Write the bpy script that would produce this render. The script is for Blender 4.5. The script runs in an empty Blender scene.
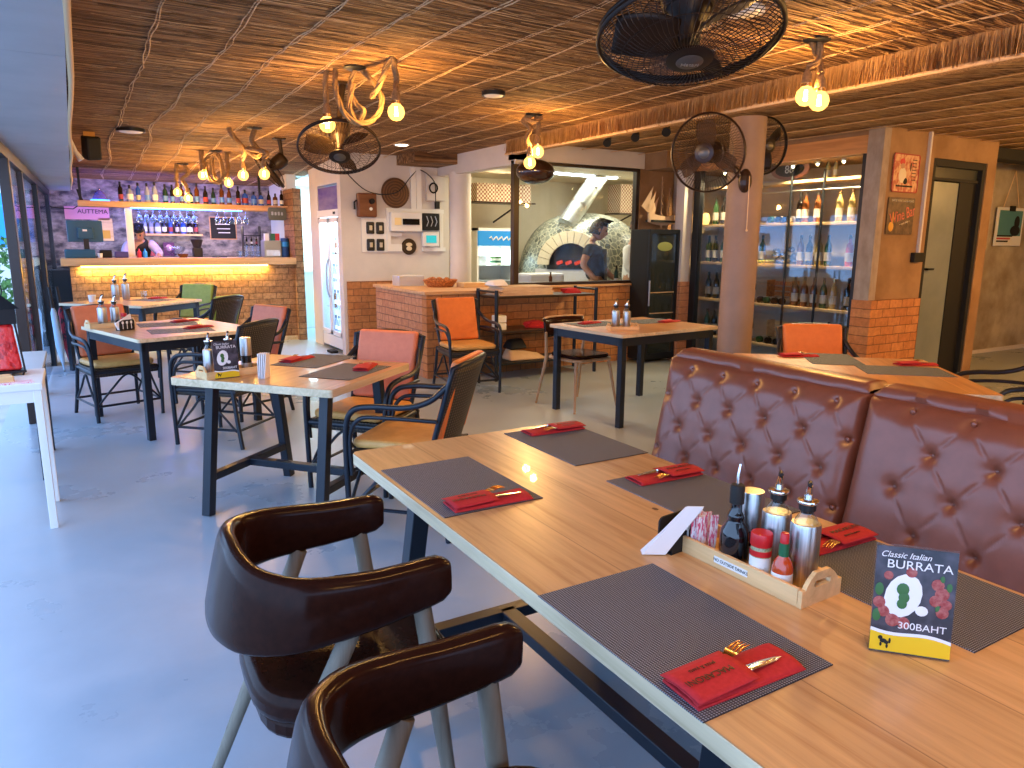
import bpy, bmesh, math, random
from math import sin, cos, pi, radians as R, atan2, sqrt, hypot
from mathutils import Vector as V, Matrix, noise
random.seed(7)
C = bpy.context.scene.collection
ZL = 1.445
# ---------------------------------------------------------------- materials
def srgb(h):
    c = [int(h[i:i+2], 16)/255 for i in (0, 2, 4)]
    return tuple(x/12.92 if x <= .04045 else ((x+.055)/1.055)**2.4 for x in c) + (1,)
def col(c):
    return srgb(c) if isinstance(c, str) else (tuple(c) + (1,) if len(c) == 3 else c)
def mat(name, c, rough=.5, metal=0, emit=None, es=0, coat=0, spec=.5, trans=0, alpha=1, ior=1.45):
    m = bpy.data.materials.new(name); m.use_nodes = True
    b = m.node_tree.nodes['Principled BSDF']
    b.inputs['Base Color'].default_value = col(c)
    b.inputs['Roughness'].default_value = rough
    b.inputs['Metallic'].default_value = metal
    b.inputs['Specular IOR Level'].default_value = spec
    b.inputs['Coat Weight'].default_value = coat
    b.inputs['Transmission Weight'].default_value = trans
    b.inputs['IOR'].default_value = ior
    b.inputs['Alpha'].default_value = alpha
    if emit:
        b.inputs['Emission Color'].default_value = col(emit)
        b.inputs['Emission Strength'].default_value = es
    return m
class NT:
    def __init__(s, m):
        s.t = m.node_tree; s.n = s.t.nodes; s.l = s.t.links; s.b = s.n['Principled BSDF']
    def add(s, kind, **kw):
        n = s.n.new(kind)
        for k, v in kw.items():
            if k.startswith('_'): setattr(n, k[1:], v)
            else: n.inputs[k.replace('__', ' ')].default_value = v
        return n
    def link(s, a, ao, b, bi): s.l.new(a.outputs[ao], b.inputs[bi])
    def coord(s, scale=(1, 1, 1), rot=(0, 0, 0), src='Object', loc=(0, 0, 0)):
        tc = s.n.new('ShaderNodeTexCoord'); mp = s.n.new('ShaderNodeMapping')
        mp.inputs['Scale'].default_value = scale; mp.inputs['Rotation'].default_value = rot
        mp.inputs['Location'].default_value = loc
        s.link(tc, src, mp, 'Vector'); return mp
    def ramp(s, src, out, stops):
        r = s.n.new('ShaderNodeValToRGB'); e = r.color_ramp.elements
        while len(e) < len(stops): e.new(.5)
        for el, (p, c) in zip(e, stops): el.position = p; el.color = col(c)
        s.link(src, out, r, 'Fac'); return r
    def bump(s, src, out, strength=.3, dist=.01):
        b = s.add('ShaderNodeBump', Strength=strength, Distance=dist)
        s.link(src, out, b, 'Height'); s.link(b, 'Normal', s.b, 'Normal'); return b
def noisemat(name, c1, c2, scale=(5, 5, 5), rough=.6, bump=.2, dist=.01, detail=4, metal=0, p=(.35, .65), coat=0, spec=.5, rr=None, rot=(0,0,0)):
    m = mat(name, c1, rough, metal, coat=coat, spec=spec); t = NT(m)
    mp = t.coord(scale, rot)
    n = t.add('ShaderNodeTexNoise', Scale=1., Detail=detail, Roughness=.6); t.link(mp, 'Vector', n, 'Vector')
    r = t.ramp(n, 'Fac', [(p[0], c1), (p[1], c2)]); t.link(r, 'Color', t.b, 'Base Color')
    if bump: t.bump(n, 'Fac', bump, dist)
    if rr:
        q = t.ramp(n, 'Fac', [(.3, (rr[0],)*3), (.7, (rr[1],)*3)]); t.link(q, 'Color', t.b, 'Roughness')
    return m
def brickmat(name, axis, c1, c2, mortar, bw=.2, bh=.085, ms=.008, bump=.6, var=.5):
    m = mat(name, c1, .85); t = NT(m)
    tc = t.n.new('ShaderNodeTexCoord'); sx = t.n.new('ShaderNodeSeparateXYZ'); cx = t.n.new('ShaderNodeCombineXYZ')
    t.link(tc, 'Object', sx, 'Vector')
    t.link(sx, 'X' if axis == 'y' else 'Y', cx, 'X'); t.link(sx, 'Z', cx, 'Y')
    b = t.add('ShaderNodeTexBrick', Scale=1., Color1=col(c1), Color2=col(c2), Mortar=col(mortar))
    b.inputs['Mortar Size'].default_value = ms; b.inputs['Brick Width'].default_value = bw
    b.inputs['Row Height'].default_value = bh; b.inputs['Mortar Smooth'].default_value = .3; b.inputs['Bias'].default_value = 0
    n0 = t.add('ShaderNodeTexNoise', Scale=9., Detail=3.); t.link(tc, 'Object', n0, 'Vector')
    ad = t.n.new('ShaderNodeVectorMath'); ad.operation = 'MULTIPLY_ADD'
    t.link(n0, 'Color', ad, 0); ad.inputs[1].default_value = (.016,)*3; t.link(cx, 'Vector', ad, 2); t.link(ad, 'Vector', b, 'Vector')
    n = t.add('ShaderNodeTexNoise', Scale=22., Detail=5., Roughness=.7); t.link(tc, 'Object', n, 'Vector')
    r = t.ramp(n, 'Fac', [(.3, (1-var,)*3), (.7, (1, 1, 1))])
    mx = t.n.new('ShaderNodeMixRGB'); mx.blend_type = 'MULTIPLY'; mx.inputs[0].default_value = 1
    t.link(b, 'Color', mx, 1); t.link(r, 'Color', mx, 2); t.link(mx, 'Color', t.b, 'Base Color')
    h = t.n.new('ShaderNodeMath'); h.operation = 'SUBTRACT'; t.link(n, 'Fac', h, 0); t.link(b, 'Fac', h, 1)
    t.bump(h, 'Value', bump, .012)
    return m
def woodmat(name, c1, c2, along='y', rough=.4, sc=1., planks=0, coat=0.):
    m = mat(name, c1, rough, coat=coat); t = NT(m)
    s = {'x': (1.2*sc, 22*sc, 22*sc), 'y': (22*sc, 1.2*sc, 22*sc), 'z': (22*sc, 22*sc, 1.2*sc)}[along]
    mp = t.coord(s)
    n = t.add('ShaderNodeTexNoise', Scale=1., Detail=6., Roughness=.65, Distortion=.6); t.link(mp, 'Vector', n, 'Vector')
    r = t.ramp(n, 'Fac', [(.3, c2), (.5, c1), (.75, tuple(min(1, x*1.25) for x in col(c1)[:3]))])
    last = r
    if planks:
        tc = t.n.new('ShaderNodeTexCoord'); sx = t.n.new('ShaderNodeSeparateXYZ'); t.link(tc, 'Object', sx, 'Vector')
        ax = {'x': 'Y', 'y': 'X', 'z': 'X'}[along]
        a = t.n.new('ShaderNodeMath'); a.operation = 'DIVIDE'; t.link(sx, ax, a, 0); a.inputs[1].default_value = planks
        f = t.n.new('ShaderNodeMath'); f.operation = 'FLOOR'; t.link(a, 'Value', f, 0)
        w = t.n.new('ShaderNodeTexWhiteNoise'); w.noise_dimensions = '1D'; t.link(f, 'Value', w, 'W')
        rr = t.ramp(w, 'Value', [(0, (.78, .76, .74)), (1, (1, 1, 1))])
        mx = t.n.new('ShaderNodeMixRGB'); mx.blend_type = 'MULTIPLY'; mx.inputs[0].default_value = 1
        t.link(r, 'Color', mx, 1); t.link(rr, 'Color', mx, 2)
        fr = t.n.new('ShaderNodeMath'); fr.operation = 'FRACT'; t.link(a, 'Value', fr, 0)
        gp = t.ramp(fr, 'Value', [(0, (.35, .3, .25)), (.018, (1, 1, 1))])
        m2 = t.n.new('ShaderNodeMixRGB'); m2.blend_type = 'MULTIPLY'; m2.inputs[0].default_value = 1
        t.link(mx, 'Color', m2, 1); t.link(gp, 'Color', m2, 2); last = m2
    t.link(last, 'Color', t.b, 'Base Color')
    t.bump(n, 'Fac', .08, .004)
    return m
def emis(name, c, s):
    m = bpy.data.materials.new(name); m.use_nodes = True; n = m.node_tree.nodes; n.clear()
    e = n.new('ShaderNodeEmission'); o = n.new('ShaderNodeOutputMaterial')
    e.inputs[0].default_value = col(c); e.inputs[1].default_value = s
    m.node_tree.links.new(e.outputs[0], o.inputs[0]); return m
def thinglass(name, tint=(.9, .95, 1), refl=1., rough=.02, opaque=0., body=(.5, .5, .5)):
    m = bpy.data.materials.new(name); m.use_nodes = True; t = m.node_tree; n = t.nodes; n.clear()
    o = n.new('ShaderNodeOutputMaterial'); tr = n.new('ShaderNodeBsdfTransparent'); g = n.new('ShaderNodeBsdfGlossy')
    tr.inputs[0].default_value = col(tint); g.inputs['Roughness'].default_value = rough
    f = n.new('ShaderNodeFresnel'); ge = n.new('ShaderNodeNewGeometry'); mr = n.new('ShaderNodeMapRange')
    mr.inputs['To Min'].default_value = 1.5; mr.inputs['To Max'].default_value = 1/1.5
    t.links.new(ge.outputs['Backfacing'], mr.inputs['Value']); t.links.new(mr.outputs['Result'], f.inputs[0])
    mu = n.new('ShaderNodeMath'); mu.operation = 'MULTIPLY'; mu.inputs[1].default_value = refl; mu.use_clamp = True
    t.links.new(f.outputs[0], mu.inputs[0])
    mx = n.new('ShaderNodeMixShader'); t.links.new(mu.outputs[0], mx.inputs[0]); t.links.new(tr.outputs[0], mx.inputs[1]); t.links.new(g.outputs[0], mx.inputs[2])
    last = mx
    if opaque:
        d = n.new('ShaderNodeBsdfDiffuse'); d.inputs[0].default_value = col(body)
        m2 = n.new('ShaderNodeMixShader'); m2.inputs[0].default_value = opaque
        t.links.new(mx.outputs[0], m2.inputs[1]); t.links.new(d.outputs[0], m2.inputs[2]); last = m2
    t.links.new(last.outputs[0], o.inputs[0]); return m

M = {}
M['blackmetal'] = mat('black_metal', (.012, .014, .018), .38, .3)
M['navymetal'] = mat('dark_navy_metal', (.009, .014, .024), .35, .1)
M['blackplastic'] = mat('black_plastic', (.012, .012, .012), .35)
M['browndark'] = mat('dark_brown_plastic', (.03, .014, .008), .3)
M['steel'] = noisemat('brushed_steel', (.42, .42, .42), (.62, .62, .61), (300, 300, 3), .34, 0, metal=1)
M['chrome'] = mat('chrome', (.8, .8, .8), .12, 1)
M['brass'] = mat('gold_cutlery', (.72, .45, .2), .2, 1)
M['white'] = mat('white_plastic', (.78, .77, .74), .45)
M['whitep'] = noisemat('white_paint', (.62, .58, .54), (.68, .63, .58), (3, 3, 3), .7, .05)
M['plaster'] = noisemat('brown_plaster', (.24, .13, .055), (.36, .21, .1), (2.4, 2.4, 2.4), .75, .15)
M['concrete'] = noisemat('raw_concrete', (.27, .21, .13), (.52, .45, .31), (2.2, 2.2, 2.2), .85, .35, .02, detail=8)
M['pierconc'] = noisemat('pier_concrete', (.3, .23, .17), (.42, .34, .26), (12, 12, 5), .85, .3, .01, detail=7)
M['stonewall'] = noisemat('rough_stone_wall', (.07, .07, .08), (.42, .38, .36), (6, 6, 11), .9, 1., .06, detail=7)
M['cream'] = noisemat('cream_wall', (.72, .62, .42), (.78, .68, .48), (2, 2, 2), .7, .03)
M['floor'] = noisemat('polished_concrete_floor', (.255, .32, .40), (.375, .44, .52), (.9, .9, .9), .3, .03, .01, detail=9, rr=(.22, .42), p=(.3, .7))
M['brick_y'] = brickmat('orange_brick_facing', 'y', (.68, .29, .10), (.56, .21, .07), (.26, .11, .05), ms=.005, var=.35)
M['brick_x'] = brickmat('orange_brick_side', 'x', (.66, .31, .16), (.56, .24, .12), (.28, .14, .09), ms=.005, var=.35)
M['barbrick'] = brickmat('split_stone_brick', 'y', (.56, .30, .14), (.40, .19, .085), (.24, .12, .06), bw=.19, bh=.088, ms=.006, bump=1., var=.6)
M['soffit'] = noisemat('painted_soffit', (.36, .40, .43), (.42, .45, .48), (3, 3, 3), .42, .04)
M['tabletop'] = woodmat('pine_tabletop', (.66, .36, .155), (.5, .235, .085), 'y', .3, .8, coat=.12)
M['tabletop_x'] = woodmat('pine_tabletop_planks', (.62, .33, .14), (.45, .2, .07), 'y', .3, 1., planks=.21, coat=.15)
M['edgewood'] = woodmat('pale_pine_edge', (.66, .52, .33), (.5, .38, .22), 'y', .5, 1.2)
M['counterwood'] = woodmat('counter_wood', (.6, .36, .16), (.45, .25, .1), 'x', .4, .8)
M['shelfwood'] = woodmat('shelf_wood', (.62, .34, .16), (.45, .22, .1), 'x', .5, .8)
M['winewood'] = woodmat('wine_shelf_wood', (.6, .4, .2), (.42, .26, .12), 'y', .5, .8)
M['lintelwood'] = woodmat('orange_lintel_wood', (.6, .27, .08), (.42, .17, .045), 'y', .5, .5)
M['traywood'] = woodmat('bamboo_tray_wood', (.75, .5, .24), (.62, .38, .16), 'x', .4, 1.)
M['oak'] = woodmat('greyed_oak_leg', (.19, .16, .12), (.12, .10, .075), 'z', .5, 1.)
M['chairwood'] = woodmat('warm_chair_wood', (.42, .26, .14), (.28, .16, .08), 'z', .45, 1.)
M['leather'] = noisemat('dark_brown_leather', (.018, .006, .004), (.025, .008, .005), (50, 50, 50), .18, .012, .001, spec=.12)
M['boothleather'] = noisemat('chestnut_tufted_leather', (.20, .062, .034), (.23, .072, .04), (25, 25, 25), .33, .012, .001, spec=.62)
M['orange'] = noisemat('orange_vinyl', (.68, .165, .03), (.74, .19, .035), (20, 20, 20), .5, .05)
M['coral'] = noisemat('coral_vinyl', (.70, .19, .085), (.76, .22, .1), (20, 20, 20), .5, .05)
M['green'] = noisemat('green_vinyl', (.2, .33, .07), (.24, .38, .09), (20, 20, 20), .5, .05)
M['yellow'] = noisemat('mustard_vinyl', (.60, .31, .08), (.68, .37, .11), (20, 20, 20), .5, .05)
M['rope'] = noisemat('hemp_rope', (.22, .13, .055), (.34, .21, .095), (80, 80, 80), .9, .3)
M['string'] = mat('pale_raffia_string', (.72, .5, .28), .95)
M['red'] = noisemat('red_napkin_cloth', (.42, .012, .018), (.5, .02, .028), (120, 120, 120), .8, .1, .002)
M['paper'] = mat('white_paper', (.82, .8, .8), .8)
M['cardboard'] = noisemat('pale_cardboard', (.62, .42, .25), (.7, .5, .31), (6, 6, 6), .8, .03)
M['glassdark'] = mat('dark_bottle_glass', (.006, .006, .008), .08, coat=.5)
M['glass'] = thinglass('clear_pane')
M['clearglass'] = thinglass('clear_glassware', (.92, .96, 1.), 1.6)
M['black'] = mat('matte_black', (.008, .008, .008), .7)
M['skin'] = noisemat('skin', (.42, .22, .13), (.46, .25, .15), (20, 20, 20), .55, 0)
M['hair'] = noisemat('black_hair', (.01, .008, .007), (.025, .02, .018), (90, 90, 20), .5, .3)
def matted():
    m = mat('woven_placemat', (.1, .1, .11), .65); t = NT(m)
    mp = t.coord((1, 1, 1))
    a = t.add('ShaderNodeTexWave', Scale=56., Distortion=1.2); a.bands_direction = 'X'; t.link(mp, 'Vector', a, 'Vector')
    b = t.add('ShaderNodeTexWave', Scale=74., Distortion=1.2); b.bands_direction = 'Y'; t.link(mp, 'Vector', b, 'Vector')
    mu = t.n.new('ShaderNodeMath'); mu.operation = 'MULTIPLY'; t.link(a, 'Fac', mu, 0); t.link(b, 'Fac', mu, 1)
    r = t.ramp(mu, 'Value', [(.05, (.012, .016, .028)), (.35, (.17, .20, .27)), (.8, (.3, .33, .4))]); t.link(r, 'Color', t.b, 'Base Color')
    t.bump(mu, 'Value', .5, .003); return m
M['placemat'] = matted()
def rattan():
    m = mat('black_woven_rattan', (.02, .02, .02), .45); t = NT(m)
    mp = t.coord((1, 1, 1))
    a = t.add('ShaderNodeTexWave', Scale=16.); a.bands_direction = 'X'; t.link(mp, 'Vector', a, 'Vector')
    b = t.add('ShaderNodeTexWave', Scale=22.); b.bands_direction = 'Z'; t.link(mp, 'Vector', b, 'Vector')
    mu = t.n.new('ShaderNodeMath'); mu.operation = 'MULTIPLY'; t.link(a, 'Fac', mu, 0); t.link(b, 'Fac', mu, 1)
    r = t.ramp(mu, 'Value', [(.1, (.012, .011, .01)), (.7, (.09, .06, .035))]); t.link(r, 'Color', t.b, 'Base Color')
    t.bump(mu, 'Value', .6, .006); return m
M['rattan'] = rattan()
def thatch(name, scale, rot=(0, 0, 0), c=((.07, .03, .012), (.28, .145, .058), (.62, .37, .165))):
    m = mat(name, c[1], .85); t = NT(m)
    mp = t.coord(scale, rot)
    n = t.add('ShaderNodeTexNoise', Scale=1., Detail=7., Roughness=.62, Distortion=.25); t.link(mp, 'Vector', n, 'Vector')
    mp2 = t.coord((1.1, 2.2, 1), rot)
    n2 = t.add('ShaderNodeTexNoise', Scale=1., Detail=3.); t.link(mp2, 'Vector', n2, 'Vector')
    r = t.ramp(n, 'Fac', [(.36, c[0]), (.5, c[1]), (.66, c[2])])
    r2 = t.ramp(n2, 'Fac', [(.35, (.55, .5, .46)), (.62, (1, 1, 1))])
    mx = t.n.new('ShaderNodeMixRGB'); mx.blend_type = 'MULTIPLY'; mx.inputs[0].default_value = 1
    t.link(r, 'Color', mx, 1); t.link(r2, 'Color', mx, 2); t.link(mx, 'Color', t.b, 'Base Color')
    t.bump(n, 'Fac', 1., .035); return m
M['thatch'] = thatch('reed_thatch', (1.1, 34, 20))
M['thatch2'] = thatch('slanted_reed_thatch', (2.0, 30, 20), (0, 0, R(-35)), ((.2, .1, .04), (.5, .29, .12), (.8, .54, .25)))
M['fringe'] = noisemat('straw_fringe', (.34, .18, .07), (.72, .45, .2), (60, 120, 2), .85, .4)
M['tileW'] = mat('white', (.7, .7, .7), .5)
def mosaic():
    m = mat('broken_tile_mosaic', (.5, .5, .4), .4); t = NT(m); mp = t.coord((1, 1, 1))
    v = t.add('ShaderNodeTexVoronoi', Scale=14.); v.feature = 'DISTANCE_TO_EDGE'; t.link(mp, 'Vector', v, 'Vector')
    v2 = t.add('ShaderNodeTexVoronoi', Scale=14.); t.link(mp, 'Vector', v2, 'Vector')
    r2 = t.ramp(v2, 'Color', [(.2, (.09, .1, .08)), (.75, (.28, .29, .23))])
    r = t.ramp(v, 'Distance', [(.05, (.55, .53, .38)), (.09, (0, 0, 0))])
    mx = t.n.new('ShaderNodeMixRGB'); mx.blend_type = 'LIGHTEN'; mx.inputs[0].default_value = 1
    t.link(r2, 'Color', mx, 1); t.link(r, 'Color', mx, 2); t.link(mx, 'Color', t.b, 'Base Color'); return m
M['mosaic'] = mosaic()
M['fanblack'] = mat('warm_black_enamel', (.02, .012, .008), .4, spec=.25)
M['blade'] = thinglass('smoky_blade', (.6, .5, .42), .05, .4, .35, (.04, .027, .018))

# ---------------------------------------------------------------- mesh builder
class MB:
    def __init__(s): s.bm = bmesh.new(); s.mi = 0; s.X = Matrix.Identity(4)
    def _f(s, vs):
        try:
            f = s.bm.faces.new(vs); f.material_index = s.mi; return f
        except ValueError: return None
    def v(s, p): return s.bm.verts.new(s.X @ V(p))
    def box(s, x0, x1, y0, y1, z0, z1):
        p = [s.v((x, y, z)) for z in (z0, z1) for x, y in ((x0, y0), (x1, y0), (x1, y1), (x0, y1))]
        for q in ((3, 2, 1, 0), (4, 5, 6, 7), (0, 1, 5, 4), (1, 2, 6, 5), (2, 3, 7, 6), (3, 0, 4, 7)): s._f([p[i] for i in q])
        return s
    def hexa(s, pts):     # 8 points: bottom 4 ccw, top 4 ccw
        p = [s.v(q) for q in pts]
        for q in ((3, 2, 1, 0), (4, 5, 6, 7), (0, 1, 5, 4), (1, 2, 6, 5), (2, 3, 7, 6), (3, 0, 4, 7)): s._f([p[i] for i in q])
        return s
    def bar(s, a, b, w, h=None, up=(0, 0, 1)):
        a, b = V(a), V(b); h = h or w; d = (b-a).normalized(); u = V(up)
        if abs(d.dot(u)) > .98: u = V((0, 1, 0))
        sd = d.cross(u).normalized(); u = sd.cross(d).normalized()
        c = [(-1, -1), (1, -1), (1, 1), (-1, 1)]
        return s.hexa([a+sd*x*w/2+u*y*h/2 for x, y in c][::-1] + [b+sd*x*w/2+u*y*h/2 for x, y in c][::-1])
    def tube(s, pts, r, seg=8, closed=False, cap=True):
        pts = [V(p) for p in pts]; n = len(pts)
        rs = r if isinstance(r, (list, tuple)) else [r]*n
        T = []
        for i in range(n):
            a = pts[(i-1) % n] if (closed or i) else pts[0]; b = pts[(i+1) % n] if (closed or i < n-1) else pts[-1]
            T.append((b-a).normalized())
        u = V((0, 0, 1)) if abs(T[0].z) < .9 else V((1, 0, 0))
        u = (u - T[0]*u.dot(T[0])).normalized(); rings = []
        for i in range(n):
            u = (u - T[i]*u.dot(T[i])).normalized(); w = T[i].cross(u)
            rings.append([s.v(pts[i]+(u*cos(2*pi*k/seg)+w*sin(2*pi*k/seg))*rs[i]) for k in range(seg)])
        for i in range(n if closed else n-1):
            A, B = rings[i], rings[(i+1) % n]
            for k in range(seg): s._f([A[k], A[(k+1) % seg], B[(k+1) % seg], B[k]])
        if cap and not closed: s._f(rings[0][::-1]); s._f(rings[-1])
        return s
    def cyl(s, a, b, r0, r1=None, seg=16): return s.tube([a, b], [r0, r0 if r1 is None else r1], seg)
    def lathe(s, prof, c=(0, 0, 0), seg=20, sx=1, sy=1):
        rings = []
        for r, z in prof:
            if r < 1e-5: rings.append([s.v((c[0], c[1], c[2]+z))])
            else: rings.append([s.v((c[0]+r*sx*cos(2*pi*k/seg), c[1]+r*sy*sin(2*pi*k/seg), c[2]+z)) for k in range(seg)])
        for A, B in zip(rings, rings[1:]):
            for k in range(seg):
                q = [A[k % len(A)], A[(k+1) % len(A)], B[(k+1) % len(B)], B[k % len(B)]]
                o = []
                for x in q:
                    if x not in o: o.append(x)
                if len(o) > 2: s._f(o)
        if len(rings[0]) > 1: s._f(rings[0][::-1])
        if len(rings[-1]) > 1: s._f(rings[-1])
        return s
    def sph(s, c, r, seg=16, n=10):
        r = r if isinstance(r, (list, tuple)) else (r, r, r)
        X = s.X; s.X = X @ Matrix.Translation(V(c)) @ Matrix.Diagonal((r[0], r[1], r[2], 1))
        s.lathe([(sin(pi*i/n), -cos(pi*i/n)) for i in range(n+1)], seg=seg); s.X = X; return s
    def prism(s, poly, z0, z1):
        a = [s.v((x, y, z0)) for x, y in poly]; b = [s.v((x, y, z1)) for x, y in poly]; n = len(poly)
        s._f(a[::-1]); s._f(b)
        for i in range(n): s._f([a[i], a[(i+1) % n], b[(i+1) % n], b[i]])
        return s
    def quad(s, *p): s._f([s.v(q) for q in p]); return s
    def grid(s, fn, nu, nv, cu=False):
        P = [[s.v(fn(i/nu, j/nv)) for j in range(nv+1)] for i in range(nu + (0 if cu else 1))]
        for i in range(nu):
            for j in range(nv): s._f([P[i][j], P[(i+1) % len(P)][j], P[(i+1) % len(P)][j+1], P[i][j+1]])
        return P
    def build(s, name, mats, parent=None, smooth=0, bevel=0, seg=2, subsurf=0, solid=0, loc=None, rz=0):
        me = bpy.data.meshes.new(name)
        bmesh.ops.recalc_face_normals(s.bm, faces=s.bm.faces)
        s.bm.to_mesh(me); s.bm.free()
        for m in (mats if isinstance(mats, (list, tuple)) else [mats]): me.materials.append(M[m] if isinstance(m, str) else m)
        if smooth:
            for p in me.polygons: p.use_smooth = True
            if smooth < 180: me.set_sharp_from_angle(angle=R(smooth))
        o = bpy.data.objects.new(name, me); C.objects.link(o)
        if parent: o.parent = parent
        if loc: o.location = loc
        if rz: o.rotation_euler.z = rz
        if solid:
            k = o.modifiers.new('solid', 'SOLIDIFY'); k.thickness = solid; k.offset = 0
        if bevel:
            k = o.modifiers.new('bevel', 'BEVEL'); k.width = bevel; k.segments = seg; k.limit_method = 'ANGLE'; k.angle_limit = R(40)
        if subsurf:
            k = o.modifiers.new('sub', 'SUBSURF'); k.levels = k.render_levels = subsurf
        return o
def T(o, label, cat, group=None, kind=None):
    o['label'] = label; o['category'] = cat
    if group: o['group'] = group
    if kind: o['kind'] = kind
    return o
def thing(name, label, cat, loc=(0, 0, 0), rz=0, group=None):
    o = bpy.data.objects.new(name, None); C.objects.link(o); o.empty_display_size = .1
    o.location = loc; o.rotation_euler.z = rz
    return T(o, label, cat, group)
def S(o): o['kind'] = 'structure'; return o
def dup(root, loc, rz, label, group=None):
    r = root.copy(); C.objects.link(r); r.location = loc; r.rotation_euler.z = rz; r['label'] = label
    if group: r['group'] = group
    for ch in list(root.children):
        c = ch.copy(); C.objects.link(c); c.parent = r
        for g in list(ch.children):
            d = g.copy(); C.objects.link(d); d.parent = c
    return r
def kids(root, sw):      # swap a material on the copied part named in sw
    for c in root.children:
        k = c.name.split('.')[0]
        if k in sw:
            c.data = c.data.copy(); c.data.materials[0] = M[sw[k]]
def face(fx, fy): return atan2(-fx, fy)
def words(s, size, loc, rot, m, parent=None, name='lettering', ext=.0008, align='CENTER', shear=0, sx=1):
    cu = bpy.data.curves.new(name, 'FONT'); cu.body = s; cu.size = size; cu.extrude = ext; cu.align_x = align; cu.align_y = 'CENTER'; cu.shear = shear
    ob = bpy.data.objects.new(name, cu); C.objects.link(ob)
    dg = bpy.context.evaluated_depsgraph_get(); dg.update()
    me = bpy.data.meshes.new_from_object(ob.evaluated_get(dg)); bpy.data.objects.remove(ob)
    me.materials.clear(); me.materials.append(M[m] if isinstance(m, str) else m)
    o = bpy.data.objects.new(name, me); C.objects.link(o); o.location = loc; o.rotation_euler = rot; o.scale = (sx, 1, 1)
    if parent: o.parent = parent
    return o
def rrect(x0, x1, y0, y1, r, n=5):
    p = []
    for cx, cy, a in ((x1-r, y0+r, -90), (x1-r, y1-r, 0), (x0+r, y1-r, 90), (x0+r, y0+r, 180)):
        for i in range(n+1): t = R(a+90*i/n); p.append((cx+r*cos(t), cy+r*sin(t)))
    return p
def lamp(name, kind, loc, power, color, size=.05, rot=None, sy=None, spot=None):
    l = bpy.data.lights.new(name, kind); l.energy = power; l.color = color
    if kind == 'AREA':
        l.size = size
        if sy: l.shape = 'RECTANGLE'; l.size_y = sy
    else: l.shadow_soft_size = size
    if spot: l.spot_size = R(spot); l.spot_blend = .6
    o = bpy.data.objects.new(name, l); C.objects.link(o); o.location = loc
    if rot: o.rotation_euler = rot
    return o
def ceil_z(Y): return 2.5 if Y < 8.5 else 2.5-.056*(Y-8.5)
def bez(pts, n=6):       # Catmull-Rom through the points
    P = [V(p) for p in pts]; P = [P[0]*2-P[1]] + P + [P[-1]*2-P[-2]]; out = []
    for i in range(1, len(P)-2):
        for k in range(n):
            t = k/n; a, b, c, d = P[i-1], P[i], P[i+1], P[i+2]
            out.append(.5*((2*b)+(c-a)*t+(2*a-5*b+4*c-d)*t*t+(3*b-a-3*c+d)*t**3))
    out.append(P[-2]); return out
ORD = ['first', 'second', 'third', 'fourth', 'fifth', 'sixth', 'seventh', 'eighth', 'ninth', 'tenth', 'eleventh', 'twelfth', 'thirteenth', 'fourteenth', 'fifteenth', 'sixteenth', 'seventeenth', 'eighteenth', 'nineteenth', 'twentieth']
# ================================================================ camera, world
cd = bpy.data.cameras.new('camera'); cam = bpy.data.objects.new('camera', cd); C.objects.link(cam)
bpy.context.scene.camera = cam
yaw, pit, rol = .537, .1935, .008
fw = V((sin(yaw)*cos(pit), cos(yaw)*cos(pit), -sin(pit))); rt = V((cos(yaw), -sin(yaw), 0)); up = rt.cross(fw)
ca = rt*cos(rol)+up*sin(rol); cb = -rt*sin(rol)+up*cos(rol)
mw = Matrix((ca, cb, -fw)).transposed().to_4x4(); mw.translation = V((0, 0, ZL)); cam.matrix_world = mw
cd.sensor_width = 36; cd.lens = 727/1024*36; cd.clip_start = .02
sc = bpy.context.scene
sc.view_settings.view_transform = 'Standard'; sc.view_settings.look = 'None'; sc.view_settings.gamma = 1
sc.view_settings.use_curve_mapping = False; sc.view_settings.exposure = 0.88
sc.cycles.max_bounces = 8; sc.cycles.transparent_max_bounces = 16; sc.cycles.caustics_reflective = False; sc.cycles.caustics_refractive = False
sc.cycles.sample_clamp_indirect = 6; sc.cycles.blur_glossy = 1
w = bpy.data.worlds.new('sky'); sc.world = w; w.use_nodes = True
bg = w.node_tree.nodes['Background']; bg.inputs[0].default_value = (.38, .60, 1., 1); bg.inputs[1].default_value = 2.5

# ================================================================ room shell
def slab(name, m, *b, bevel=0): return S(MB().box(*b).build(name, m, bevel=bevel))
f = MB(); f.box(-.6, 13, -4, 13.4, -.1, 0); S(f.build('floor', 'floor'))
# ceiling: reed thatch left of the straw beam, slanted reed right of it
def ceil_part(name, x0, x1, m):
    b = MB(); ys = [-4, 8.5, 12.45]
    top = [(x, y, 2.62) for y in ys for x in (x0, x1)]
    for i in range(2):
        y0, y1 = ys[i], ys[i+1]
        b.hexa([(x0, y0, ceil_z(y0)), (x1, y0, ceil_z(y0)), (x1, y1, ceil_z(y1)), (x0, y1, ceil_z(y1)), (x0, y0, 2.7), (x1, y0, 2.7), (x1, y1, 2.7), (x0, y1, 2.7)])
    return S(b.build(name, m))
ce = S(MB().hexa([(.04, 8.5, 2.5), (3.0, 8.5, 2.5), (3.0, 12.45, ceil_z(12.45)), (.04, 12.45, ceil_z(12.45)), (.04, 8.5, 2.7), (3.0, 8.5, 2.7), (3.0, 12.45, 2.7), (.04, 12.45, 2.7)]).build('ceiling', 'thatch'))
slab('ceiling', 'thatch', .04, 4.1, -4, 8.5, 2.5, 2.7); slab('ceiling', 'thatch', 3.0, 4.2, 8.5, 9.12, 2.5, 2.7); slab('ceiling', 'thatch', 4.1, 4.2, 7.16, 8.5, 2.5, 2.7)
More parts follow.
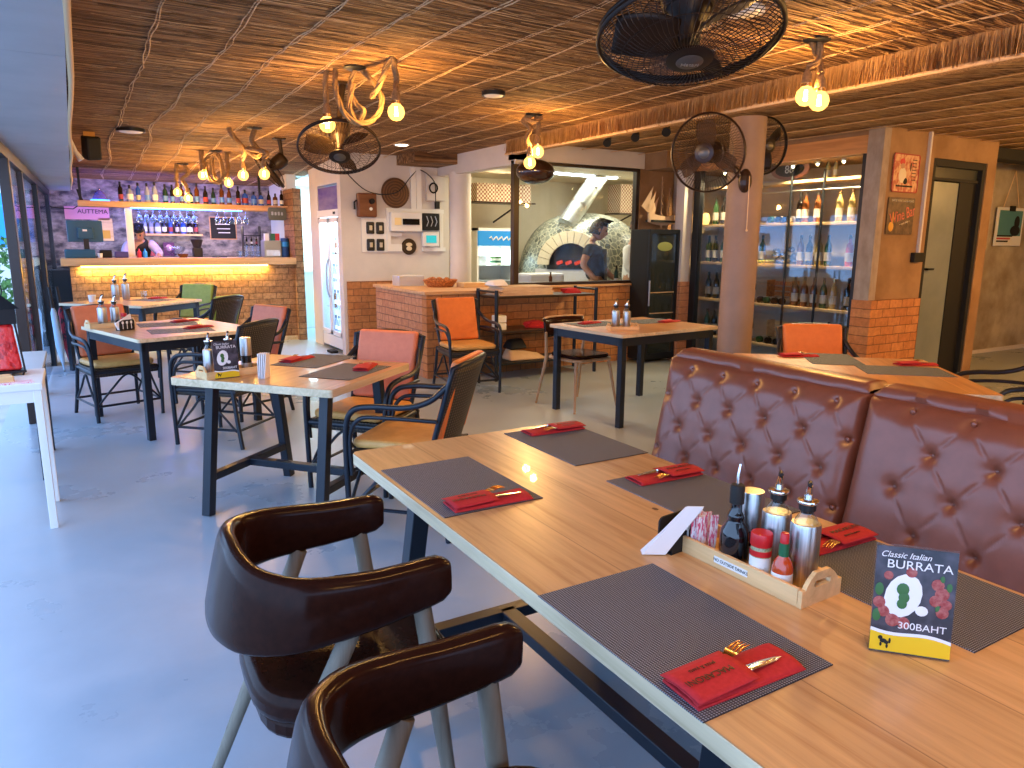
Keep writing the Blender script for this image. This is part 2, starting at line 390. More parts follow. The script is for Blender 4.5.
ce2 = slab('ceiling', 'thatch2', 4.1, 13, -4, 7.16, 2.5, 2.7)
rnd = random.Random(3)
for i in range(12):
    X = .45+.335*i; 
    if X > 4.05: continue
    for dx in (0, .016):
        pts = [(X+dx+rnd.uniform(-.008, .008)+.07*noise.noise(V((X*7, y*.8, 3))), y, ceil_z(y)-.004-.005*rnd.random()) for y in [(-1+j*.13) for j in range(104)] if y < 12.3]
        MB().tube(pts, .0034 if X < 2 else .0022, 4).build('binding_string', 'string', ce)
for i in range(0):
    X = 4.32+.3*i if i < 14 else None
    if X is None: break
    MB().tube([(X+.008*sin(y*3+i), y, 2.492 if y < 8.5 else ceil_z(y)-.008) for y in [(-1+j*.5) for j in range(17)]], .008, 6).build('bamboo_batten', 'string', ce2)
    MB().box(X-.05, X-.02, -1, 7, 2.482, 2.502).build('reed_fold', 'thatch2', ce2)
# loose reeds hanging proud of the thatch, in three tones
reedm = [noisemat('loose_reed_%s' % n_, a_, b_, (9, 9, 9), .9, 0) for n_, a_, b_ in (('dark', (.045, .018, .008), (.13, .06, .024)), ('mid', (.3, .16, .065), (.42, .24, .1)), ('pale', (.55, .33, .14), (.75, .5, .24)))]
lr = MB(); rnd = random.Random(21)
for i in range(9000):
    x = rnd.uniform(.07, 4.0); y = 1.2+10.6*rnd.random()**1.35; L = rnd.uniform(.15, .6); a_ = rnd.gauss(0, .05); w_ = rnd.uniform(.003, .010)
    x1 = min(4.04, x+L*cos(a_)); y1 = y+L*sin(a_); lr.mi = rnd.choice((0, 0, 1, 1, 2))
    if (y > 8.5 and x1 > 2.95) : continue
    z0, z1 = ceil_z(y)-.001-.008*rnd.random(), ceil_z(y1)-.001-.010*rnd.random(); sg = rnd.uniform(-.01, .01)
    xm, ym, zm = (x+x1)/2, (y+y1)/2+sg, (z0+z1)/2-.004
    lr.quad((x, y, z0), (xm, ym, zm), (xm, ym+w_, zm), (x, y+w_, z0)); lr.quad((xm, ym, zm), (x1, y1, z1), (x1, y1+w_, z1), (xm, ym+w_, zm))
lr.build('loose_reeds', reedm, ce)
lr = MB(); nb_ = 16
for b_i in range(nb_):
    X0 = 4.22+.42*b_i
    for i in range(620):
        y = rnd.uniform(.2, 7.0); L = rnd.uniform(.4, .6); a_ = -.62+rnd.gauss(0, .12); w_ = rnd.uniform(.005, .013); lr.mi = rnd.choice((1, 2, 2, 2, 2, 2))
        x = X0+rnd.uniform(-.015, .02); x1 = x+L*cos(a_); y1 = y+L*sin(a_); z0 = 2.482-.006*rnd.random(); z1 = 2.497
        if y1 > 7.0: continue
        lr.quad((x, y, z0), (x1, y1, z1), (x1, y1+w_, z1), (x, y+w_, z0))
    lr.mi = 2; lr.tube([(X0+.008*sin(q*2.3+b_i), q*.5, 2.474) for q in range(15)], .0035, 4)
lr.build('loose_reeds', reedm, ce2)
# straw-fringed beam
bm_ = MB(); bm_.box(4.06, 4.2, -1, 6.98, 2.36, 2.5); beam = S(bm_.build('trim_1', 'fringe'))
fr = MB(); rnd = random.Random(5)
for i in range(5200):
    y = rnd.uniform(-.2, 6.95); x = 4.055-rnd.random()*.012; L = rnd.uniform(.11, .155); dy = rnd.gauss(0, .012); wd = rnd.uniform(.0015, .0035)
    t = 2.5; fr.quad((x, y, t), (x, y+wd, t), (x-.012*rnd.random(), y+wd+dy, t-L), (x-.012, y+dy, t-L))
fr.build('straw_fringe', 'fringe', beam)
MB().cyl((4.05, -1, 2.355), (4.05, 6.98, 2.355), .012, seg=8).build('binding_pole', 'string', beam)
# soffit above the shopfront, with seams
for i, (a, b) in enumerate([(-4, .3), (.304, 3.3), (3.304, 6.4), (6.404, 9.4), (9.404, 12.4)]):
    slab('trim_2', 'soffit', -.62, .04, a, b, 2.1, 2.14)
S(MB().tube([(.052+.006*sin(y*2), y, 2.105+.004*sin(y*5)) for y in [i*.3-3 for i in range(51)]], .012, 8).build('trim_3', M['string'], smooth=60))
slab('trim_4', 'thatch', .03, .05, -4, 12.4, 2.12, 2.6)
# shopfront header, posts and glass (far stretch closed, near stretch open)
def fx(y): return -.56+.025*y
S(MB().bar((fx(-4), -4, 2.06), (fx(12.8), 12.8, 2.06), .07, .08).build('trim_5', 'blackmetal'))
for i, (y, wd, dp) in enumerate([(6.8, .07, .16), (8.0, .06, .12), (9.9, .06, .3), (12.2, .06, .3)]):
    o = MB(); o.box(fx(y)-wd/2, fx(y)+wd/2, y-dp/2, y+dp/2, 0, 2.03)
    S(o.build('trim_%d' % (6+i), 'browndark' if i < 2 else 'blackmetal', bevel=.004))
for i, (a, b) in enumerate([(6.88, 7.94), (8.06, 9.75), (10.05, 12.05)]):
    S(MB().hexa([(fx(a), a, .02), (fx(a)+.008, a, .02), (fx(b)+.008, b, .02), (fx(b), b, .02), (fx(a), a, 2.02), (fx(a)+.008, a, 2.02), (fx(b)+.008, b, 2.02), (fx(b), b, 2.02)]).build('window_%d' % (i+1), 'glass'))
# outside: pavement, hedge, blue shop awning across the lane
M['pave'] = noisemat('outdoor_paving', (.35, .36, .37), (.5, .5, .5), (2, 2, 2), .8, .1)
M['leafg'] = noisemat('hedge_leaf', (.03, .09, .015), (.12, .25, .05), (9, 9, 9), .6, 0)
S(MB().box(-14, -.6, -6, 30, -.12, -.02).build('ground', 'pave'))
hd = MB(); rnd = random.Random(8)
for i in range(1500):
    c = V((rnd.uniform(-3.4, -.7), rnd.uniform(14.6, 15.4), rnd.uniform(0, 1.45))); s_ = rnd.uniform(.05, .1)
    n1 = V((rnd.gauss(0, 1), rnd.gauss(0, 1), rnd.gauss(0, 1))).normalized()*s_; n2 = n1.cross(V((rnd.gauss(0, 1), rnd.gauss(0, 1), rnd.gauss(0, 1)))).normalized()*s_*.5
    hd.quad(c-n1, c+n2, c+n1, c-n2)
hg = hd.build('hedge', 'leafg'); T(hg, 'green leafy hedge outside, beyond the shopfront glass', 'hedge')
M['signblue'] = mat('blue_sign_panel', (.02, .28, .8), .5)
aw = thing('street_awning', 'bright blue shop awning with white letters across the lane outside', 'awning', (-1.4, 17.5, 0))
MB().box(-2.5, 1.15, 0, .6, 1.35, 2.05).build('awning_panel', 'signblue', aw, bevel=.03)
for x in (-2.4, 0, 1.05): MB().box(x-.03, x+.03, .1, .16, -.02, 1.4).build('post', 'blackmetal', aw)
words('H   A', .38, (.3, -.005, 1.68), (pi/2, 0, 0), 'paper', aw)
bl = thing('street_building', 'pale grey building across the lane behind the blue awning', 'building', (-4, 22, 0))
MB().box(-4, 5, 0, 4, -.02, 5).build('wall', 'whitep', bl)
for x in (-3, -.6, 1.8): MB().box(x, x+1.1, -.03, .02, 1.2, 2.5).build('window', 'signblue', bl)

# ---- bar end of the room
slab('wall_back', 'stonewall', -.45, 3.0, 12.4, 12.55, 0, 2.7)
# end pier of the bar in brick
pr = MB(); pr.box(2.74, 2.86, 10.72, 11.3, 0, 2.16); S(pr.build('trim_10', 'barbrick', bevel=.006))
slab('trim_11', 'whitep', 2.7, 2.84, 10.9, 11.2, 2.16, 2.42)
# bright side room behind the doorway
M['sidewall'] = mat('bright_side_room_wall', (.72, .82, .84), .6)
slab('wall_sideroom_back', 'sidewall', 2.86, 5.2, 13.0, 13.1, 0, 2.6)
slab('wall_sideroom_left', 'sidewall', 2.80, 2.87, 11.3, 13.0, 0, 2.6)
slab('wall_sideroom_right', 'sidewall', 3.75, 3.85, 10.4, 13.0, 0, 2.6)
slab('wall_sideroom_top', 'sidewall', 2.8, 5.2, 11.0, 13.1, 2.35, 2.45)
# left-facing wall with fridge niche (x = 2.9)
for b in ((2.9, 3.02, 10.05, 10.38, 0, 2.5), (2.9, 3.02, 9.12, 10.06, 2.15, 2.5), (2.88, 3.02, 8.99, 9.12, 0, 2.5)):
    slab('wall_niche', 'whitep', *b)
slab('wall_niche_back', 'whitep', 3.6, 3.7, 9.1, 10.42, 0, 2.5)
slab('wall_niche_end', 'whitep', 2.9, 3.7, 10.38, 10.44, 0, 2.5)
# panel wall y = 9
slab('wall_panel', 'whitep', 3.02, 4.35, 8.99, 9.12, 0, 2.5)
slab('baseboard_panel', 'brick_y', 2.92, 4.33, 8.95, 8.99, 0, .935)
slab('trim_12', 'thatch', 3.62, 4.3, 8.4, 8.98, 2.38, 2.5)
# round white column at the panel wall end, fascia and lintel of the kitchen opening
S(MB().cyl((4.3, 8.55, 0), (4.3, 8.55, 2.3), .14, seg=32).build('trim_13', 'whitep', smooth=60))
slab('trim_14', 'whitep', 4.19, 4.33, 7.0, 9.0, 2.27, 2.5)
slab('trim_15', 'whitep', 4.19, 6.34, 7.0, 7.15, 2.315, 2.5)
slab('trim_16', 'plaster', 6.0, 6.5, 6.62, 7.0, 2.3, 2.5)
# kitchen shell
slab('wall_kitchen_back', 'cream', 4.2, 9.4, 10.6, 10.7, 0, 2.6)
slab('wall_kitchen_left', 'cream', 4.33, 4.4, 9.12, 10.6, 0, 2.6)
slab('wall_kitchen_right', 'cream', 9.3, 9.4, 7.1, 10.6, 0, 2.6)
slab('trim_17', 'cream', 4.33, 9.35, 7.15, 10.6, 2.44, 2.5)
# wall under the kitchen window, brick
slab('wall_kitchen_front', 'brick_y', 4.19, 6.12, 7.02, 7.16, 0, .93)
slab('trim_18', 'shelfwood', 4.19, 6.1, 6.98, 7.2, .93, .955)
# kitchen window frame and pane
wf = MB()
wf.box(4.19, 4.26, 7.03, 7.1, .955, 2.315); wf.box(5.91, 5.96, 7.03, 7.1, .955, 2.315); wf.box(4.26, 5.91, 7.03, 7.1, .955, .99); wf.box(4.26, 5.91, 7.03, 7.1, 2.28, 2.315)
wo = S(wf.build('window_4', 'browndark', bevel=.004)); MB().box(4.26, 5.91, 7.055, 7.063, .99, 2.28).build('pane', 'glass', wo)
# brown return wall right of the window, pier with brick foot
slab('wall_recess', 'plaster', 5.96, 9.3, 7.02, 7.16, 0.0, 2.5)
pil = slab('trim_19', 'whitep', 6.33, 6.46, 6.64, 6.78, 0, 2.5)
slab('trim_20', 'brick_x', 6.315, 6.475, 6.62, 6.8, 0, .98)
# wine room: back wall, ends, frame, lintel
M['winewall'] = noisemat('wine_room_wall', (.4, .33, .25), (.5, .42, .33), (2, 2, 2), .8, .05)
slab('wall_wine_back', 'winewall', 7.25, 7.35, 4.3, 7.02, 0, 2.5)
slab('wall_wine_end', 'winewall', 6.5, 7.3, 6.95, 7.02, 0, 2.5)
slab('wall_wine_near', 'winewall', 6.62, 7.3, 4.24, 4.34, 0, 2.5)
slab('trim_21', 'lintelwood', 6.42, 6.5, 4.37, 6.64, 2.28, 2.44)
slab('trim_22', 'plaster', 6.46, 6.56, 4.37, 6.9, 2.44, 2.5)
fo = MB(); fo.box(6.46, 6.53, 4.36, 4.44, 0, 2.28); fo.box(6.46, 6.53, 6.52, 6.62, 0, 2.28); fo.box(6.46, 6.53, 4.44, 6.52, 0, .08)
fo = S(fo.build('window_5', 'blackmetal', bevel=.004)); MB().box(6.49, 6.498, 4.44, 6.52, .08, 2.28).build('pane', thinglass('display_pane', (.86, .92, .96), 1.5), fo)
# pier, poster wall, door
slab('trim_23', 'pierconc', 6.40, 6.5, 4.2, 4.36, .925, 2.5)
slab('wall_poster', 'plaster', 6.5, 7.22, 4.2, 4.34, 0, 2.5)
slab('trim_24', 'brick_y', 6.4, 7.2, 4.165, 4.37, 0, .925)
slab('wall_door_top', 'plaster', 7.22, 8.19, 4.2, 4.34, 2.27, 2.5)
slab('wall_door_right', 'plaster', 8.19, 8.36, 4.2, 5.2, 0, 2.5)
slab('trim_25', 'whitep', 7.085, 7.11, 4.17, 4.2, 1.35, 2.5)
dr = MB(); dr.box(7.24, 7.285, 4.21, 4.3, 0, 2.27); dr.box(8.13, 8.19, 4.21, 4.3, 0, 2.27); dr.box(7.285, 8.13, 4.21, 4.3, 2.2, 2.27); dr.box(7.285, 8.13, 4.24, 4.28, 2.07, 2.10)
dr = S(dr.build('door_1', 'black', bevel=.003))
M['frost'] = noisemat('frosted_glass', (.17, .20, .18), (.24, .27, .24), (1.5, 1.5, 1.5), .35, 0)
MB().box(7.31, 7.80, 4.255, 4.27, .05, 2.06).build('frosted_panel', 'frost', dr)
lf = MB(); lf.box(7.285, 7.31, 4.245, 4.285, 0, 2.07); lf.box(7.80, 7.87, 4.245, 4.285, 0, 2.07); lf.box(7.87, 8.13, 4.26, 4.3, 0, 2.07); lf.build('door_leaf', 'black', dr)
MB().box(7.31, 7.42, 4.19, 4.21, 1.195, 1.215).box(7.31, 7.33, 4.19, 4.25, 1.195, 1.215).build('door_handle', 'blackmetal', dr)
MB().box(7.285, 8.13, 4.26, 4.27, 2.1, 2.2).build('transom_glass', mat('dark_transom_glass', (.05, .055, .045), .2), dr)
slab('wall_room_behind', 'black', 7.2, 8.4, 4.7, 4.75, 0, 2.5)
# textured wall with the hanging picture, dark beam above the opening
slab('wall_right', 'concrete', 8.36, 13, 5.2, 5.3, 0, 2.6)
slab('trim_26', 'black', 8.36, 13, 4.3, 4.5, 2.36, 2.47)
slab('baseboard_right', 'whitep', 8.36, 13, 5.18, 5.2, 0, .05)
slab('wall_far_right', 'concrete', 12.9, 13, -4, 5.2, 0, 2.6)
slab('wall_camera_side', 'plaster', 2.5, 13, -4.1, -4, 0, 2.6)
# round column under the beam
cl_ = S(MB().cyl((4.42, 4.0, 0), (4.42, 4.0, 2.36), .13, seg=40).build('column', noisemat('brown_painted_column', (.26, .17, .12), (.32, .21, .15), (3, 3, 3), .55, .03), smooth=60)); cl_.name = 'trim_27'
# ================================================================ lights of the place
WARM = (1, .60, .25)
# ================================================================ tables
def plank_top(L, W, t, m, me, parent, name='tabletop', r=.02, z=.75):
    b = MB(); b.prism(rrect(-L/2, L/2, -W/2, W/2, r), z-t, z)
    for f_ in b.bm.faces:
        f_.material_index = 0 if abs(f_.calc_center_median().z-z) < 1e-4 else 1
    return b.build(name, [m, me], parent, bevel=.003)
# main table: long axis y
mt = thing('dining_table', 'large pine dining table in the foreground with dark trestle legs', 'table', (1.168, 1.2, 0))
b = MB(); b.prism(rrect(-.431, .431, -1.08, 1.09, .03), .712, .75)
for f_ in b.bm.faces: f_.material_index = 0 if abs(f_.calc_center_median().z-.75) < 1e-4 else 1
M['maintop'] = woodmat('broad_pine_planks', (.67, .42, .20), (.50, .265, .105), 'y', .3, 1.5, planks=.2155, coat=.12)
b.build('tabletop', ['maintop', 'edgewood'], mt, bevel=.003)
MB().box(-.33, .33, .76, .82, .672, .712).build('apron', 'navymetal', mt); MB().box(-.33, .33, -.50, -.44, .672, .712).build('apron', 'navymetal', mt)
for y in (.79, -.47):
    for s in (-1, 1): MB().bar((s*.31, y, .68), (s*.40, y, 0), .055, .055, (0, 1, 0)).build('leg', 'navymetal', mt, bevel=.003)
    MB().bar((-.38, y, .19), (.38, y, .19), .05, .04).build('crossbar', 'navymetal', mt, bevel=.003)
MB().bar((0, .79, .19), (0, -.47, .19), .055, .04).build('stretcher', 'navymetal', mt, bevel=.003)
kn = MB()
for x, y in ((.10, .18), (-.12, .72), (.27, -.3)): kn.lathe([(0, 0), (.006, .0002), (.007, 0)], (x, y, .7503), 10, 1, 1.6)
kn.build('wood_knot', mat('dark_knot', (.12, .05, .02), .5), mt)
def square_table(name, label, loc, rz, L, W, parts_m='navymetal', style='apron', top='tabletop_x', grp=None):
    t = thing(name, label, 'table', (loc[0], loc[1], 0), rz, grp)
    plank_top(L, W, .04 if style == 'trestle' else .028, top, 'edgewood', t)
    if style == 'trestle':
        for x in (-L/2+.13, L/2-.13):
            for s in (-1, 1): MB().bar((x, s*(W/2-.16), .71), (x, s*(W/2-.06), 0), .05, .05, (1, 0, 0)).build('leg', parts_m, t, bevel=.003)
            MB().bar((x, -(W/2-.08), .2), (x, W/2-.08, .2), .045, .04).build('crossbar', parts_m, t, bevel=.003)
            MB().bar((x, -(W/2-.16), .69), (x, W/2-.16, .69), .04, .04).build('apron', parts_m, t)
        MB().bar((-L/2+.13, 0, .2), (L/2-.13, 0, .2), .05, .04).build('stretcher', parts_m, t, bevel=.003)
    else:
        a = MB()
        for s in (-1, 1): a.box(-L/2+.03, L/2-.03, s*(W/2-.045)-.012, s*(W/2-.045)+.012, .652, .722); a.box(s*(L/2-.045)-.012, s*(L/2-.045)+.012, -W/2+.03, W/2-.03, .652, .722)
        a.build('apron', parts_m, t)
        for sx in (-1, 1):
            for sy in (-1, 1): MB().bar((sx*(L/2-.055), sy*(W/2-.055), .722), (sx*(L/2-.055), sy*(W/2-.055), 0), .05, .05, (1, 0, 0)).build('leg', parts_m, t, bevel=.003)
    return t
a2 = atan2(3.328-4.047, .986-.357)
square_table('dining_table', 'pine plank trestle table in the middle left with a menu card on it', (.99, 3.955), a2, .95, .84, style='trestle')
a3 = .30
square_table('dining_table', 'pine table with straight dark legs nearest the left shopfront, black napkin stand on it', (.615, 6.38), a3, .95, 1.15)
a4 = atan2(.7, .7)
square_table('dining_table', 'pale table closest to the brick bar front', (.53, 9.3), a4, .98, 1.08, top='tabletop_x')
square_table('dining_table', 'square dark-legged table in the middle of the room, before the kitchen window', (4.08, 4.82), .09, 1.14, .9)
a6 = atan2(-.75, .84)
square_table('dining_table', 'table behind the tufted booth, near the wine display', (3.66, 2.48), a6, 1.13, 1.1, style='apron')
# white table at the open shopfront
wt = thing('side_table', 'white painted table at the left edge by the shopfront, holding the red lantern', 'table', (-.52, 4.4, 0))
MB().box(-.33, .33, -.24, .25, .715, .75).build('tabletop', 'white', wt, bevel=.004)
MB().box(-.31, .31, -.23, .24, .655, .715).build('apron', 'white', wt)
for sx in (-1, 1):
    for sy in (-1, 1): MB().bar((sx*.305, sy*.215, .715), (sx*.31, sy*.22, 0), .035, .035, (1, 0, 0)).build('leg', 'white', wt, bevel=.003)
dk = thing('side_table', 'low dark-legged side table behind the white table', 'table', (-.5, 5.45, 0))
MB().box(-.28, .28, -.4, .4, .66, .69).build('tabletop', 'soffit', dk, bevel=.003)
for sx in (-1, 1):
    for sy in (-1, 1): MB().bar((sx*.24, sy*.36, .66), (sx*.24, sy*.36, 0), .05, .05, (1, 0, 0)).build('leg', 'navymetal', dk, bevel=.003)

# ================================================================ rattan armchairs
def make_rattan(label, loc, rz, grp, cm='orange', with_back=True, m='navymetal'):
    t = thing('rattan_armchair', label, 'chair', (loc[0], loc[1], 0), rz, grp)
    for s in (-1, 1):
        MB().tube(bez([(s*.25, .235, 0), (s*.255, .24, .3), (s*.262, .235, .54), (s*.268, .19, .635), (s*.272, .08, .66), (s*.27, -.08, .665), (s*.255, -.2, .70), (s*.222, -.29, .78)], 5), .015, 8).build('arm', m, t, smooth=60)
        MB().tube(bez([(s*.252, .215, .3), (s*.258, .215, .5), (s*.265, .16, .592), (s*.266, .04, .607), (s*.262, -.1, .607), (s*.24, -.23, .6)], 5), .011, 8).build('arm_rail', m, t, smooth=60)
        MB().tube([(s*.225, -.22, .42), (s*.235, -.25, .2), (s*.25, -.29, 0)], .015, 8).build('leg', m, t, smooth=60)
        MB().tube(bez([(s*.25, .23, .12), (s*.245, .1, .26), (s*.24, 0, .36), (s*.238, -.12, .25), (s*.245, -.25, .12)], 5), .009, 6).build('brace', m, t, smooth=60)
        MB().tube([(s*.25, .235, .13), (s*.243, -.26, .13)], .010, 6).build('stretcher', m, t)
    MB().tube(bez([(-.245, .235, .13), (-.12, .237, .27), (0, .24, .37), (.12, .237, .27), (.245, .235, .13)], 5), .009, 6).build('brace', m, t, smooth=60)
    MB().tube([(-.24, -.27, .13), (.24, -.27, .13)], .010, 6).build('stretcher', m, t); MB().tube([(-.25, .236, .13), (.25, .236, .13)], .010, 6).build('stretcher', m, t)
    # seat frame + woven seat
    MB().tube([(-.25, .235, .4), (.25, .235, .4), (.225, -.24, .4), (-.225, -.24, .4)], .014, 8, closed=True).build('seat_frame', m, t)
    MB().prism([(-.245, .225), (-.22, -.235), (.22, -.235), (.245, .225)], .36, .425).build('seat', 'rattan', t, bevel=.01)
    # back: curved woven shell with a tube rim
    def bk(u, v):
        a = (u-.5)*2; w_ = .205+.035*v; y = -.235-.13*v+.05*(a*a)*(1); z = .43+.45*v-.02*a*a*v
        return (a*w_, y, z)
    g = MB(); g.grid(bk, 10, 8); g.build('backrest', 'rattan', t, smooth=60, solid=.016)
    rim = [bk(u/10, 1) for u in range(11)]
    MB().tube([bk(0, v/4) for v in range(4)] + rim + [bk(1, 1-v/4) for v in range(1, 5)], .014, 8).build('back_frame', m, t, smooth=60)
    sc_ = MB(); sc_.prism(rrect(-.225, .225, -.2, .235, .05), .43, .475); sc_.build('seat_cushion', 'yellow', t, bevel=.018, seg=3, smooth=60)
    if with_back:
        c_ = MB()
        Xm = Matrix.Translation((0, -.205, .475)) @ Matrix.Rotation(R(16), 4, 'X'); c_.X = Xm
        c_.box(-.205, .205, -.022, .03, 0, .43)
        c_.build('back_cushion', cm, t, bevel=.022, seg=4, smooth=60)
    return t
G = 'black rattan armchairs around the tables'
rc = make_rattan('black rattan armchair with orange cushion right beside the far end of the big foreground table', (1.42, 3.40), face(-.70, .71), G, 'orange')
def rch(x, y, fx_, fy_, label, cm=None, drop=None):
    r = dup(rc, (x, y, 0), face(fx_, fy_), label, G)
    if cm: kids(r, {'back_cushion': cm})
    return r
rch(1.43, 4.12, -.76, -.65, 'black rattan armchair with coral back cushion tucked at the far right of the trestle table', 'coral')
rch(3.22, 6.28, -.1, -.99, 'black rattan armchair with bright orange cushion standing in front of the brick island', 'orange')
rch(.22, 6.80, .29, -.96, 'black rattan armchair with dull orange cushion left of the table nearest the shopfront', 'coral')
c6 = rch(.86, 5.56, -.72, .7, 'black rattan armchair seen from behind, mustard seat and no back cushion, before the bar')
for c_ in list(c6.children):
    if c_.name.startswith('back_cushion'): bpy.data.objects.remove(c_)
rch(1.14, 6.33, -.9, -.45, 'black rattan armchair with coral cushion behind the cushionless armchair', 'coral')
rch(1.12, 9.72, -.62, -.78, 'black rattan armchair with green cushion at the table by the bar', 'green')
c8 = rch(1.08, 8.02, -.7, .72, 'black rattan armchair with green cushion seen from behind, nearer than the other green one', 'green')
rch(4.27, 3.06, -.55, -.83, 'black rattan armchair with orange cushion behind the tufted booth table', 'orange')
rch(4.72, 2.12, -.8, .6, 'black rattan armchair at the right edge of the photo beyond the booth')

# ================================================================ leather tub chairs
def make_leather(label, loc, rz, grp):
    t = thing('leather_armchair', label, 'chair', (loc[0], loc[1], 0), rz, grp)
    # horseshoe band; u runs tip to tip
    ctrl = bez([(.225, .23, 0), (.232, .13, 0), (.238, 0, 0), (.226, -.11, 0), (.165, -.185, 0), (.08, -.214, 0), (0, -.22, 0), (-.08, -.214, 0), (-.165, -.185, 0), (-.226, -.11, 0), (-.238, 0, 0), (-.232, .13, 0), (-.225, .23, 0)], 4)
    n = len(ctrl)-1; b = MB(); K = 16; rings = []
    for i, p in enumerate(ctrl):
        a = ctrl[max(0, i-1)]; c = ctrl[min(n, i+1)]; d = (c-a).normalized(); out = V((d.y, -d.x, 0))
        f_ = abs(i/n-.5)*2            # 1 at tips, 0 at back
        s_ = f_*f_*(3-2*f_)
        top = .79-.045*s_+.012*max(0, f_-.75)*4; hgt = .20-.095*s_; th = .024+.004*s_; lean = .10*(1-s_)
        if i in (0, n): sc_ = .72
        elif i in (1, n-1): sc_ = .96
        else: sc_ = 1
        ring = []
        for k in range(K):
            ang = 2*pi*k/K; cx = cos(ang); sz = sin(ang)
            ex = abs(cx)**.6*(1 if cx > 0 else -1); ez = abs(sz)**.42*(1 if sz > 0 else -1)
            zz = top-hgt/2+ez*hgt/2*sc_; xx = ex*th*sc_ + lean*((zz-top)/hgt)*-.0
            tilt = (zz-(top-hgt/2))*(.2*(1-s_)+.04)
            ring.append(b.v(p + out*(xx+tilt) + V((0, 0, zz))))
        rings.append(ring)
    for A, B in zip(rings, rings[1:]):
        for k in range(K): b._f([A[k], A[(k+1) % K], B[(k+1) % K], B[k]])
    b._f(rings[0][::-1]); b._f(rings[-1])
    b.build('backrest', 'leather', t, smooth=70, bevel=.006)
    # seam piping on the upper rim
    for side in (1,):
        pts = []
        for i, p in enumerate(ctrl):
            a = ctrl[max(0, i-1)]; c = ctrl[min(n, i+1)]; d = (c-a).normalized(); out = V((d.y, -d.x, 0)); f_ = abs(i/n-.5)*2; s_ = f_*f_*(3-2*f_)
            top = .79-.045*s_+.012*max(0, f_-.75)*4; hgt = .20-.095*s_
            pts.append(p+out*(side*(.02+.002*s_)+hgt/2*(.2*(1-s_)+.04)) + V((0, 0, top-.004)))
    sp = []
    for k in range(32):
        q = 2*pi*k/32; cx, sy = cos(q), sin(q); x = .225*abs(cx)**.55*(1 if cx > 0 else -1); y = .235*abs(sy)**.6*(1 if sy > 0 else -1)
        sp.append((x*(1-.08*(-y/.245 if y < 0 else 0)), y+.045))
    b = MB(); b.prism(sp, .41, .485); b.build('seat', 'leather', t, bevel=.028, seg=4, smooth=70)
    b = MB(); b.prism([(x*.93, (y-.045)*.93+.045) for x, y in sp], .37, .412); b.build('seat_base', 'leather', t, bevel=.01)
    for s in (-1, 1):
        MB().tube([(s*.228, .16, .67), (s*.232, .19, .45), (s*.245, .245, 0)], [.021, .022, .013], 12).build('leg', 'oak', t, smooth=60)
        MB().tube([(s*.236, .0, .632), (s*.22, -.08, .45), (s*.235, -.27, 0)], [.021, .022, .013], 12).build('leg', 'oak', t, smooth=60)
    return t
GL = 'dark leather tub chairs along the foreground table'
lc = make_leather('dark brown leather tub chair with greyed oak legs beside the middle of the big table', (.44, 1.62), face(1, -.03), GL)
dup(lc, (.425, .83, 0), face(1, 0.02), 'dark brown leather tub chair at the bottom edge of the photo, nearest the camera', GL)

# plywood shell chair behind the middle table
wc = thing('bentwood_chair', 'round-backed brown chair with slim pale wooden legs tucked behind the dark-legged middle table', 'chair', (3.78, 5.2, 0), face(.1, -1))
def wb(u, v):
    a = (u-.5)*2.2; return (.26*sin(a), -.2-.06*cos(a)-.03*v+.05, .60+.17*v+.015*cos(a))
g = MB(); g.grid(wb, 14, 4); g.build('backrest', 'leather', wc, smooth=60, solid=.02)
MB().tube([V(wb(u/14, 1)) for u in range(15)], .011, 8).build('back_frame', 'chairwood', wc, smooth=60)
b = MB(); b.prism(rrect(-.23, .23, -.2, .24, .1), .43, .455); b.build('seat', 'chairwood', wc, bevel=.01)
b = MB(); b.prism(rrect(-.21, .21, -.18, .22, .09), .455, .485); b.build('seat_cushion', 'leather', wc, bevel=.012)
for sx in (-1, 1):
    MB().tube([(sx*.19, .19, .43), (sx*.25, .25, 0)], [.016, .01], 10).build('leg', 'chairwood', wc, smooth=60)
    MB().tube([(sx*.235, -.17, .66), (sx*.21, -.19, .43), (sx*.25, -.28, 0)], [.012, .016, .01], 10).build('leg', 'chairwood', wc, smooth=60)

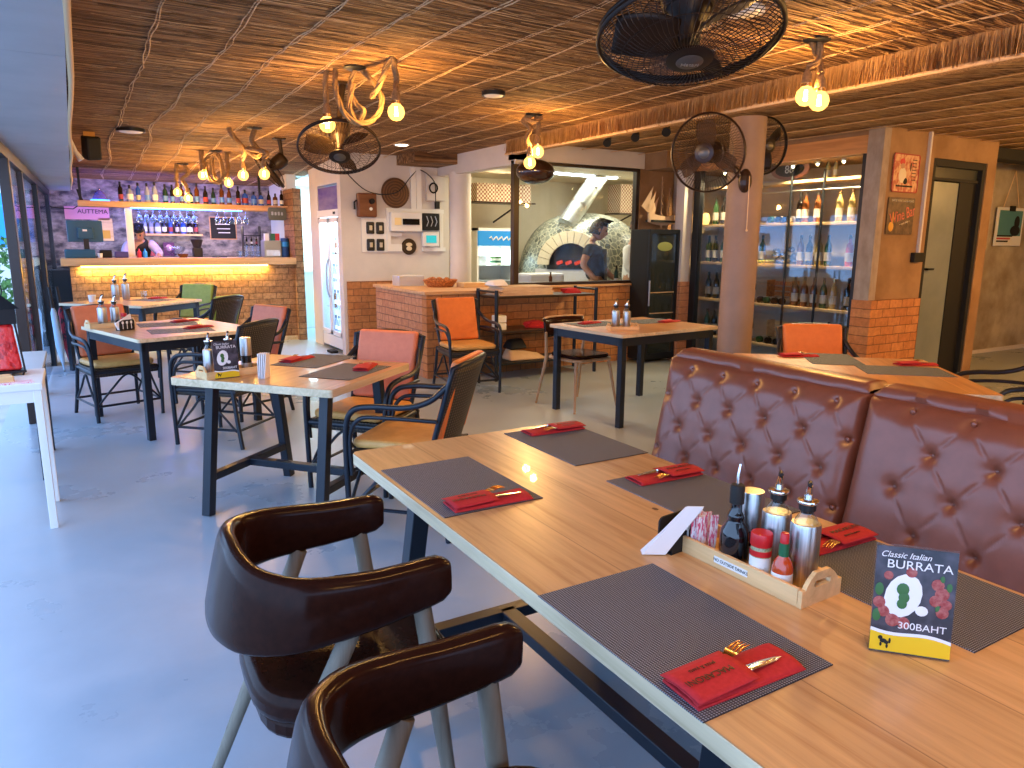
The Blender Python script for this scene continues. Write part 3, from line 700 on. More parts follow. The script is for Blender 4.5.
# ================================================================ tufted booth
def booth(name, label, y0, y1, buttons):
    t = thing(name, label, 'bench', (0, 0, 0), 0, None)
    t.location = (1.9, (y0+y1)/2, 0); yc = (y0+y1)/2; H0, H1 = .40, 1.0
    L = y1-y0; nu, nv = int(L/.0055), 112
    bt = [(y-yc, z) for y, z in buttons]
    dl = []
    for i, a in enumerate(bt):
        for c in bt[i+1:]:
            dy, dz = abs(a[0]-c[0]), abs(a[1]-c[1])
            if .03 < dy < .11 and .07 < dz < .16: dl.append((a, c))
    def fn(u, v):
        y = -L/2+L*u; z = H0+(H1-H0)*v; x = .005+.13*((z-.4)/.6)
        edge = min(min(u, 1-u)*L, (1-v)*(H1-H0))
        puff = -.05*(1-(1-min(1, edge/.06))**2)**.5
        dp = 0
        for by, bz in bt:
            d2 = (y-by)**2+(z-bz)**2
            if d2 < .02: dp = max(dp, .030*math.exp(-sqrt(d2)/.016))
        for (ay, az), (cy, cz_) in dl:
            vy, vz = cy-ay, cz_-az; l2 = vy*vy+vz*vz; q = max(0, min(1, ((y-ay)*vy+(z-az)*vz)/l2))
            d = hypot(y-ay-q*vy, z-az-q*vz)
            if d < .05: dp = max(dp, .0065*math.exp(-d/.0045))
        for by, bz in bt:    # side creases to the end rows
            pass
        wr = .0022*noise.noise(V((y*9, z*9, 1)))
        return (x+puff+dp+wr, y, z)
    g = MB(); P = g.grid(fn, nu, nv)
    # roll over the top and sides to the back
    tops = [P[i][-1] for i in range(nu+1)]
    prev = tops
    for dx, dz in ((.0, .018), (.02, .03), (.07, .034), (.11, .028), (.125, .0), (.10, -.3), (.02, -.615)):
        cur = [g.bm.verts.new((.135+dx, -L/2+L*i/nu, H1+dz*(1 if dz < 0 else min(1, .35+min(i, nu-i)/6)))) for i in range(nu+1)]
        for i in range(nu): g._f([prev[i], prev[i+1], cur[i+1], cur[i]])
        prev = cur
    for i_, sgn in ((0, -1), (nu, 1)):
        col_ = [P[i_][j] for j in range(nv+1)]
        back = [g.bm.verts.new((.135+.02+.105*(j/nv), -L/2+L*i_/nu, H0+(H1-H0)*j/nv)) for j in range(nv+1)]
        for j in range(nv): g._f([col_[j], col_[j+1], back[j+1], back[j]])
    g.build('backrest', 'boothleather', t, smooth=75)
    for by, bz in bt:
        x = .005+.13*((bz-.4)/.6)-.05+.026
        MB().sph((x, by, bz), (.005, .0085, .0085), 10, 6).build('button', 'boothleather', t, smooth=180)
    MB().prism(rrect(-.35, .03, -L/2+.003, L/2-.003, .03), .34, .46).build('seat', 'boothleather', t, bevel=.03, seg=3, smooth=60)
    MB().box(-.27, .13, -L/2+.02, L/2-.02, 0, .34).build('plinth', 'black', t)
    return t
def bgrid(y0, n, dy, rows):
    o = []
    for k, z in enumerate(rows):
        for i in range(n): o.append((y0-i*dy-(dy/2 if k % 2 == 0 else 0)+dy/2, z))
    return o
b1 = []
for k, z in enumerate((.965, .86, .755, .65, .545)):
    for i in range(6):
        y = 2.10-i*.156-(.09 if k % 2 == 0 else 0.0)
        if y > 1.31: b1.append((y, z))
booth('booth_bench', 'tufted chestnut leather booth bench section farther from the camera', 1.30, 2.14, b1)
b2 = []
for k, z in enumerate((.98, .875, .765, .65, .54)):
    for i in range(6):
        y = 1.215-i*.165-(.07 if k % 2 == 0 else -.012)
        if .42 < y < 1.22: b2.append((y, z))
booth('booth_bench', 'tufted chestnut leather booth bench section at the right edge, behind the Burrata card', .36, 1.285, b2)
# ================================================================ table settings
TZ = .7502
GM = 'grey woven placemats'
def mat_at(x, y, rz, label, z=TZ):
    b = MB(); b.box(-.15, .15, -.225, .225, 0, .0022); o = b.build('placemat', 'placemat', loc=(x, y, z), rz=rz)
    return T(o, label, 'placemat', GM)
mat_at(.902, 1.82, 0, 'dark grey woven placemat at the far left corner of the foreground table')
mat_at(.884, .90, 0, 'dark grey woven placemat nearest the camera, on the left side of the foreground table')
mat_at(1.452, 2.015, 0, 'dark grey woven placemat at the far right corner of the foreground table')
mat_at(1.445, 1.40, 0, 'dark grey woven placemat in front of the farther booth section, partly behind the condiment tray')
mat_at(1.43, .80, 0, 'dark grey woven placemat behind the menu card on the foreground table')
mat_at(1.21, 3.775, a2+.0, 'grey placemat at the near right of the trestle table in the middle left')
mat_at(1.16, 4.21, a2+.02, 'grey placemat at the far side of the trestle table in the middle left')
mat_at(.66, 6.12, a3+pi/2-.25, 'grey placemat at the near edge of the table nearest the shopfront')
mat_at(.62, 6.62, a3+pi/2-.25, 'grey placemat at the far edge of the table nearest the shopfront')
mat_at(3.82, 5.02, pi/2, 'grey placemat at the far left of the dark-legged middle table')
mat_at(4.42, 4.98, pi/2, 'grey placemat at the far right of the dark-legged middle table')
mat_at(3.95, 2.80, a6+.0, 'brown-grey placemat at the far left of the table behind the booth')
mat_at(3.94, 2.33, a6+pi/2, 'brown-grey placemat at the right of the table behind the booth')
mat_at(.72, 9.35, a4, 'grey placemat on the table by the brick bar')
GN = 'red folded napkins holding cutlery'
def napkin(label, loc, rz, near=True):
    t = thing('folded_napkin', label, 'napkin', loc, rz, GN)
    def top(u, v): return (-.115+.23*u+.006*v, -.042+.084*v-.008*u, .002+.008*sin(pi*min(1, max(0, v)))**.5+.0015*noise.noise(V((u*9, v*5, 2))))
    g = MB(); g.grid(top, 26, 12)
    g.X = Matrix.Identity(4)
    g.build('napkin_cloth', 'red', t, smooth=60, solid=.002)
    MB().hexa([(-.117, -.043, .0), (.118, -.052, .0), (.123, .034, .0), (-.112, .043, 0), (-.117, -.043, .005), (.118, -.052, .003), (.123, .034, .003), (-.112, .043, .005)]).build('napkin_fold', 'red', t, bevel=.0015)
    def pk(u, v): return (-.116+.13*u, -.044+.088*v, .0125+.005*sin(pi*v)+.003*u)
    g = MB(); g.grid(pk, 8, 8); g.build('pocket', 'red', t, smooth=60, solid=.0015); FX = Matrix.Rotation(.22, 4, 'Z') @ Matrix.Translation((-.012, 0, 0))
    b = MB(); b.X = FX   # fork
    b.tube([(.0, .018, .010), (.03, .02, .0165)], [.003, .0035], 8)
    pr = [(.02, .02), (.03, .020), (.045, .022)]
    b.grid(lambda u, v: (.02+.028*u, .021+(v-.5)*(.008+.018*u**.7), .016+.004*sin(u*2)), 8, 6)
    for k in range(4): b.tube([(.047, .0115+.0063*k, .0195), (.066, .012+.0063*k, .0215), (.088, .0125+.0063*k, .018)], [.0024, .002, .001], 6)
    b.build('fork', 'brass', t, smooth=60)
    b = MB(); b.tube([(.0, -.018, .010), (.02, -.018, .0165)], [.0035, .004], 8)
    b.grid(lambda u, v: (.012+.085*u, -.018+(v-.5)*.015*(1-u**4), .0175-.004*u), 8, 3)
    b.build('knife', 'chrome', t, smooth=60, solid=.0012)
    if near: words('MACARONI', .019, (-.058, -.006, .0215), (0, 0, pi), 'browndark', t, ext=.0003); words('pizza & pasta', .011, (-.05, .018, .0205), (0, 0, pi), 'browndark', t, ext=.0003)
    return t
nz = .7527
napkin('red folded napkin with gold fork and knife, nearest the camera', (.862, .738, nz), 0)
napkin('red folded napkin with cutlery on the far left placemat of the foreground table', (.905, 1.648, nz), 0)
napkin('red folded napkin with cutlery at the far right corner of the foreground table', (1.487, 2.185, nz), pi+.03)
napkin('red folded napkin with cutlery beside the farther booth section, beyond the bottles', (1.475, 1.565, nz), pi)
napkin('red folded napkin with cutlery half hidden behind the steel oil bottles', (1.475, 1.0, nz), pi)
napkin('red folded napkin on the near right of the trestle table', (1.33, 3.83, nz), a2+pi/2+.3, False)
napkin('red folded napkin at the far edge of the trestle table', (1.07, 4.28, nz), a2+pi/2, False)
napkin('red folded napkin on the near placemat of the table nearest the shopfront', (.80, 6.25, nz), a3+.3, False)
napkin('red folded napkin on the far placemat of the table nearest the shopfront', (.76, 6.78, nz), a3+.3, False)
napkin('red folded napkin at the far left of the dark-legged middle table', (3.8, 5.08, nz), .3, False)
napkin('red folded napkin at the far right end of the dark-legged middle table', (4.52, 4.86, nz), .2, False)
napkin('red folded napkin on the right placemat of the table behind the booth', (4.2, 2.42, nz), a6+.3, False)
napkin('red folded napkin at the far left of the table behind the booth', (3.86, 2.97, nz), a6+.3, False)
napkin('red folded napkin on the table by the brick bar', (.8, 9.55, nz), .7, False)

# ---- condiments
M['redcap'] = mat('red_plastic_cap', (.55, .015, .02), .35); M['labelw'] = mat('white_label', (.78, .78, .74), .6)
M['spice'] = noisemat('spice_jar_fill', (.2, .22, .1), (.45, .4, .22), (300, 300, 300), .3, 0)
M['hotsauce'] = mat('orange_red_sauce', (.5, .06, .01), .12, coat=.6); M['greenfoil'] = mat('green_neck_foil', (.01, .12, .05), .4)
M['tinglass'] = thinglass('cruet_neck_glass', (.8, .85, .85), 2)
def steel_bottle(label, loc, grp='steel oil and vinegar bottles', s=1.0, rz=0):
    t = thing('oil_bottle', label, 'bottle', loc, rz, grp)
    MB().lathe([(0, 0), (.0285, 0), (.03, .003), (.03, .125), (.0285, .13), (.02, .131), (0, .131)], seg=28).build('body', 'steel', t, smooth=50)
    MB().lathe([(.024, .13), (.022, .137), (.014, .15), (.013, .158), (.015, .16)], seg=20).build('neck', 'tinglass', t, smooth=60)
    MB().lathe([(0, .15), (.012, .15), (.013, .157), (.017, .158), (.017, .172), (0, .172)], seg=20).build('stopper', 'blackplastic', t, smooth=50)
    MB().lathe([(0, .172), (.021, .172), (.022, .175), (.021, .178), (.009, .18), (.008, .19), (0, .19)], seg=20).build('collar', 'chrome', t, smooth=50)
    MB().tube([(0, 0, .185), (.003, 0, .2), (.012, 0, .212)], [.007, .0065, .005], 10).build('spout', 'chrome', t, smooth=50)
    MB().tube([(.0, 0, .205), (.006, 0, .217), (.018, 0, .216)], [.004, .0045, .004], 8).build('flap', 'blackplastic', t, smooth=50)
    for c in t.children: c.scale = (s, s, s)
    return t
def tray(label, loc, rz, txt=True, grp='wooden condiment trays'):
    t = thing('condiment_tray', label, 'tray', loc, rz, grp)    # long axis x, front at -y
    b = MB(); b.box(-.165, .165, -.062, .062, 0, .008); b.build('base', 'traywood', t)
    for s in (-1, 1): MB().box(-.16, .16, s*.058-.0045, s*.058+.0045, 0, .038).build('side', 'traywood', t, bevel=.001)
    for s in (-1, 1):
        pro = [(-.0625, 0), (.0625, 0), (.0625, .036), (.05, .04), (.036, .056), (.022, .066), (-.022, .066), (-.036, .056), (-.05, .04), (-.0625, .036)]
        b = MB(); b.X = Matrix.Translation((s*.166, 0, 0)) @ Matrix(((0, 0, 1, 0), (1, 0, 0, 0), (0, 1, 0, 0), (0, 0, 0, 1)))
        # end board with a slot: build as two strips around the slot
        b.prism([(-.0625, 0), (.0625, 0), (.0625, .036), (.0505, .036), (-.0505, .036), (-.0625, .036)], -.0045, .0045)
        b.prism([(-.0505, .036), (-.024, .036), (-.026, .042), (-.024, .049), (-.03, .060), (-.036, .056), (-.05, .04)], -.0045, .0045)
        b.prism([(.024, .036), (.0505, .036), (.05, .04), (.036, .056), (.03, .060), (.024, .049), (.026, .042)], -.0045, .0045)
        b.prism([(-.024, .049), (.024, .049), (.03, .060), (.022, .066), (-.022, .066), (-.03, .060)], -.0045, .0045)
        b.build('handle_board', 'traywood', t)
    if txt:
        MB().box(-.05, .04, -.0632, -.0624, .012, .027).build('label', M['labelw'], t)
        words('NO OUTSIDE DRINKS', .0095, (-.005, -.0635, .0195), (pi/2, 0, 0), 'black', t, ext=.0002)
    return t
tr = tray('bamboo condiment tray full of bottles on the foreground table', (1.205, 1.0, TZ), -pi/2+.03)
# tray occupies x 1.14..1.27, y .83..1.17; +x local end faces the camera
def tpos(u, v):     # local -> world
    a = -pi/2+.03; return (1.205+u*cos(a)-v*sin(a), 1.0+u*sin(a)+v*cos(a), TZ+.008)
steel_bottle('steel oil bottle with pourer, the one nearer the camera', tpos(.105, .026), rz=-2.4)
steel_bottle('steel oil bottle with pourer, behind and left of the other one', tpos(.033, .028), rz=-2.3)
pm = thing('pepper_mill', 'steel and black pepper mill with gold-tinted top behind the black bottle', 'mill', tpos(-.035, .030), 0)
MB().lathe([(0, 0), (.026, 0), (.026, .035), (0, .035)], seg=26).build('base', 'steel', pm, smooth=50)
MB().lathe([(0, .035), (.0245, .035), (.0245, .07), (0, .07)], seg=26).build('window_band', 'glassdark', pm, smooth=50)
MB().lathe([(0, .07), (.0265, .07), (.0265, .15), (.025, .155), (0, .156)], seg=26).build('cap', 'steel', pm, smooth=50)
VBS = .93
vb = thing('vinegar_bottle', 'black glossy bottle with thin steel pourer in the condiment tray', 'bottle', tpos(-.03, -.026), 0)
MB().lathe([(0, 0), (.029, 0), (.031, .004), (.031, .07), (.029, .085), (.018, .105), (.0165, .112), (.019, .118), (.0165, .124), (.0125, .132), (.0125, .15), (0, .15)], seg=28).build('body', 'glassdark', vb, smooth=50)
MB().lathe([(0, .15), (.0155, .15), (.0155, .19), (.013, .194), (0, .195)], seg=20).build('cap', 'black', vb, smooth=50)
MB().tube([(0, 0, .19), (-.001, 0, .215), (.004, 0, .242)], [.004, .0038, .0028], 10).build('pourer', 'chrome', vb, smooth=50)
vb.scale = (1, 1, .93)
sj = thing('spice_jar', 'small spice jar with a red lid at the front of the condiment tray', 'jar', tpos(.045, -.032), 0)
MB().lathe([(0, 0), (.0205, 0), (.0215, .003), (.0215, .064), (.018, .072), (0, .072)], seg=24).build('body', 'spice', sj, smooth=50)
MB().lathe([(.0219, .012), (.0219, .05)], seg=24).build('label', 'labelw', sj, smooth=50)
MB().lathe([(0, .072), (.0215, .072), (.0225, .074), (.0225, .096), (.021, .1), (0, .101)], seg=24).build('lid', 'redcap', sj, smooth=50)
MB().lathe([(.0222, .052), (.0222, .064)], seg=24).build('red_band', 'redcap', sj, smooth=50)
hs = thing('hot_sauce_bottle', 'small orange-red hot sauce bottle with green neck and red cap', 'bottle', tpos(.1, -.032), 0)
MB().lathe([(0, 0), (.02, 0), (.021, .003), (.021, .045), (.016, .06), (.0095, .07), (.0085, .085), (0, .085)], seg=24).build('body', 'hotsauce', hs, smooth=50)
MB().lathe([(.0213, .008), (.0213, .036)], seg=24).build('label', 'labelw', hs, smooth=50)
MB().lathe([(0, .07), (.0105, .07), (.0095, .097), (0, .097)], seg=20).build('neck_foil', 'greenfoil', hs, smooth=50)
MB().lathe([(0, .097), (.009, .097), (.0085, .116), (.007, .118), (0, .118)], seg=16).build('cap', 'redcap', hs, smooth=50)
M['packet'] = noisemat('pink_striped_packet', (.7, .1, .2), (.85, .8, .82), (260, 260, 40), .6, 0, p=(.44, .5))
rs = random.Random(4)
for k in range(9):
    p = tpos(-.118+rs.uniform(-.022, .022), -.028+rs.uniform(-.016, .016)); dx, dy = rs.uniform(-.012, .012), rs.uniform(-.012, .012)
    b = MB(); b.hexa([(-.0085, -.0015, 0), (.0085, -.0015, 0), (.0085, .0015, 0), (-.0085, .0015, 0), (dx-.0095, dy-.001, .083), (dx+.0095, dy-.001, .083), (dx+.0095, dy+.001, .083), (dx-.0095, dy+.001, .083)])
    T(b.build('sugar_packet', 'packet', loc=p, rz=rs.uniform(-.6, .6)), 'thin pink and white sugar packet standing in the tray on the foreground table', 'packet', 'sugar packets in the tray')
def napkin_stand(label, loc, rz, s=1, spoons=1, fill=True):
    t = thing('napkin_holder', label, 'napkin holder', loc, rz, 'black napkin holders')
    for y in (-.018, .018):
        b = MB(); b.X = Matrix.Translation((0, y, 0)) @ Matrix(((1, 0, 0, 0), (0, 0, 1, 0), (0, 1, 0, 0), (0, 0, 0, 1)))
        b.prism(rrect(-.05, .05, 0, .078, .014), -.002, .002); b.build('side_plate', 'black', t)
    MB().box(-.05, .05, -.02, .02, 0, .004).build('base', 'black', t)
    for q in range(spoons):
        x = 0 if spoons == 1 else -.028+.028*q
        b = MB(); b.tube([(x, -.0215, .012), (x, -.0215, .05)], .0022, 6); b.sph((x, -.0215, .058), (.008, .0015, .011), 12, 6)
        b.build('spoon_cutout', 'labelw', t, smooth=60)
    def fan(u, v):
        a = (u-.5)
        return (-.035*v*0+a*(.07+.05*v), (.001 if u < .5 else -.001), .008+.13*v*(1-.35*abs(a)))
    for k in range(5 if fill else 0):
        b = MB(); y0 = -.011+.0055*k
        b.hexa([(-.045, y0-.002, .005), (.042, y0-.002, .005), (.042, y0+.002, .005), (-.045, y0+.002, .005), (-.075+.004*k, y0*1.6-.002, .055), (.02+.006*k, y0*2-.001, .122-.003*k), (.03+.006*k, y0*2+.001, .115-.003*k), (-.075+.004*k, y0*1.6+.002, .055)])
        b.build('paper_napkin', 'paper', t, bevel=.001)
    return t
nh = napkin_stand('black napkin holder with white paper napkins beside the condiment tray', (1.150, 1.165, TZ), .12, fill=False)
nh.scale = (1.05, 1.05, 1.0)
b = MB()
for k in range(6):       # slanting wedge of napkins held by the stand
    o_ = V((.51, .86, 0))*(.0045*k-.012); B_ = V((-.05, .02, .002)); T_ = V((.026, -.026, .118-.004*(k % 3)-.002*k)); wv = V((.86, -.51, 0))
    w0, w1 = wv*.027, wv*.019
    b.hexa([B_-w0+o_, B_+w0+o_, B_+w0+o_+V((.001, .002, 0)), B_-w0+o_+V((.001, .002, 0)), T_-w1+o_, T_+w1+o_, T_+w1+o_+V((.001, .002, 0)), T_-w1+o_+V((.001, .002, 0))])
T(b.build('paper_napkin', 'paper', loc=(1.122, 1.148, TZ), bevel=.0008), 'white paper napkins leaning in the black holder beside the condiment tray', 'napkin')
# ---- menu cards
def cardmat():
    m = mat('dark_menu_print', (.03, .03, .04), .3, coat=.3); t = NT(m); mp = t.coord((30, 30, 30))
    n = t.add('ShaderNodeTexNoise', Scale=1., Detail=3.); t.link(mp, 'Vector', n, 'Vector')
    r = t.ramp(n, 'Fac', [(.4, (.022, .022, .032)), (.7, (.10, .085, .11))]); t.link(r, 'Color', t.b, 'Base Color'); return m
M['menuprint'] = cardmat(); M['menuyellow'] = mat('menu_yellow', (.85, .52, .01), .4)
M['tomato'] = noisemat('printed_tomato', (.28, .03, .03), (.42, .13, .11), (160, 160, 160), .4, 0); M['basil'] = mat('printed_leaf', (.04, .14, .035), .4)
M['acrylic'] = thinglass('acrylic_stand', (.96, .98, 1), 1.)
def menu(label, loc, rz, full=True):
    t = thing('menu_card', label, 'menu card', loc, rz, 'menu cards in acrylic stands')   # faces -y
    W, Hh = .1, .148
    X = Matrix.Rotation(R(-6), 4, 'X')
    def sh(b): b.X = X; return b
    sh(MB()).box(-W/2, W/2, 0, .002, .001, Hh).build('card', 'menuprint', t)
    sh(MB()).box(-W/2-.001, W/2+.001, .002, .0035, 0, Hh+.002).build('acrylic_back', 'acrylic', t)
    MB().box(-W/2, W/2, -.002, .04, 0, .002).build('stand_foot', 'acrylic', t)
    y = -.0006
    b = sh(MB()); pts = [(-W/2, .003)] + [(W/2, .003)] + [(W/2-W*k/10, .022+.009*(k/10)+.003*sin(k*.6)) for k in range(11)]
    vs = [b.v((x, y, z)) for x, z in pts]; b._f(vs); b.build('yellow_band', 'menuyellow', t)
    b = sh(MB()); pts = [(W/2-W*k/10, .022+.009*(k/10)+.003*sin(k*.6)) for k in range(11)]; pts = pts + [(x, z+.0045) for x, z in pts[::-1]]
    vs = [b.v((x, y*1.3, z)) for x, z in pts]; b._f(vs); b.build('white_wave', 'paper', t)
    b = sh(MB()); b.X = X @ Matrix.Translation((-.013, 0, .082)) @ Matrix.Rotation(.3, 4, 'Y'); b.sph((0, y, 0), (.0225, .0005, .031), 20, 8); b.build('burrata_picture', 'paper', t)
    b = sh(MB()); b.sph((.011, y, .064), (.008, .0005, .007), 12, 6); b.build('burrata_knot', 'paper', t)
    b = sh(MB())
    for k, (x, z, r_) in enumerate(((-.014, .091, .008), (-.012, .08, .007), (-.014, .071, .0065))): b.sph((x, y*2.4, z), (r_, .0005, r_*1.1), 10, 6)
    b.build('basil_picture', 'basil', t)
    rr = random.Random(2)
    if full:
        for x, z, r_ in ((.028, .102, .008), (.034, .09, .009), (.027, .08, .008), (.04, .076, .007), (.036, .065, .008), (-.042, .07, .008), (-.036, .058, .008), (-.024, .047, .009), (-.01, .045, .008), (-.033, .108, .006), (-.005, .115, .007)):
            b = sh(MB()); b.sph((x, y*1.2, z), (r_, .0005, r_), 10, 6); b.build('tomato_picture', 'tomato', t)
        for x, z, r_ in ((-.043, .088, .009), (.042, .1, .006), (.03, .07, .005), (-.044, .052, .009), (.033, .11, .005)):
            b = sh(MB()); b.sph((x, y*1.2, z), (r_*.6, .0005, r_), 10, 6); b.build('leaf_picture', 'basil', t)
    rx = pi/2-R(6)
    def tx(s, size, x, z, **k):
        p = X @ V((x, -.0012, z)); return words(s, size, p, (pi/2-R(6)+R(0), 0, 0), 'paper', t, ext=.0002, **k)
    tx('BURRATA', .0165, .004, .124, sx=1.12); tx('Classic Italian', .0115, -.014, .137, shear=.35)
    tx('300BAHT', .0135, .013, .041, sx=1.1)
    b = sh(MB())    # small dark lion emblem
    for x, z, a, c_ in ((-.033, .017, .0045, .003), (-.037, .021, .003, .003), (-.029, .015, .003, .0025), (-.025, .018, .0015, .004), (-.036, .012, .0015, .003), (-.028, .010, .0015, .003)): b.sph((x, -.0012, z), (a, .0004, c_), 10, 6)
    b.build('lion_emblem', 'black', t)
    return t
menu('BURRATA 300BAHT menu card in an acrylic stand on the foreground table', (1.172, .628, TZ), R(-47)).scale = (1.25, 1.25, 1.28)
menu('small BURRATA menu card on the trestle table in the middle left', (.617, 3.87, TZ), R(8), False).scale = (1.22, 1.2, 1.28)
# ---- trestle table condiments
tray('wooden condiment tray on the trestle table behind its menu card', (.66, 3.96, TZ), .3, False)
for (x, y, lb) in ((.55, 3.97, 'steel oil bottle at the left of the trestle table tray'), (.65, 4.0, 'steel oil bottle in the middle of the trestle table tray')):
    steel_bottle(lb, (x, y, TZ+.008), rz=-1.5)
p2 = pm.copy(); C.objects.link(p2); p2.location = (.745, 4.04, TZ+.008); p2['label'] = 'steel pepper mill in the trestle table tray'
for ch in pm.children: q = ch.copy(); C.objects.link(q); q.parent = p2; q.scale = (1.1, 1.1, 1.12)
b = MB()
for k in range(5): b.hexa([(-.03, -.02+.008*k, 0), (.03, -.02+.008*k, 0), (.03, -.016+.008*k, 0), (-.03, -.016+.008*k, 0), (-.022, -.03+.011*k, .125), (.018, -.03+.011*k, .128), (.018, -.026+.011*k, .128), (-.022, -.026+.011*k, .125)])
T(b.build('paper_napkin', 'paper', loc=(.78, 3.80, TZ), rz=.9), 'bunch of upright white paper napkins on the trestle table', 'napkin')
# ---- shopfront table
napkin_stand('black napkin holder with three spoon shapes on the table nearest the shopfront', (.29, 6.33, TZ), .55, 1, 3).scale = (1.25, 1.2, 1.05)
tray('wooden condiment tray on the table nearest the shopfront', (.2, 6.62, TZ), .3, False)
steel_bottle('steel oil bottle at the left on the table nearest the shopfront', (.15, 6.6, TZ+.008), s=1.15)
steel_bottle('steel oil bottle at the right on the table nearest the shopfront', (.24, 6.66, TZ+.008), s=1.1)
o = sj.copy(); C.objects.link(o); o.location = (.30, 6.6, TZ+.008); o['label'] = 'red-lidded spice jar on the table nearest the shopfront'
for ch in sj.children: q = ch.copy(); C.objects.link(q); q.parent = o
# ---- middle table
tray('pale wooden tray with steel bottles on the dark-legged middle table', (3.78, 4.6, TZ), -.4, False).scale = (.7, 1, .8)
steel_bottle('steel oil bottle at the left on the dark-legged middle table', (3.73, 4.63, TZ+.008), s=1.1)
steel_bottle('steel oil bottle at the right on the dark-legged middle table', (3.82, 4.60, TZ+.008), s=1.08)
# ---- bar-side table
steel_bottle('steel oil bottle at the left on the bar-side table', (.37, 9.55, TZ), s=1.3)
steel_bottle('steel oil bottle at the right on the bar-side table', (.48, 9.6, TZ), s=1.35)
def glassy(name, label, cat, loc, r, h, m='clearglass', grp=None):
    return T(MB().lathe([(0, 0), (r*.8, 0), (r, h), (r*.94, h), (r*.76, h*.06), (0, h*.06)], seg=18).build(name, m, loc=loc, smooth=50), label, cat, grp)
glassy('cup', 'white cup standing on the left end of the bar-side table', 'cup', (.13, 9.35, TZ), .04, .075, 'labelw')
glassy('drinking_glass', 'clear tumbler on the right side of the bar-side table', 'glass', (.66, 9.5, TZ), .036, .095)
# ---- white table: lantern, wood block, coaster
M['lred'] = noisemat('red_crackle_glass', (.45, .005, .01), (.75, .03, .03), (28, 28, 28), .12, .5, p=(.42, .5), coat=.6)
ln = thing('lantern', 'red glass and black metal lantern on the white table by the shopfront', 'lantern', (-.375, 4.52, .7502), .2); ln.scale = (1.05, 1.05, 1.2)
for sx in (-1, 1):
    for sy in (-1, 1): MB().tube([(sx*.075, sy*.075, 0), (sx*.085, sy*.085, .02), (sx*.066, sy*.066, .23)], .005, 6).build('corner_post', 'blackmetal', ln)
MB().box(-.09, .09, -.09, .09, .012, .022).build('base', 'blackmetal', ln)
MB().hexa([(-.078, -.078, .023), (.078, -.078, .023), (.078, .078, .023), (-.078, .078, .023), (-.06, -.06, .22), (.06, -.06, .22), (.06, .06, .22), (-.06, .06, .22)]).build('glass_body', 'lred', ln, bevel=.012)
b = MB(); b.box(-.075, .075, -.075, .075, .22, .285); b.build('band', 'blackmetal', ln)
b = MB(); b.hexa([(-.09, -.09, .285), (.09, -.09, .285), (.09, .09, .285), (-.09, .09, .285), (-.03, -.03, .34), (.03, -.03, .34), (.03, .03, .34), (-.03, .03, .34)]); b.build('roof', 'blackmetal', ln)
MB().tube([(.04*cos(t_*pi/8), 0, .36+.045*sin(t_*pi/8)) for t_ in range(16)], .003, 6, closed=True).build('ring', 'blackmetal', ln)
T(MB().prism(rrect(-.06, .045, -.045, .045, .01), 0, .032).build('wooden_block', 'traywood', loc=(-.36, 4.27, .7502), rz=.25, bevel=.004), 'small pale wooden block at the left edge of the white table', 'block')
T(MB().box(-.07, .07, -.04, .04, 0, .004).build('patterned_card', 'packet', loc=(-.30, 4.22, .7502), rz=.15), 'flat patterned card beside the wooden block on the white table', 'card')
# ---- umbrellas against the shopfront
M['umbblue'] = mat('pale_blue_umbrella', (.35, .5, .62), .5); M['umbred'] = noisemat('dark_red_plaid_umbrella', (.03, .01, .02), (.4, .02, .04), (40, 40, 14), .6, 0, p=(.45, .5))
for k, (x, y, m, lb) in enumerate(((-.205, 9.3, 'umbblue', 'folded pale blue umbrella leaning by the shopfront post'), (-.135, 9.36, 'umbred', 'folded dark red plaid umbrella leaning by the shopfront post'))):
    t = thing('umbrella', lb, 'umbrella', (x, y, 0), 0)
    top = (-.06, .08, .92)
    def L_(q): return V((0, 0, .0)).lerp(V(top), q)
    MB().tube([L_(0), L_(.1), L_(.3), L_(.7), L_(.76)], [.006, .014, .04, .03, .012], 10).build('canopy', m, t, smooth=60)
    MB().tube([L_(-.0)+V((0, 0, 0)), L_(.1)], .007, 8).build('tip', 'blackmetal', t)
    MB().tube([L_(.75), L_(1)], .014, 8).build('handle', 'black', t, smooth=60)
# ================================================================ pendants
def bulbglass():
    m = bpy.data.materials.new('amber_globe'); m.use_nodes = True; t = m.node_tree; n = t.nodes; n.clear()
    o = n.new('ShaderNodeOutputMaterial'); tr = n.new('ShaderNodeBsdfTransparent'); e = n.new('ShaderNodeEmission'); mx = n.new('ShaderNodeMixShader')
    tr.inputs[0].default_value = (1, .85, .55, 1); e.inputs[0].default_value = (1, .5, .1, 1); e.inputs[1].default_value = 3.2; mx.inputs[0].default_value = .5
    t.links.new(tr.outputs[0], mx.inputs[1]); t.links.new(e.outputs[0], mx.inputs[2]); t.links.new(mx.outputs[0], o.inputs[0]); return m
M['globe'] = bulbglass(); M['fil'] = emis('glowing_filament', (1, .78, .4), 90); M['neckglow'] = emis('lit_lamp_collar', (1, .5, .12), 2.)
def rope(b, pts, r, tw=26):
    pts = bez(pts, 7); n = len(pts); L = [0]
    for a, c in zip(pts, pts[1:]): L.append(L[-1]+(c-a).length)
    for k in range(3):
        q = []
        u = V((0, 0, 1))
        for i, p in enumerate(pts):
            d = (pts[min(n-1, i+1)]-pts[max(0, i-1)]).normalized()
            if abs(d.dot(u)) > .95: u = V((1, 0, .2)).normalized()
            u = (u-d*u.dot(d)).normalized(); w_ = d.cross(u); an = L[i]*tw*.014/r+k*2*pi/3
            q.append(p+(u*cos(an)+w_*sin(an))*r*.5)
        b.tube(q, r*.62, 6)
PW = 2.6
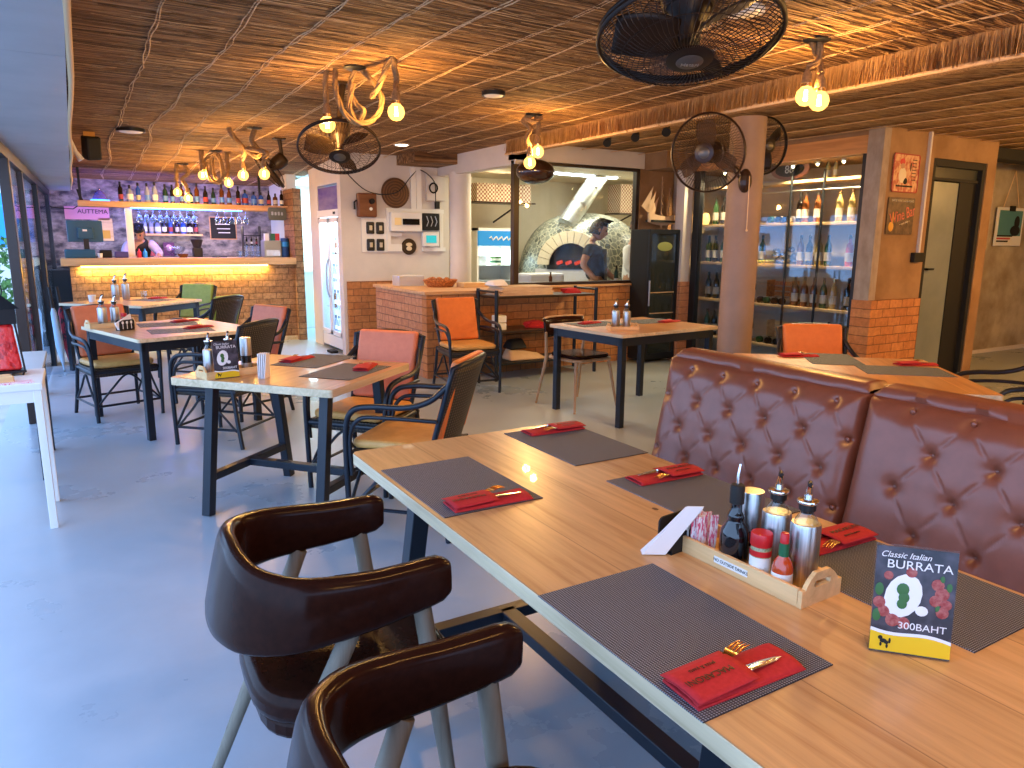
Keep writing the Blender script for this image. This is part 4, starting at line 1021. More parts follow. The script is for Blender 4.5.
def pendant(label, mount, bulbs, ropes, grp='rope pendant lights', power=14, rr=.017, rb=.052):
    t = thing('rope_pendant_lamp', label, 'lamp', mount, 0, grp)
    mo = V(mount)
    MB().lathe([(0, 0), (.07, 0), (.07, -.012), (.05, -.02), (0, -.02)], seg=24).build('ceiling_plate', 'blackmetal', t, smooth=50)
    for pts in ropes:
        b = MB(); rope(b, [V(p)-mo for p in pts], rr); b.build('rope', 'rope', t, smooth=60)
    for bl_ in bulbs:
        c = V(bl_)-mo
        bu = MB().lathe([(.0, -rb), (rb*.5, -rb*.87), (rb*.87, -rb*.5), (rb, 0), (rb*.87, rb*.5), (rb*.5, rb*.87), (rb*.42, rb*1.05)], c, 20).build('bulb', 'globe', t, smooth=180)
        MB().tube([c+V((0, 0, -.022)), c+V((0, 0, .03))], [.011, .008], 8).build('filament', 'fil', bu, smooth=60)
        MB().lathe([(0, rb*.9), (rb*.5, rb*.9), (rb*.52, rb*1.25), (0, rb*1.25)], c, 16).build('collar', 'brass', t, smooth=50)
        MB().lathe([(0, rb*1.2), (rb*.55, rb*1.25), (rb*.46, rb*2.1), (rb*.2, rb*2.6), (0, rb*2.6)], c, 14).build('socket', 'rope', t, smooth=50)
        lamp('bulb_light', 'POINT', (bl_[0], bl_[1], bl_[2]-.0), power*PW, WARM, .03)
    return t
def off(m, rx, up_, dep=0):   # point beside a mount: rx right, up_ up, dep away
    return V(m)+V((.86*rx, -.51*rx, up_))+V((.51*dep, .86*dep, 0))
# the big one over the trestle table
m1 = V((1.60, 4.62, 2.5)); A = (1.49, 4.87, 2.18); B = (1.75, 4.33, 2.205)
pendant('large knotted rope pendant with two globe bulbs above the trestle table', m1, [A, B], [
    [off(m1, -.20, -.0, .1), off(m1, -.215, -.08, .12), off(V(A), 0, .13)],
    [off(m1, -.13, 0, .05), off(m1, -.12, -.15, .0), off(m1, -.06, -.29, -.03), off(m1, .03, -.34, -.03), off(m1, .12, -.30, 0), off(m1, .16, -.2, .02), off(m1, .12, -.1, .03), off(m1, .04, -.02, 0)],
    [off(m1, .0, -.02, 0), off(m1, -.04, -.12, .03), off(m1, .0, -.22, 0), off(m1, .05, -.26, -.02), off(m1, .01, -.31, .02), off(m1, -.04, -.24, .0), off(m1, -.01, -.10, -.02)],
    [off(m1, .1, -.18, .0), off(m1, .17, -.12, -.1), off(m1, .24, -.02, -.2), off(m1, .27, .0, -.25), off(V(B), .0, .2, .03), off(V(B), 0, .13)]], power=16)
m2 = V((1.60, 7.55, 2.5))
A = (1.52, 7.81, 2.07); B = (1.64, 7.43, 2.06)
pendant('rope pendant with two bright bulbs close together, left of the second ceiling fan', m2, [A, B], [
    [off(m2, -.25, 0, 0), off(m2, -.2, -.1, 0), off(m2, -.12, -.2, .02), off(V(A), 0, .14)],
    [off(m2, 0, -.01, 0), off(m2, -.03, -.13, 0), off(m2, .03, -.22, .02), off(m2, .0, -.27, 0), off(m2, -.08, -.2, 0), off(V(B), .03, .2), off(V(B), 0, .14)]], rr=.024)
m3 = V((1.52, 9.3, ceil_z(9.3))); A = (1.37, 9.35, 2.17); B = (1.66, 9.40, 2.10)
pendant('rope pendant with a coil of rope between its two bulbs, above the bar-side table', m3, [A, B], [
    [off(V(A), 0, ceil_z(9.35)-2.17), off(V(A), 0, .14)],
    [off(m3, 0, -.02, 0), off(m3, -.12, -.12, 0), off(m3, -.1, -.3, 0), off(m3, 0, -.36, .02), off(m3, .07, -.25, 0), off(m3, .02, -.06, .02), off(m3, -.06, -.08, .03), off(m3, -.05, -.28, .03), off(m3, .03, -.33, 0), off(V(B), -.03, .1)],
    [off(V(B), 0, ceil_z(9.4)-2.1), off(V(B), 0, .14)]], rr=.024)
m4 = V((1.3, 10.45, ceil_z(10.45))); A = (1.22, 10.5, 2.03); B = (1.33, 10.42, 1.96)
pendant('rope pendant with two bulbs hanging lowest, in front of the bar shelf', m4, [A, B], [
    [off(m4, -.08, 0), off(V(A), 0, .14)], [off(m4, .02, -.02), off(m4, .06, -.12), off(m4, -.02, -.2), off(V(B), 0, .14)]], rr=.024)
m5 = V((3.42, 5.42, 2.5)); A = (3.45, 5.40, 2.19); B = (3.39, 5.43, 2.10)
pendant('rope pendant with two bulbs one above the other before the kitchen window', m5, [A, B], [
    [off(m5, .02, -.02), off(m5, .04, -.1), off(V(A), 0, .14)],
    [off(m5, -.03, -.02), off(m5, -.09, -.06), off(m5, -.03, -.12), off(m5, -.06, -.2), off(V(B), 0, .14, .04)],
    [off(m5, -.08, -.04), off(m5, 0, -.07, -.03), off(m5, .07, -.03)]], rr=.02, power=13)
m6 = V((3.45, 2.70, 2.5)); A = (3.42, 2.72, 2.215); B = (3.48, 2.68, 2.19)
pendant('rope pendant with two touching bulbs at the upper right, before the straw beam', m6, [A, B], [
    [off(m6, .01, 0), off(m6, .02, -.1), off(V(A), 0, .14)], [off(m6, -.03, -.01), off(m6, .03, -.1, .03), off(V(B), .0, .14)]], power=12)
# ================================================================ fans
def fan(name, label, loc, normal, D, m='fanblack', wires=40, rings=7, depth=.16, grp=None, blades=True, mount=None, disc='fanblack', roll=0):
    t = thing(name, label, 'fan', loc, 0, grp)
    nz_ = V(normal).normalized(); q = V((0, 0, 1)).rotation_difference(nz_).to_matrix().to_4x4() @ Matrix.Rotation(roll, 4, 'Z')
    Rr = D/2
    def ring(b, r, z, th): b.tube([(r*cos(2*pi*k/36), r*sin(2*pi*k/36), z) for k in range(36)], th, 6, closed=True)
    b = MB(); b.X = q; ring(b, Rr, 0, .008); ring(b, Rr, -.014, .006); b.build('guard_rim', m, t, smooth=60)
    b = MB(); b.X = q
    for sgn, h in ((1, depth*.42), (-1, depth*.5)):
        for k in range(wires):
            a = 2*pi*k/wires
            b.tube([(Rr*s_*cos(a+.25*(1-s_)*sgn), Rr*s_*sin(a+.25*(1-s_)*sgn), sgn*h*(1-(s_)**3)**.7) for s_ in (1, .85, .6, .35, .2)], .0013, 4, cap=False)
        for j in range(1, 4 if sgn > 0 else 3):
            s_ = j/4; ring(b, Rr*s_, sgn*h*(1-s_**3)**.7, .0015)
    b.build('guard_wires', m, t)
    b = MB(); b.X = q @ Matrix.Translation((0, 0, depth*.42)); b.lathe([(0, .006), (Rr*.2, .004), (Rr*.26, 0), (Rr*.26, -.006), (0, -.006)], seg=28); cap_ = b.build('badge', m, t, smooth=50)
    b = MB(); b.X = q @ Matrix.Translation((0, 0, depth*.42+.006)); b.lathe([(0, .003), (Rr*.14, .002), (Rr*.15, 0), (0, 0)], seg=24); b.build('badge_plate', mat('dull_badge', (.12, .11, .1), .35, .6), cap_, smooth=50)
    if blades:
        for k in range(3):
            b = MB(); b.X = q @ Matrix.Rotation(2*pi*k/3+.5, 4, 'Z')
            b.grid(lambda u, v: (Rr*(.1+.74*u), (v-.5)*Rr*(.18+.75*u*(1.25-u)), (v-.5)*.07*(1-.3*u)), 8, 6)
            b.build('blade', disc, t, smooth=60, solid=.003)
    b = MB(); b.X = q; b.lathe([(0, .02), (.03, .018), (.035, -.03), (.06, -.07), (.075, -.1), (.075, -.19), (.05, -.22), (0, -.225)], seg=24); b.build('motor', 'fanblack', t, smooth=50)
    if mount:
        c0 = -nz_*.18
        mv = V(mount)-V(loc)
        b = MB(); b.tube([c0, c0.lerp(mv, .5)+V((0, 0, .02)), mv], [.022, .02, .025], 12); b.build('bracket', m, t, smooth=60)
        b = MB(); s_ = .06
        if abs(mv.z) > .2 and mount[2] > 2.3: b.box(mv.x-s_, mv.x+s_, mv.y-s_, mv.y+s_, mv.z-.02, mv.z)
        else: b.sph(mv, (.05, .05, .09), 14, 8)
        b.build('mounting_plate', m, t, bevel=.004)
    return t
f1 = fan('ceiling_fan', 'large black caged fan hanging from the straw ceiling at the top of the photo', (1.52, 1.61, 2.005), (-.13, -.23, -.93), .5, wires=72, mount=(1.60, 1.74, 2.5))
words('Hatari', .02, f1.location + V((-.13, -.23, -.93)).normalized()*.082, (pi-.28, 0, -.53), 'steel')
f1w = bpy.data.objects['lettering'] if 'lettering' in bpy.data.objects else None
for o in list(C.objects):
    if o.name.startswith('lettering') and not o.parent and o.type == 'MESH':
        o.parent = f1; o.location = o.location - f1.location
fan('ceiling_fan', 'caged brown fan hanging beside the big rope pendant', (1.60, 4.98, 2.05), (-.16, -.5, -.84), .54, mount=(1.68, 5.1, 2.5), wires=54, disc='blade')
fan('ceiling_fan', 'dark fan seen edge on, farthest toward the bar', (1.86, 8.2, 2.17), (-.75, .25, -.62), .45, mount=(1.97, 8.15, 2.5), wires=40)
fan('wall_fan', 'round wall fan with silver badge facing the camera on the column', (4.0, 3.99, 2.085), (-.9, -.42, -.12), .545, m='browndark', mount=(4.33, 3.92, 1.9), wires=80, disc=thinglass('pale_smoky_blade', (.75, .65, .55), .05, .4, .4, (.16, .11, .075)), depth=.15)
fan('wall_fan', 'wall fan behind the column, only its right half showing', (4.98, 4.33, 2.235), (-.2, -.95, -.1), .45, m='fanblack', mount=(4.53, 4.07, 2.15), wires=60)
MB().tube([(4.31, 3.86, 1.93), (4.305, 3.85, 1.55)], .003, 5).sph((4.305, 3.85, 1.54), .009, 8, 6).build('pull_cord', 'string', None)
pc = [o for o in C.objects if o.name.startswith('pull_cord')][0]; T(pc, 'thin pull cord hanging down the column below the silver-badged fan', 'cord')
# dark oval fan-like pod before the kitchen window
dp = thing('oval_pendant', 'dark brown glossy oval pod hanging before the top left of the kitchen window', 'pendant', (4.19, 6.6, 2.155), 0)
MB().sph((0, 0, 0), (.2, .2, .125), 32, 16).build('shell', mat('dark_glossy_shell', (.03, .012, .008), .18, coat=.5), dp, smooth=180)
MB().cyl((0, 0, .11), (0, 0, .345), .012, seg=10).build('rod', 'blackmetal', dp)
MB().lathe([(0, .345), (.05, .345), (.05, .325), (0, .325)], seg=20).build('ceiling_plate', 'blackmetal', dp)
# ================================================================ flush lights, speaker, spots
M['lens'] = emis('lit_lens', (1, .86, .66), 4)
def flush(label, x, y, r, lit=True, name='ceiling_light', body='blackmetal', h=.035):
    z = ceil_z(y)
    t = thing(name, label, 'ceiling light', (x, y, z), 0, 'round ceiling lights')
    MB().lathe([(0, 0), (r, 0), (r, -h), (r*.82, -h), (r*.8, -h+.006), (0, -h+.006)], seg=32).build('housing', body, t, smooth=50)
    MB().lathe([(0, -h+.002), (r*.8, -h+.002), (r*.75, -h-.003), (0, -h-.004)], seg=32).build('diffuser', 'lens' if lit else 'white', t, smooth=50)
    if lit: lamp('downlight', 'SPOT', (x, y, z-h-.02), 30, (1, .8, .55), .06, spot=130)
    return t
flush('black ringed flush ceiling light over the left rear, unlit white lens', .587, 8.3, .13, False)
flush('black flush ceiling light beside the kitchen opening', 2.684, 4.8, .085, False)
flush('small lit recessed downlight near the white panel wall', 3.25, 7.9, .09, True, body='white', h=.012)
flush('pale flush ceiling light behind the large top fan', 2.74, 2.55, .09, False, h=.02, body='white')
for i, (x, y) in enumerate(((4.586, 5.913), (4.569, 5.475), (4.575, 5.067))):
    t = thing('track_spotlight', ['black ceiling spotlight farthest left of the three under the slanted reeds', 'middle black ceiling spotlight under the slanted reeds', 'black ceiling spotlight nearest the column'][i], 'spotlight', (x, y, 2.49), 0, 'three black spotlights')
    MB().cyl((0, 0, 0), (0, 0, -.05), .008, seg=8).build('stem', 'blackmetal', t); b = MB(); b.tube([(.03, .03, -.05), (-.03, -.03, -.10)], [.03, .04], 16); b.build('head', 'blackmetal', t, smooth=50)
sp = thing('loudspeaker', 'black loudspeaker on a yellow bracket at the left edge of the straw ceiling', 'speaker', (.25, 8.72, 2.36), 0)
b = MB(); b.X = Matrix.Rotation(.5, 4, 'Z') @ Matrix.Rotation(.25, 4, 'X') @ Matrix.Rotation(-.12, 4, 'Y'); b.box(-.075, .075, -.06, .06, -.14, .09); b.build('cabinet', 'black', sp, bevel=.02)
MB().box(-.06, .04, -.04, .04, .08, .1275).build('bracket', mat('yellow_bracket', (.6, .3, .04), .5), sp)
cm_ = thing('security_camera', 'white cylinder camera beside the loudspeaker', 'camera', (.1, 8.6, 2.28), 0)
MB().tube([(-.03, -.02, .12), (0, 0, 0), (.05, 0, -.08)], [.014, .026, .03], 14).build('body', 'white', cm_, smooth=50); MB().cyl((-.03, -.02, .1), (-.03, -.02, .214), .008, seg=8).build('stem', 'white', cm_)
# ================================================================ bar
cb = MB(); cb.box(-.06, 2.74, 10.8, 10.92, 0, 1.09)
bar = thing('bar_counter', 'long bar counter with stone brick front and pale wooden top', 'bar', (0, 0, 0))
cb.build('brick_front', 'barbrick', bar)
MB().box(-.06, .06, 10.92, 11.3, 0, 1.09).build('side_panel', 'brick_x', bar)
MB().box(-.15, 2.735, 10.66, 11.32, 1.10, 1.195).build('countertop', 'counterwood', bar, bevel=.006)
MB().box(.06, 2.35, 10.74, 10.76, 1.082, 1.098).build('led_strip', emis('warm_led_strip', (1, .72, .12), 9), bar)
lamp('counter_strip', 'AREA', (1.2, 10.75, 1.075), 16, (1, .68, .16), 2.3, (R(28), 0, 0), .02)
MB().box(-.06, 2.74, 10.79, 10.8, 0, .06).build('plinth', 'edgewood', bar)
sh = thing('bar_shelf', 'thick wooden shelf hung over the bar, lined with bottles', 'shelf', (0, 0, 0))
MB().box(.10, 2.46, 11.0, 11.3, 1.845, 1.92).build('board', 'shelfwood', sh, bevel=.004)
for x in (.14, 2.4): MB().bar((x, 11.25, 1.9), (x, 11.25, 2.36), .03).build('hanger', 'blackmetal', sh)
MB().box(.7, 2.1, 11.03, 11.05, 1.832, 1.844).build('blue_led', emis('blue_led', (.05, .25, 1), 8), sh)
MB().box(.63, .71, 11.06, 11.14, 1.195, 1.845).build('post', 'white', sh)
lamp('blue_under', 'AREA', (1.4, 11.15, 1.825), 14, (.12, .2, 1), 1.8, (0, 0, 0), .08)
lamp('blue_wash', 'AREA', (1.2, 11.45, 1.95), 11, (.15, .12, 1), 2.2, (R(120), 0, 0), .1)
lamp('violet_wall', 'AREA', (1.0, 11.6, 1.3), 8, (.95, .78, 1), 2.2, (R(90), 0, 0), .4)
lamp('bar_work_light', 'POINT', (1.9, 11.7, 1.7), 7, (1, .72, .5), .1)
GB = 'bottles on the shelf over the bar'
LB = [mat('liquor_amber', (.1, .03, .01), .1, coat=.5), mat('liquor_blue', (.03, .1, .5), .1, coat=.5), mat('liquor_clear', (.25, .3, .5), .1, coat=.5), M['glassdark'], mat('liquor_green', (.012, .04, .03), .1, coat=.5)]
LBN = ['amber', 'blue', 'clear', 'black', 'green']
LL = [mat('label_cream', (.5, .46, .4), .6), mat('label_blue', (.1, .25, .75), .6), mat('label_red', (.35, .05, .06), .6), M['labelw']]
LLN = ['cream', 'blue', 'red', 'white']
PROF = [[(0, 0), (.036, 0), (.038, .01), (.038, .15), (.03, .19), (.014, .22), (.013, .28), (.015, .285), (0, .285)],
        [(0, 0), (.045, 0), (.046, .01), (.046, .12), (.04, .16), (.015, .18), (.014, .235), (0, .235)],
        [(0, 0), (.033, 0), (.034, .01), (.034, .2), (.013, .235), (.013, .3), (0, .3)]]
PN = ['tall-shouldered', 'squat', 'slim']
BC = {}
def small_bottle(loc, body, lab, prof, label, grp, cap=None, name='bottle', s=1):
    key = (body, lab, prof)
    if key not in BC:
        b = MB(); b.lathe(PROF[prof], seg=14); r = PROF[prof][2][0]
        b.mi = 1; b.lathe([(r+.0006, .035), (r+.0006, .11)], seg=14); b.mi = 2; h = PROF[prof][-1][1]; b.lathe([(0, h), (.016, h), (.016, h-.045), (.0155, h-.05)], seg=12)
        o = b.build(name, [LB[body], LL[lab], M['black']], smooth=50, loc=loc); BC[key] = o
    else:
        o = BC[key].copy(); C.objects.link(o); o.location = loc
    o.scale = (s, s, s)
    return T(o, label, 'bottle', grp)
rnd = random.Random(12)
xs = [.60+.105*i for i in range(18)]; ad = ['dark', 'pale', 'blue-lit']
seq = []
for i, x in enumerate(xs):
    bd, lb, pf = rnd.randrange(5), rnd.randrange(4), rnd.randrange(3); seq.append((bd, lb, pf))
    small_bottle((x+rnd.uniform(-.012, .012), 11.12+rnd.uniform(-.03, .04), 1.92), bd, lb, pf, '%s %s bottle with %s label, %s from left on the shelf over the bar' % (PN[pf], LBN[bd], LLN[lb], ORD[i]), GB, s=rnd.uniform(.8, .95))
dm = thing('glass_dome', 'glass pyramid-like dome with a blue glowing base at the left of the bar shelf', 'dome', (.36, 11.14, 1.921))
MB().lathe([(.1, 0), (.09, .03), (.05, .12), (.015, .14), (.015, .16), (0, .16)], seg=24).build('cover', thinglass('violet_glass', (.6, .5, .8), 2, opaque=.35, body=(.3, .2, .4)), dm, smooth=60)
MB().lathe([(0, 0), (.11, 0), (.11, .018), (0, .02)], seg=28).build('lit_base', emis('blue_base', (.05, .25, 1), 3), dm, smooth=60)
T(MB().hexa([(.13, 11.1, 1.92), (.17, 11.1, 1.92), (.17, 11.13, 1.92), (.13, 11.13, 1.92), (.1, 11.1, 2.06), (.12, 11.1, 2.06), (.12, 11.13, 2.06), (.1, 11.13, 2.06)]).build('tablet_stand', 'black'), 'thin black slanted stand at the far left end of the bar shelf', 'stand')
# hanging wine glasses
def hang_glass(x, y, label, grp):
    if 'hg' not in BC:
        b = MB(); b.lathe([(.034, .0), (.033, -.003), (.005, -.008), (.004, -.075), (.02, -.09), (.038, -.12), (.038, -.15), (.03, -.185), (.028, -.185), (.036, -.15), (.036, -.12), (.018, -.092), (0, -.085)], seg=16)
        BC['hg'] = b.build('wine_glass', 'clearglass', smooth=60, loc=(x, y, 1.84)); o = BC['hg']
    else: o = BC['hg'].copy(); C.objects.link(o); o.location = (x, y, 1.84)
    T(o, label, 'glass', grp)
for i in range(5): hang_glass(1.78+i*.095, 11.1, 'upside-down wine glass, %s from the left in the right-hand hanging row' % ORD[i], 'wine glasses hanging on the right')
for i in range(9):
    for j in range(2): hang_glass(.8+i*.085, 11.08+.12*j, 'upside-down wine glass in the crowded left-hand row hanging under the bar shelf', 'wine glasses hanging on the left')
rk = thing('glass_rack', 'dark rails under the bar shelf holding hanging glasses', 'rack', (0, 0, 0))
for x in [.76+i*.085 for i in range(10)]+[1.735+i*.095 for i in range(6)]: MB().box(x-.006, x+.006, 11.03, 11.27, 1.833, 1.838).build('rail', 'blackmetal', rk)
# back shelf
T(MB().box(.88, 1.72, 12.15, 12.4, 1.49, 1.52).build('wall_shelf', 'shelfwood', bevel=.003), 'short wooden shelf on the stone wall behind the bar', 'shelf')
for i in range(9):
    bd, lb, pf = rnd.choice([2, 2, 3, 1]), rnd.choice([3, 3, 0, 2]), rnd.randrange(3)
    small_bottle((.94+i*.088, 12.26, 1.52), bd, lb, pf, '%s %s bottle with %s label, %s from the left on the back wall shelf' % (PN[pf], LBN[bd], LLN[lb], ORD[i]), 'bottles on the back wall shelf', s=.9)
# chalkboard, posters, sign
ch = thing('chalkboard', 'small framed dark chalkboard on the stone wall behind the bar', 'board', (2.06, 12.385, 1.62))
MB().box(-.2, .2, 0, .012, -.18, .17).build('frame', 'shelfwood', ch); MB().box(-.185, .185, -.003, .001, -.165, .155).build('slate', 'black', ch)
for z in (.05, -.02, -.08): MB().box(-.1-z*.3, .1, -.005, -.003, z, z+.012).build('chalk_line', 'labelw', ch)
M['pink'] = mat('pink_poster', (.72, .3, .42), .6)
sg = thing('wall_poster', 'pink sign with dark capital letters behind the monitor', 'poster', (.22, 12.385, 1.80))
MB().box(-.28, .28, 0, .01, -.09, .09).build('panel', 'pink', sg); words('AUTTEMA', .085, (.07, -.004, .02), (pi/2, 0, 0), 'black', sg)
o = MB(); o.box(-.09, .09, 0, .008, -.19, .13); o.mi = 1; o.box(-.05, .05, -.003, .0, -.16, -.04); T(o.build('wall_poster', ['traywood', mat('mustard_patch', (.6, .32, .03), .6)], loc=(.44, 12.385, 1.60)), 'narrow orange and mustard poster at the right of the pink sign', 'poster')
for i, (x, c_, lb) in enumerate(((1.03, 'label_red', 'red and white picture card standing against the back wall of the bar'), (1.25, 'dark', 'dark purple picture card beside the red one behind the bar'))):
    b = MB(); b.box(-.075, .075, 0, .01, 0, .2); b.mi = 1; b.sph((0, -.003, .12), (.045, .003, .05), 12, 8)
    T(b.build('picture_card', [LL[2] if i == 0 else mat('plum', (.1, .02, .09), .6), M['labelw'] if i == 0 else M['pink']], loc=(x, 12.3, 1.19), smooth=40), lb, 'card')
bc = thing('back_counter', 'dark work counter along the stone wall behind the bar', 'counter', (0, 0, 0))
MB().box(-.05, 2.7, 11.95, 12.39, 0, 1.15).build('cabinet', 'black', bc); MB().box(-.05, 2.7, 11.9, 12.39, 1.15, 1.19).build('worktop', 'blackmetal', bc)
# monitor with stand, till, small things on the bar
mo = thing('monitor', 'dark computer monitor seen from behind at the left end of the bar', 'monitor', (.15, 11.02, 1.196), .08)
M['scr'] = mat('monitor_shell', (.015, .08, .14), .35)
b = MB(); b.box(-.2, .2, -.02, .03, .2, .47); b.box(-.09, .09, -.045, -.02, .24, .38); b.build('shell', 'scr', mo, bevel=.008)
MB().box(-.03, .03, -.03, 0, .02, .26).build('neck', 'blackplastic', mo); MB().box(-.1, .1, -.1, .1, 0, .02).build('foot', 'blackplastic', mo)
MB().box(-.03, .02, -.048, -.045, .335, .36).build('maker_mark', 'labelw', mo)
T(MB().box(-.17, .17, -.13, -.11, 0, .11).build('cash_box', 'scr', loc=(.07, 10.95, 1.196), bevel=.01), 'dark blue-grey till box under the monitor', 'till')
T(MB().box(-.07, .07, -.05, .05, 0, .1).build('card_reader', 'black', loc=(.36, 11.0, 1.196), bevel=.01), 'black box right of the till', 'box')
T(MB().box(-.08, .08, -.05, .05, 0, .08).build('receipt_printer', mat('violet_plastic', (.06, .05, .2), .5), loc=(.54, 11.0, 1.196), bevel=.01), 'dark violet receipt printer beside the white post', 'printer')
glassy('cup', 'small white cup on the bar right of the till', 'cup', (.29, 10.86, 1.196), .03, .06, 'labelw')
ic = thing('ice_machine', 'grey-green metal box at the right end of the bar', 'appliance', (2.5, 11.1, 1.196))
MB().box(-.125, .115, -.1, .15, 0, .235).build('body', mat('greygreen_metal', (.3, .33, .28), .4), ic, bevel=.008); MB().box(-.1, .09, -.104, -.1, .02, .1).build('door', 'steel', ic)
for x, c_, nm in ((-.07, 'labelw', 'white carton'), (.02, 'greenfoil', 'green carton'), (.08, 'redcap', 'red carton')):
    T(MB().box(-.03, .03, -.03, .03, 0, .1).build('carton', c_, loc=(2.5+x, 11.1, 1.432)), nm + ' on top of the grey-green box at the end of the bar', 'carton')
cn = thing('canister', 'tall dark blue canister at the far right end of the bar', 'canister', (2.675, 11.05, 1.196))
MB().lathe([(0, 0), (.055, 0), (.057, .01), (.057, .27), (0, .275)], seg=20).build('body', mat('royal_blue', (.01, .06, .25), .35), cn, smooth=50); MB().lathe([(.0575, .15), (.0575, .22)], seg=20).build('label', 'signblue', cn, smooth=50)
hb = thing('hanging_sign', 'dark green-grey lettered sign under the right end of the shelf', 'sign', (2.585, 11.0, 1.81))
MB().prism(rrect(-.135, .125, -.09, .085, .03), -.01, .01).build('board', mat('sign_greygreen', (.1, .11, .09), .5), hb, bevel=.004)
hb.rotation_euler.x = pi/2; [MB().prism(rrect(-.09+.045*q_, -.062+.045*q_, -.02, .03-.006*(q_ % 2), .008), .0101, .013).build('worn_letter', 'soffit', hb) for q_ in range(4)]
T(MB().box(2.46, 2.735, 11.0, 11.28, 1.905, 1.925).build('shelf', 'shelfwood'), 'short corner shelf over the lettered sign', 'shelf')
for k in range(3): small_bottle((2.5+.09*k, 11.12, 1.925), [3, 0, 3][k], [2, 0, 3][k], k, '%s bottle on the short corner shelf at the right of the bar' % ORD[k], 'bottles on the corner shelf', s=.75)
wr = thing('bottle_rack', 'dark wire rack with bottles at the right of the bar', 'rack', (2.27, 11.35, 1.196))
for z in (.16, .3): MB().box(-.12, .12, -.06, .06, z, z+.012).build('rack_shelf', 'blackmetal', wr)
for sx in (-1, 1): MB().box(sx*.12-.006, sx*.12+.006, -.06, .06, 0, .44).build('upright', 'blackmetal', wr)
for k in range(3): small_bottle((2.2+.07*k, 11.35, 1.368), 3, [0, 3, 2][k], 2, 'dark bottle, %s from the left on the wire rack at the right of the bar' % ORD[k], 'bottles on the wire rack', s=.4)
for k in range(8):
    glassy('drinking_glass', 'upturned clear glass in the cluster at the right of the bar top', 'glass', (2.03+.085*(k % 4), 10.98+.09*(k//4), 1.196), .034, .085, 'clearglass', 'glasses on the bar top')
for k in range(3): glassy('drinking_glass', 'clear glass standing on top of the glass cluster on the bar', 'glass', (2.12+.085*k, 11.03, 1.283), .034, .08, 'clearglass', 'glasses stacked on the bar top')
T(MB().box(-.09, .09, -.05, .05, 0, .012).build('bar_mat', 'black', loc=(1.75, 10.95, 1.196)), 'black rubber mat on the bar top', 'mat')
gr = thing('coffee_grinder', 'black grinder with hopper behind the middle of the bar', 'grinder', (1.5, 11.2, 1.196))
MB().box(-.06, .06, -.08, .08, 0, .13).build('body', 'black', gr, bevel=.01); MB().lathe([(0, .13), (.05, .13), (.085, .24), (.07, .25), (0, .25)], seg=14).build('hopper', 'blackplastic', gr, smooth=40)
T(MB().lathe([(0, 0), (.05, 0), (.075, .05), (.07, .05), (0, .012)], seg=20).build('bowl', LB[0], loc=(1.28, 10.95, 1.196), smooth=40), 'low amber bowl on the bar near the grinder', 'bowl')
for k, (x, c_) in enumerate(((.75, 'redcap'), (.82, 'signblue'))):
    b = MB().lathe(PROF[1], seg=12); T(b.build('squeeze_bottle', c_, loc=(x, 10.98, 1.196), smooth=50), ['red', 'blue'][k]+' squeeze bottle on the bar beside the white post', 'bottle').scale = (.6, .6, .5)
ib = thing('ice_bucket', 'large clear punch bowl lit violet on the back counter', 'bowl', (1.3, 11.98, 1.191)); MB().lathe([(0, 0), (.06, 0), (.13, .09), (.14, .14), (.13, .14), (.12, .09), (0, .01)], seg=22).build('bowl', 'clearglass', ib, smooth=50)
T(MB().tube([(-.42, 12.2, 2.0), (-.2, 12.1, 1.86), (.05, 12.0, 1.84), (.13, 11.25, 1.88)], .006, 6).build('cable', 'black', smooth=60), 'black cable looping from the shopfront to the bar shelf', 'cable')
T(MB().box(-.14, .10, -.25, .25, 0, 1.02).build('cabinet', 'black', loc=(-.14, 11.85, 0), bevel=.01), 'dark upright cabinet left of the bar, against the stone wall', 'cabinet')
# ================================================================ fridge in the niche
M['innerlight'] = mat('fridge_interior', (.75, .85, .92), .5)
fg = thing('display_fridge', 'tall white double-door display fridge with violet header in the niche', 'fridge', (0, 0, 0))
b = MB(); b.box(2.92, 3.56, 9.15, 9.18, .04, 2.12); b.box(2.92, 3.56, 10.0, 10.04, .04, 2.12); b.box(3.52, 3.56, 9.18, 10.0, .04, 2.12); b.box(2.92, 3.52, 9.18, 10.0, .04, .2); b.box(2.92, 3.52, 9.18, 10.0, 1.78, 1.82); b.build('cabinet', 'innerlight', fg)
M['violet'] = noisemat('violet_header_print', (.09, .05, .3), (.25, .2, .4), (2, 2, 8), .35, 0)
MB().box(2.9, 2.93, 9.17, 10.02, 1.83, 2.12).build('header', 'violet', fg, bevel=.004)
MB().box(2.885, 2.93, 9.14, 10.05, 1.74, 1.83).build('control_strip', 'white', fg); MB().box(2.882, 2.886, 9.25, 9.34, 1.77, 1.80).build('display', 'black', fg)
for y0, y1 in ((9.16, 9.585), (9.605, 10.03)):
    d = MB(); d.box(2.89, 2.92, y0, y0+.045, .2, 1.73); d.box(2.89, 2.92, y1-.045, y1, .2, 1.73); d.box(2.89, 2.92, y0, y1, .2, .26); d.box(2.89, 2.92, y0, y1, 1.67, 1.73); d = d.build('door', 'white', fg, bevel=.003)
    MB().box(2.9, 2.905, y0+.045, y1-.045, .26, 1.67).build('pane', thinglass('fridge_pane', (.93, .97, 1), .5), d)
MB().tube(bez([(2.885, 9.6, .7), (2.855, 9.6, .8), (2.85, 9.6, .95), (2.855, 9.6, 1.1), (2.885, 9.6, 1.2)], 4), .014, 8).build('handle', 'soffit', fg, smooth=60)
MB().box(2.9, 2.95, 9.16, 10.03, .04, .19).build('grille', 'white', fg)
for z in (.55, .9, 1.25, 1.55): MB().box(2.95, 3.5, 9.2, 9.98, z, z+.01).build('shelf', 'clearglass', fg)
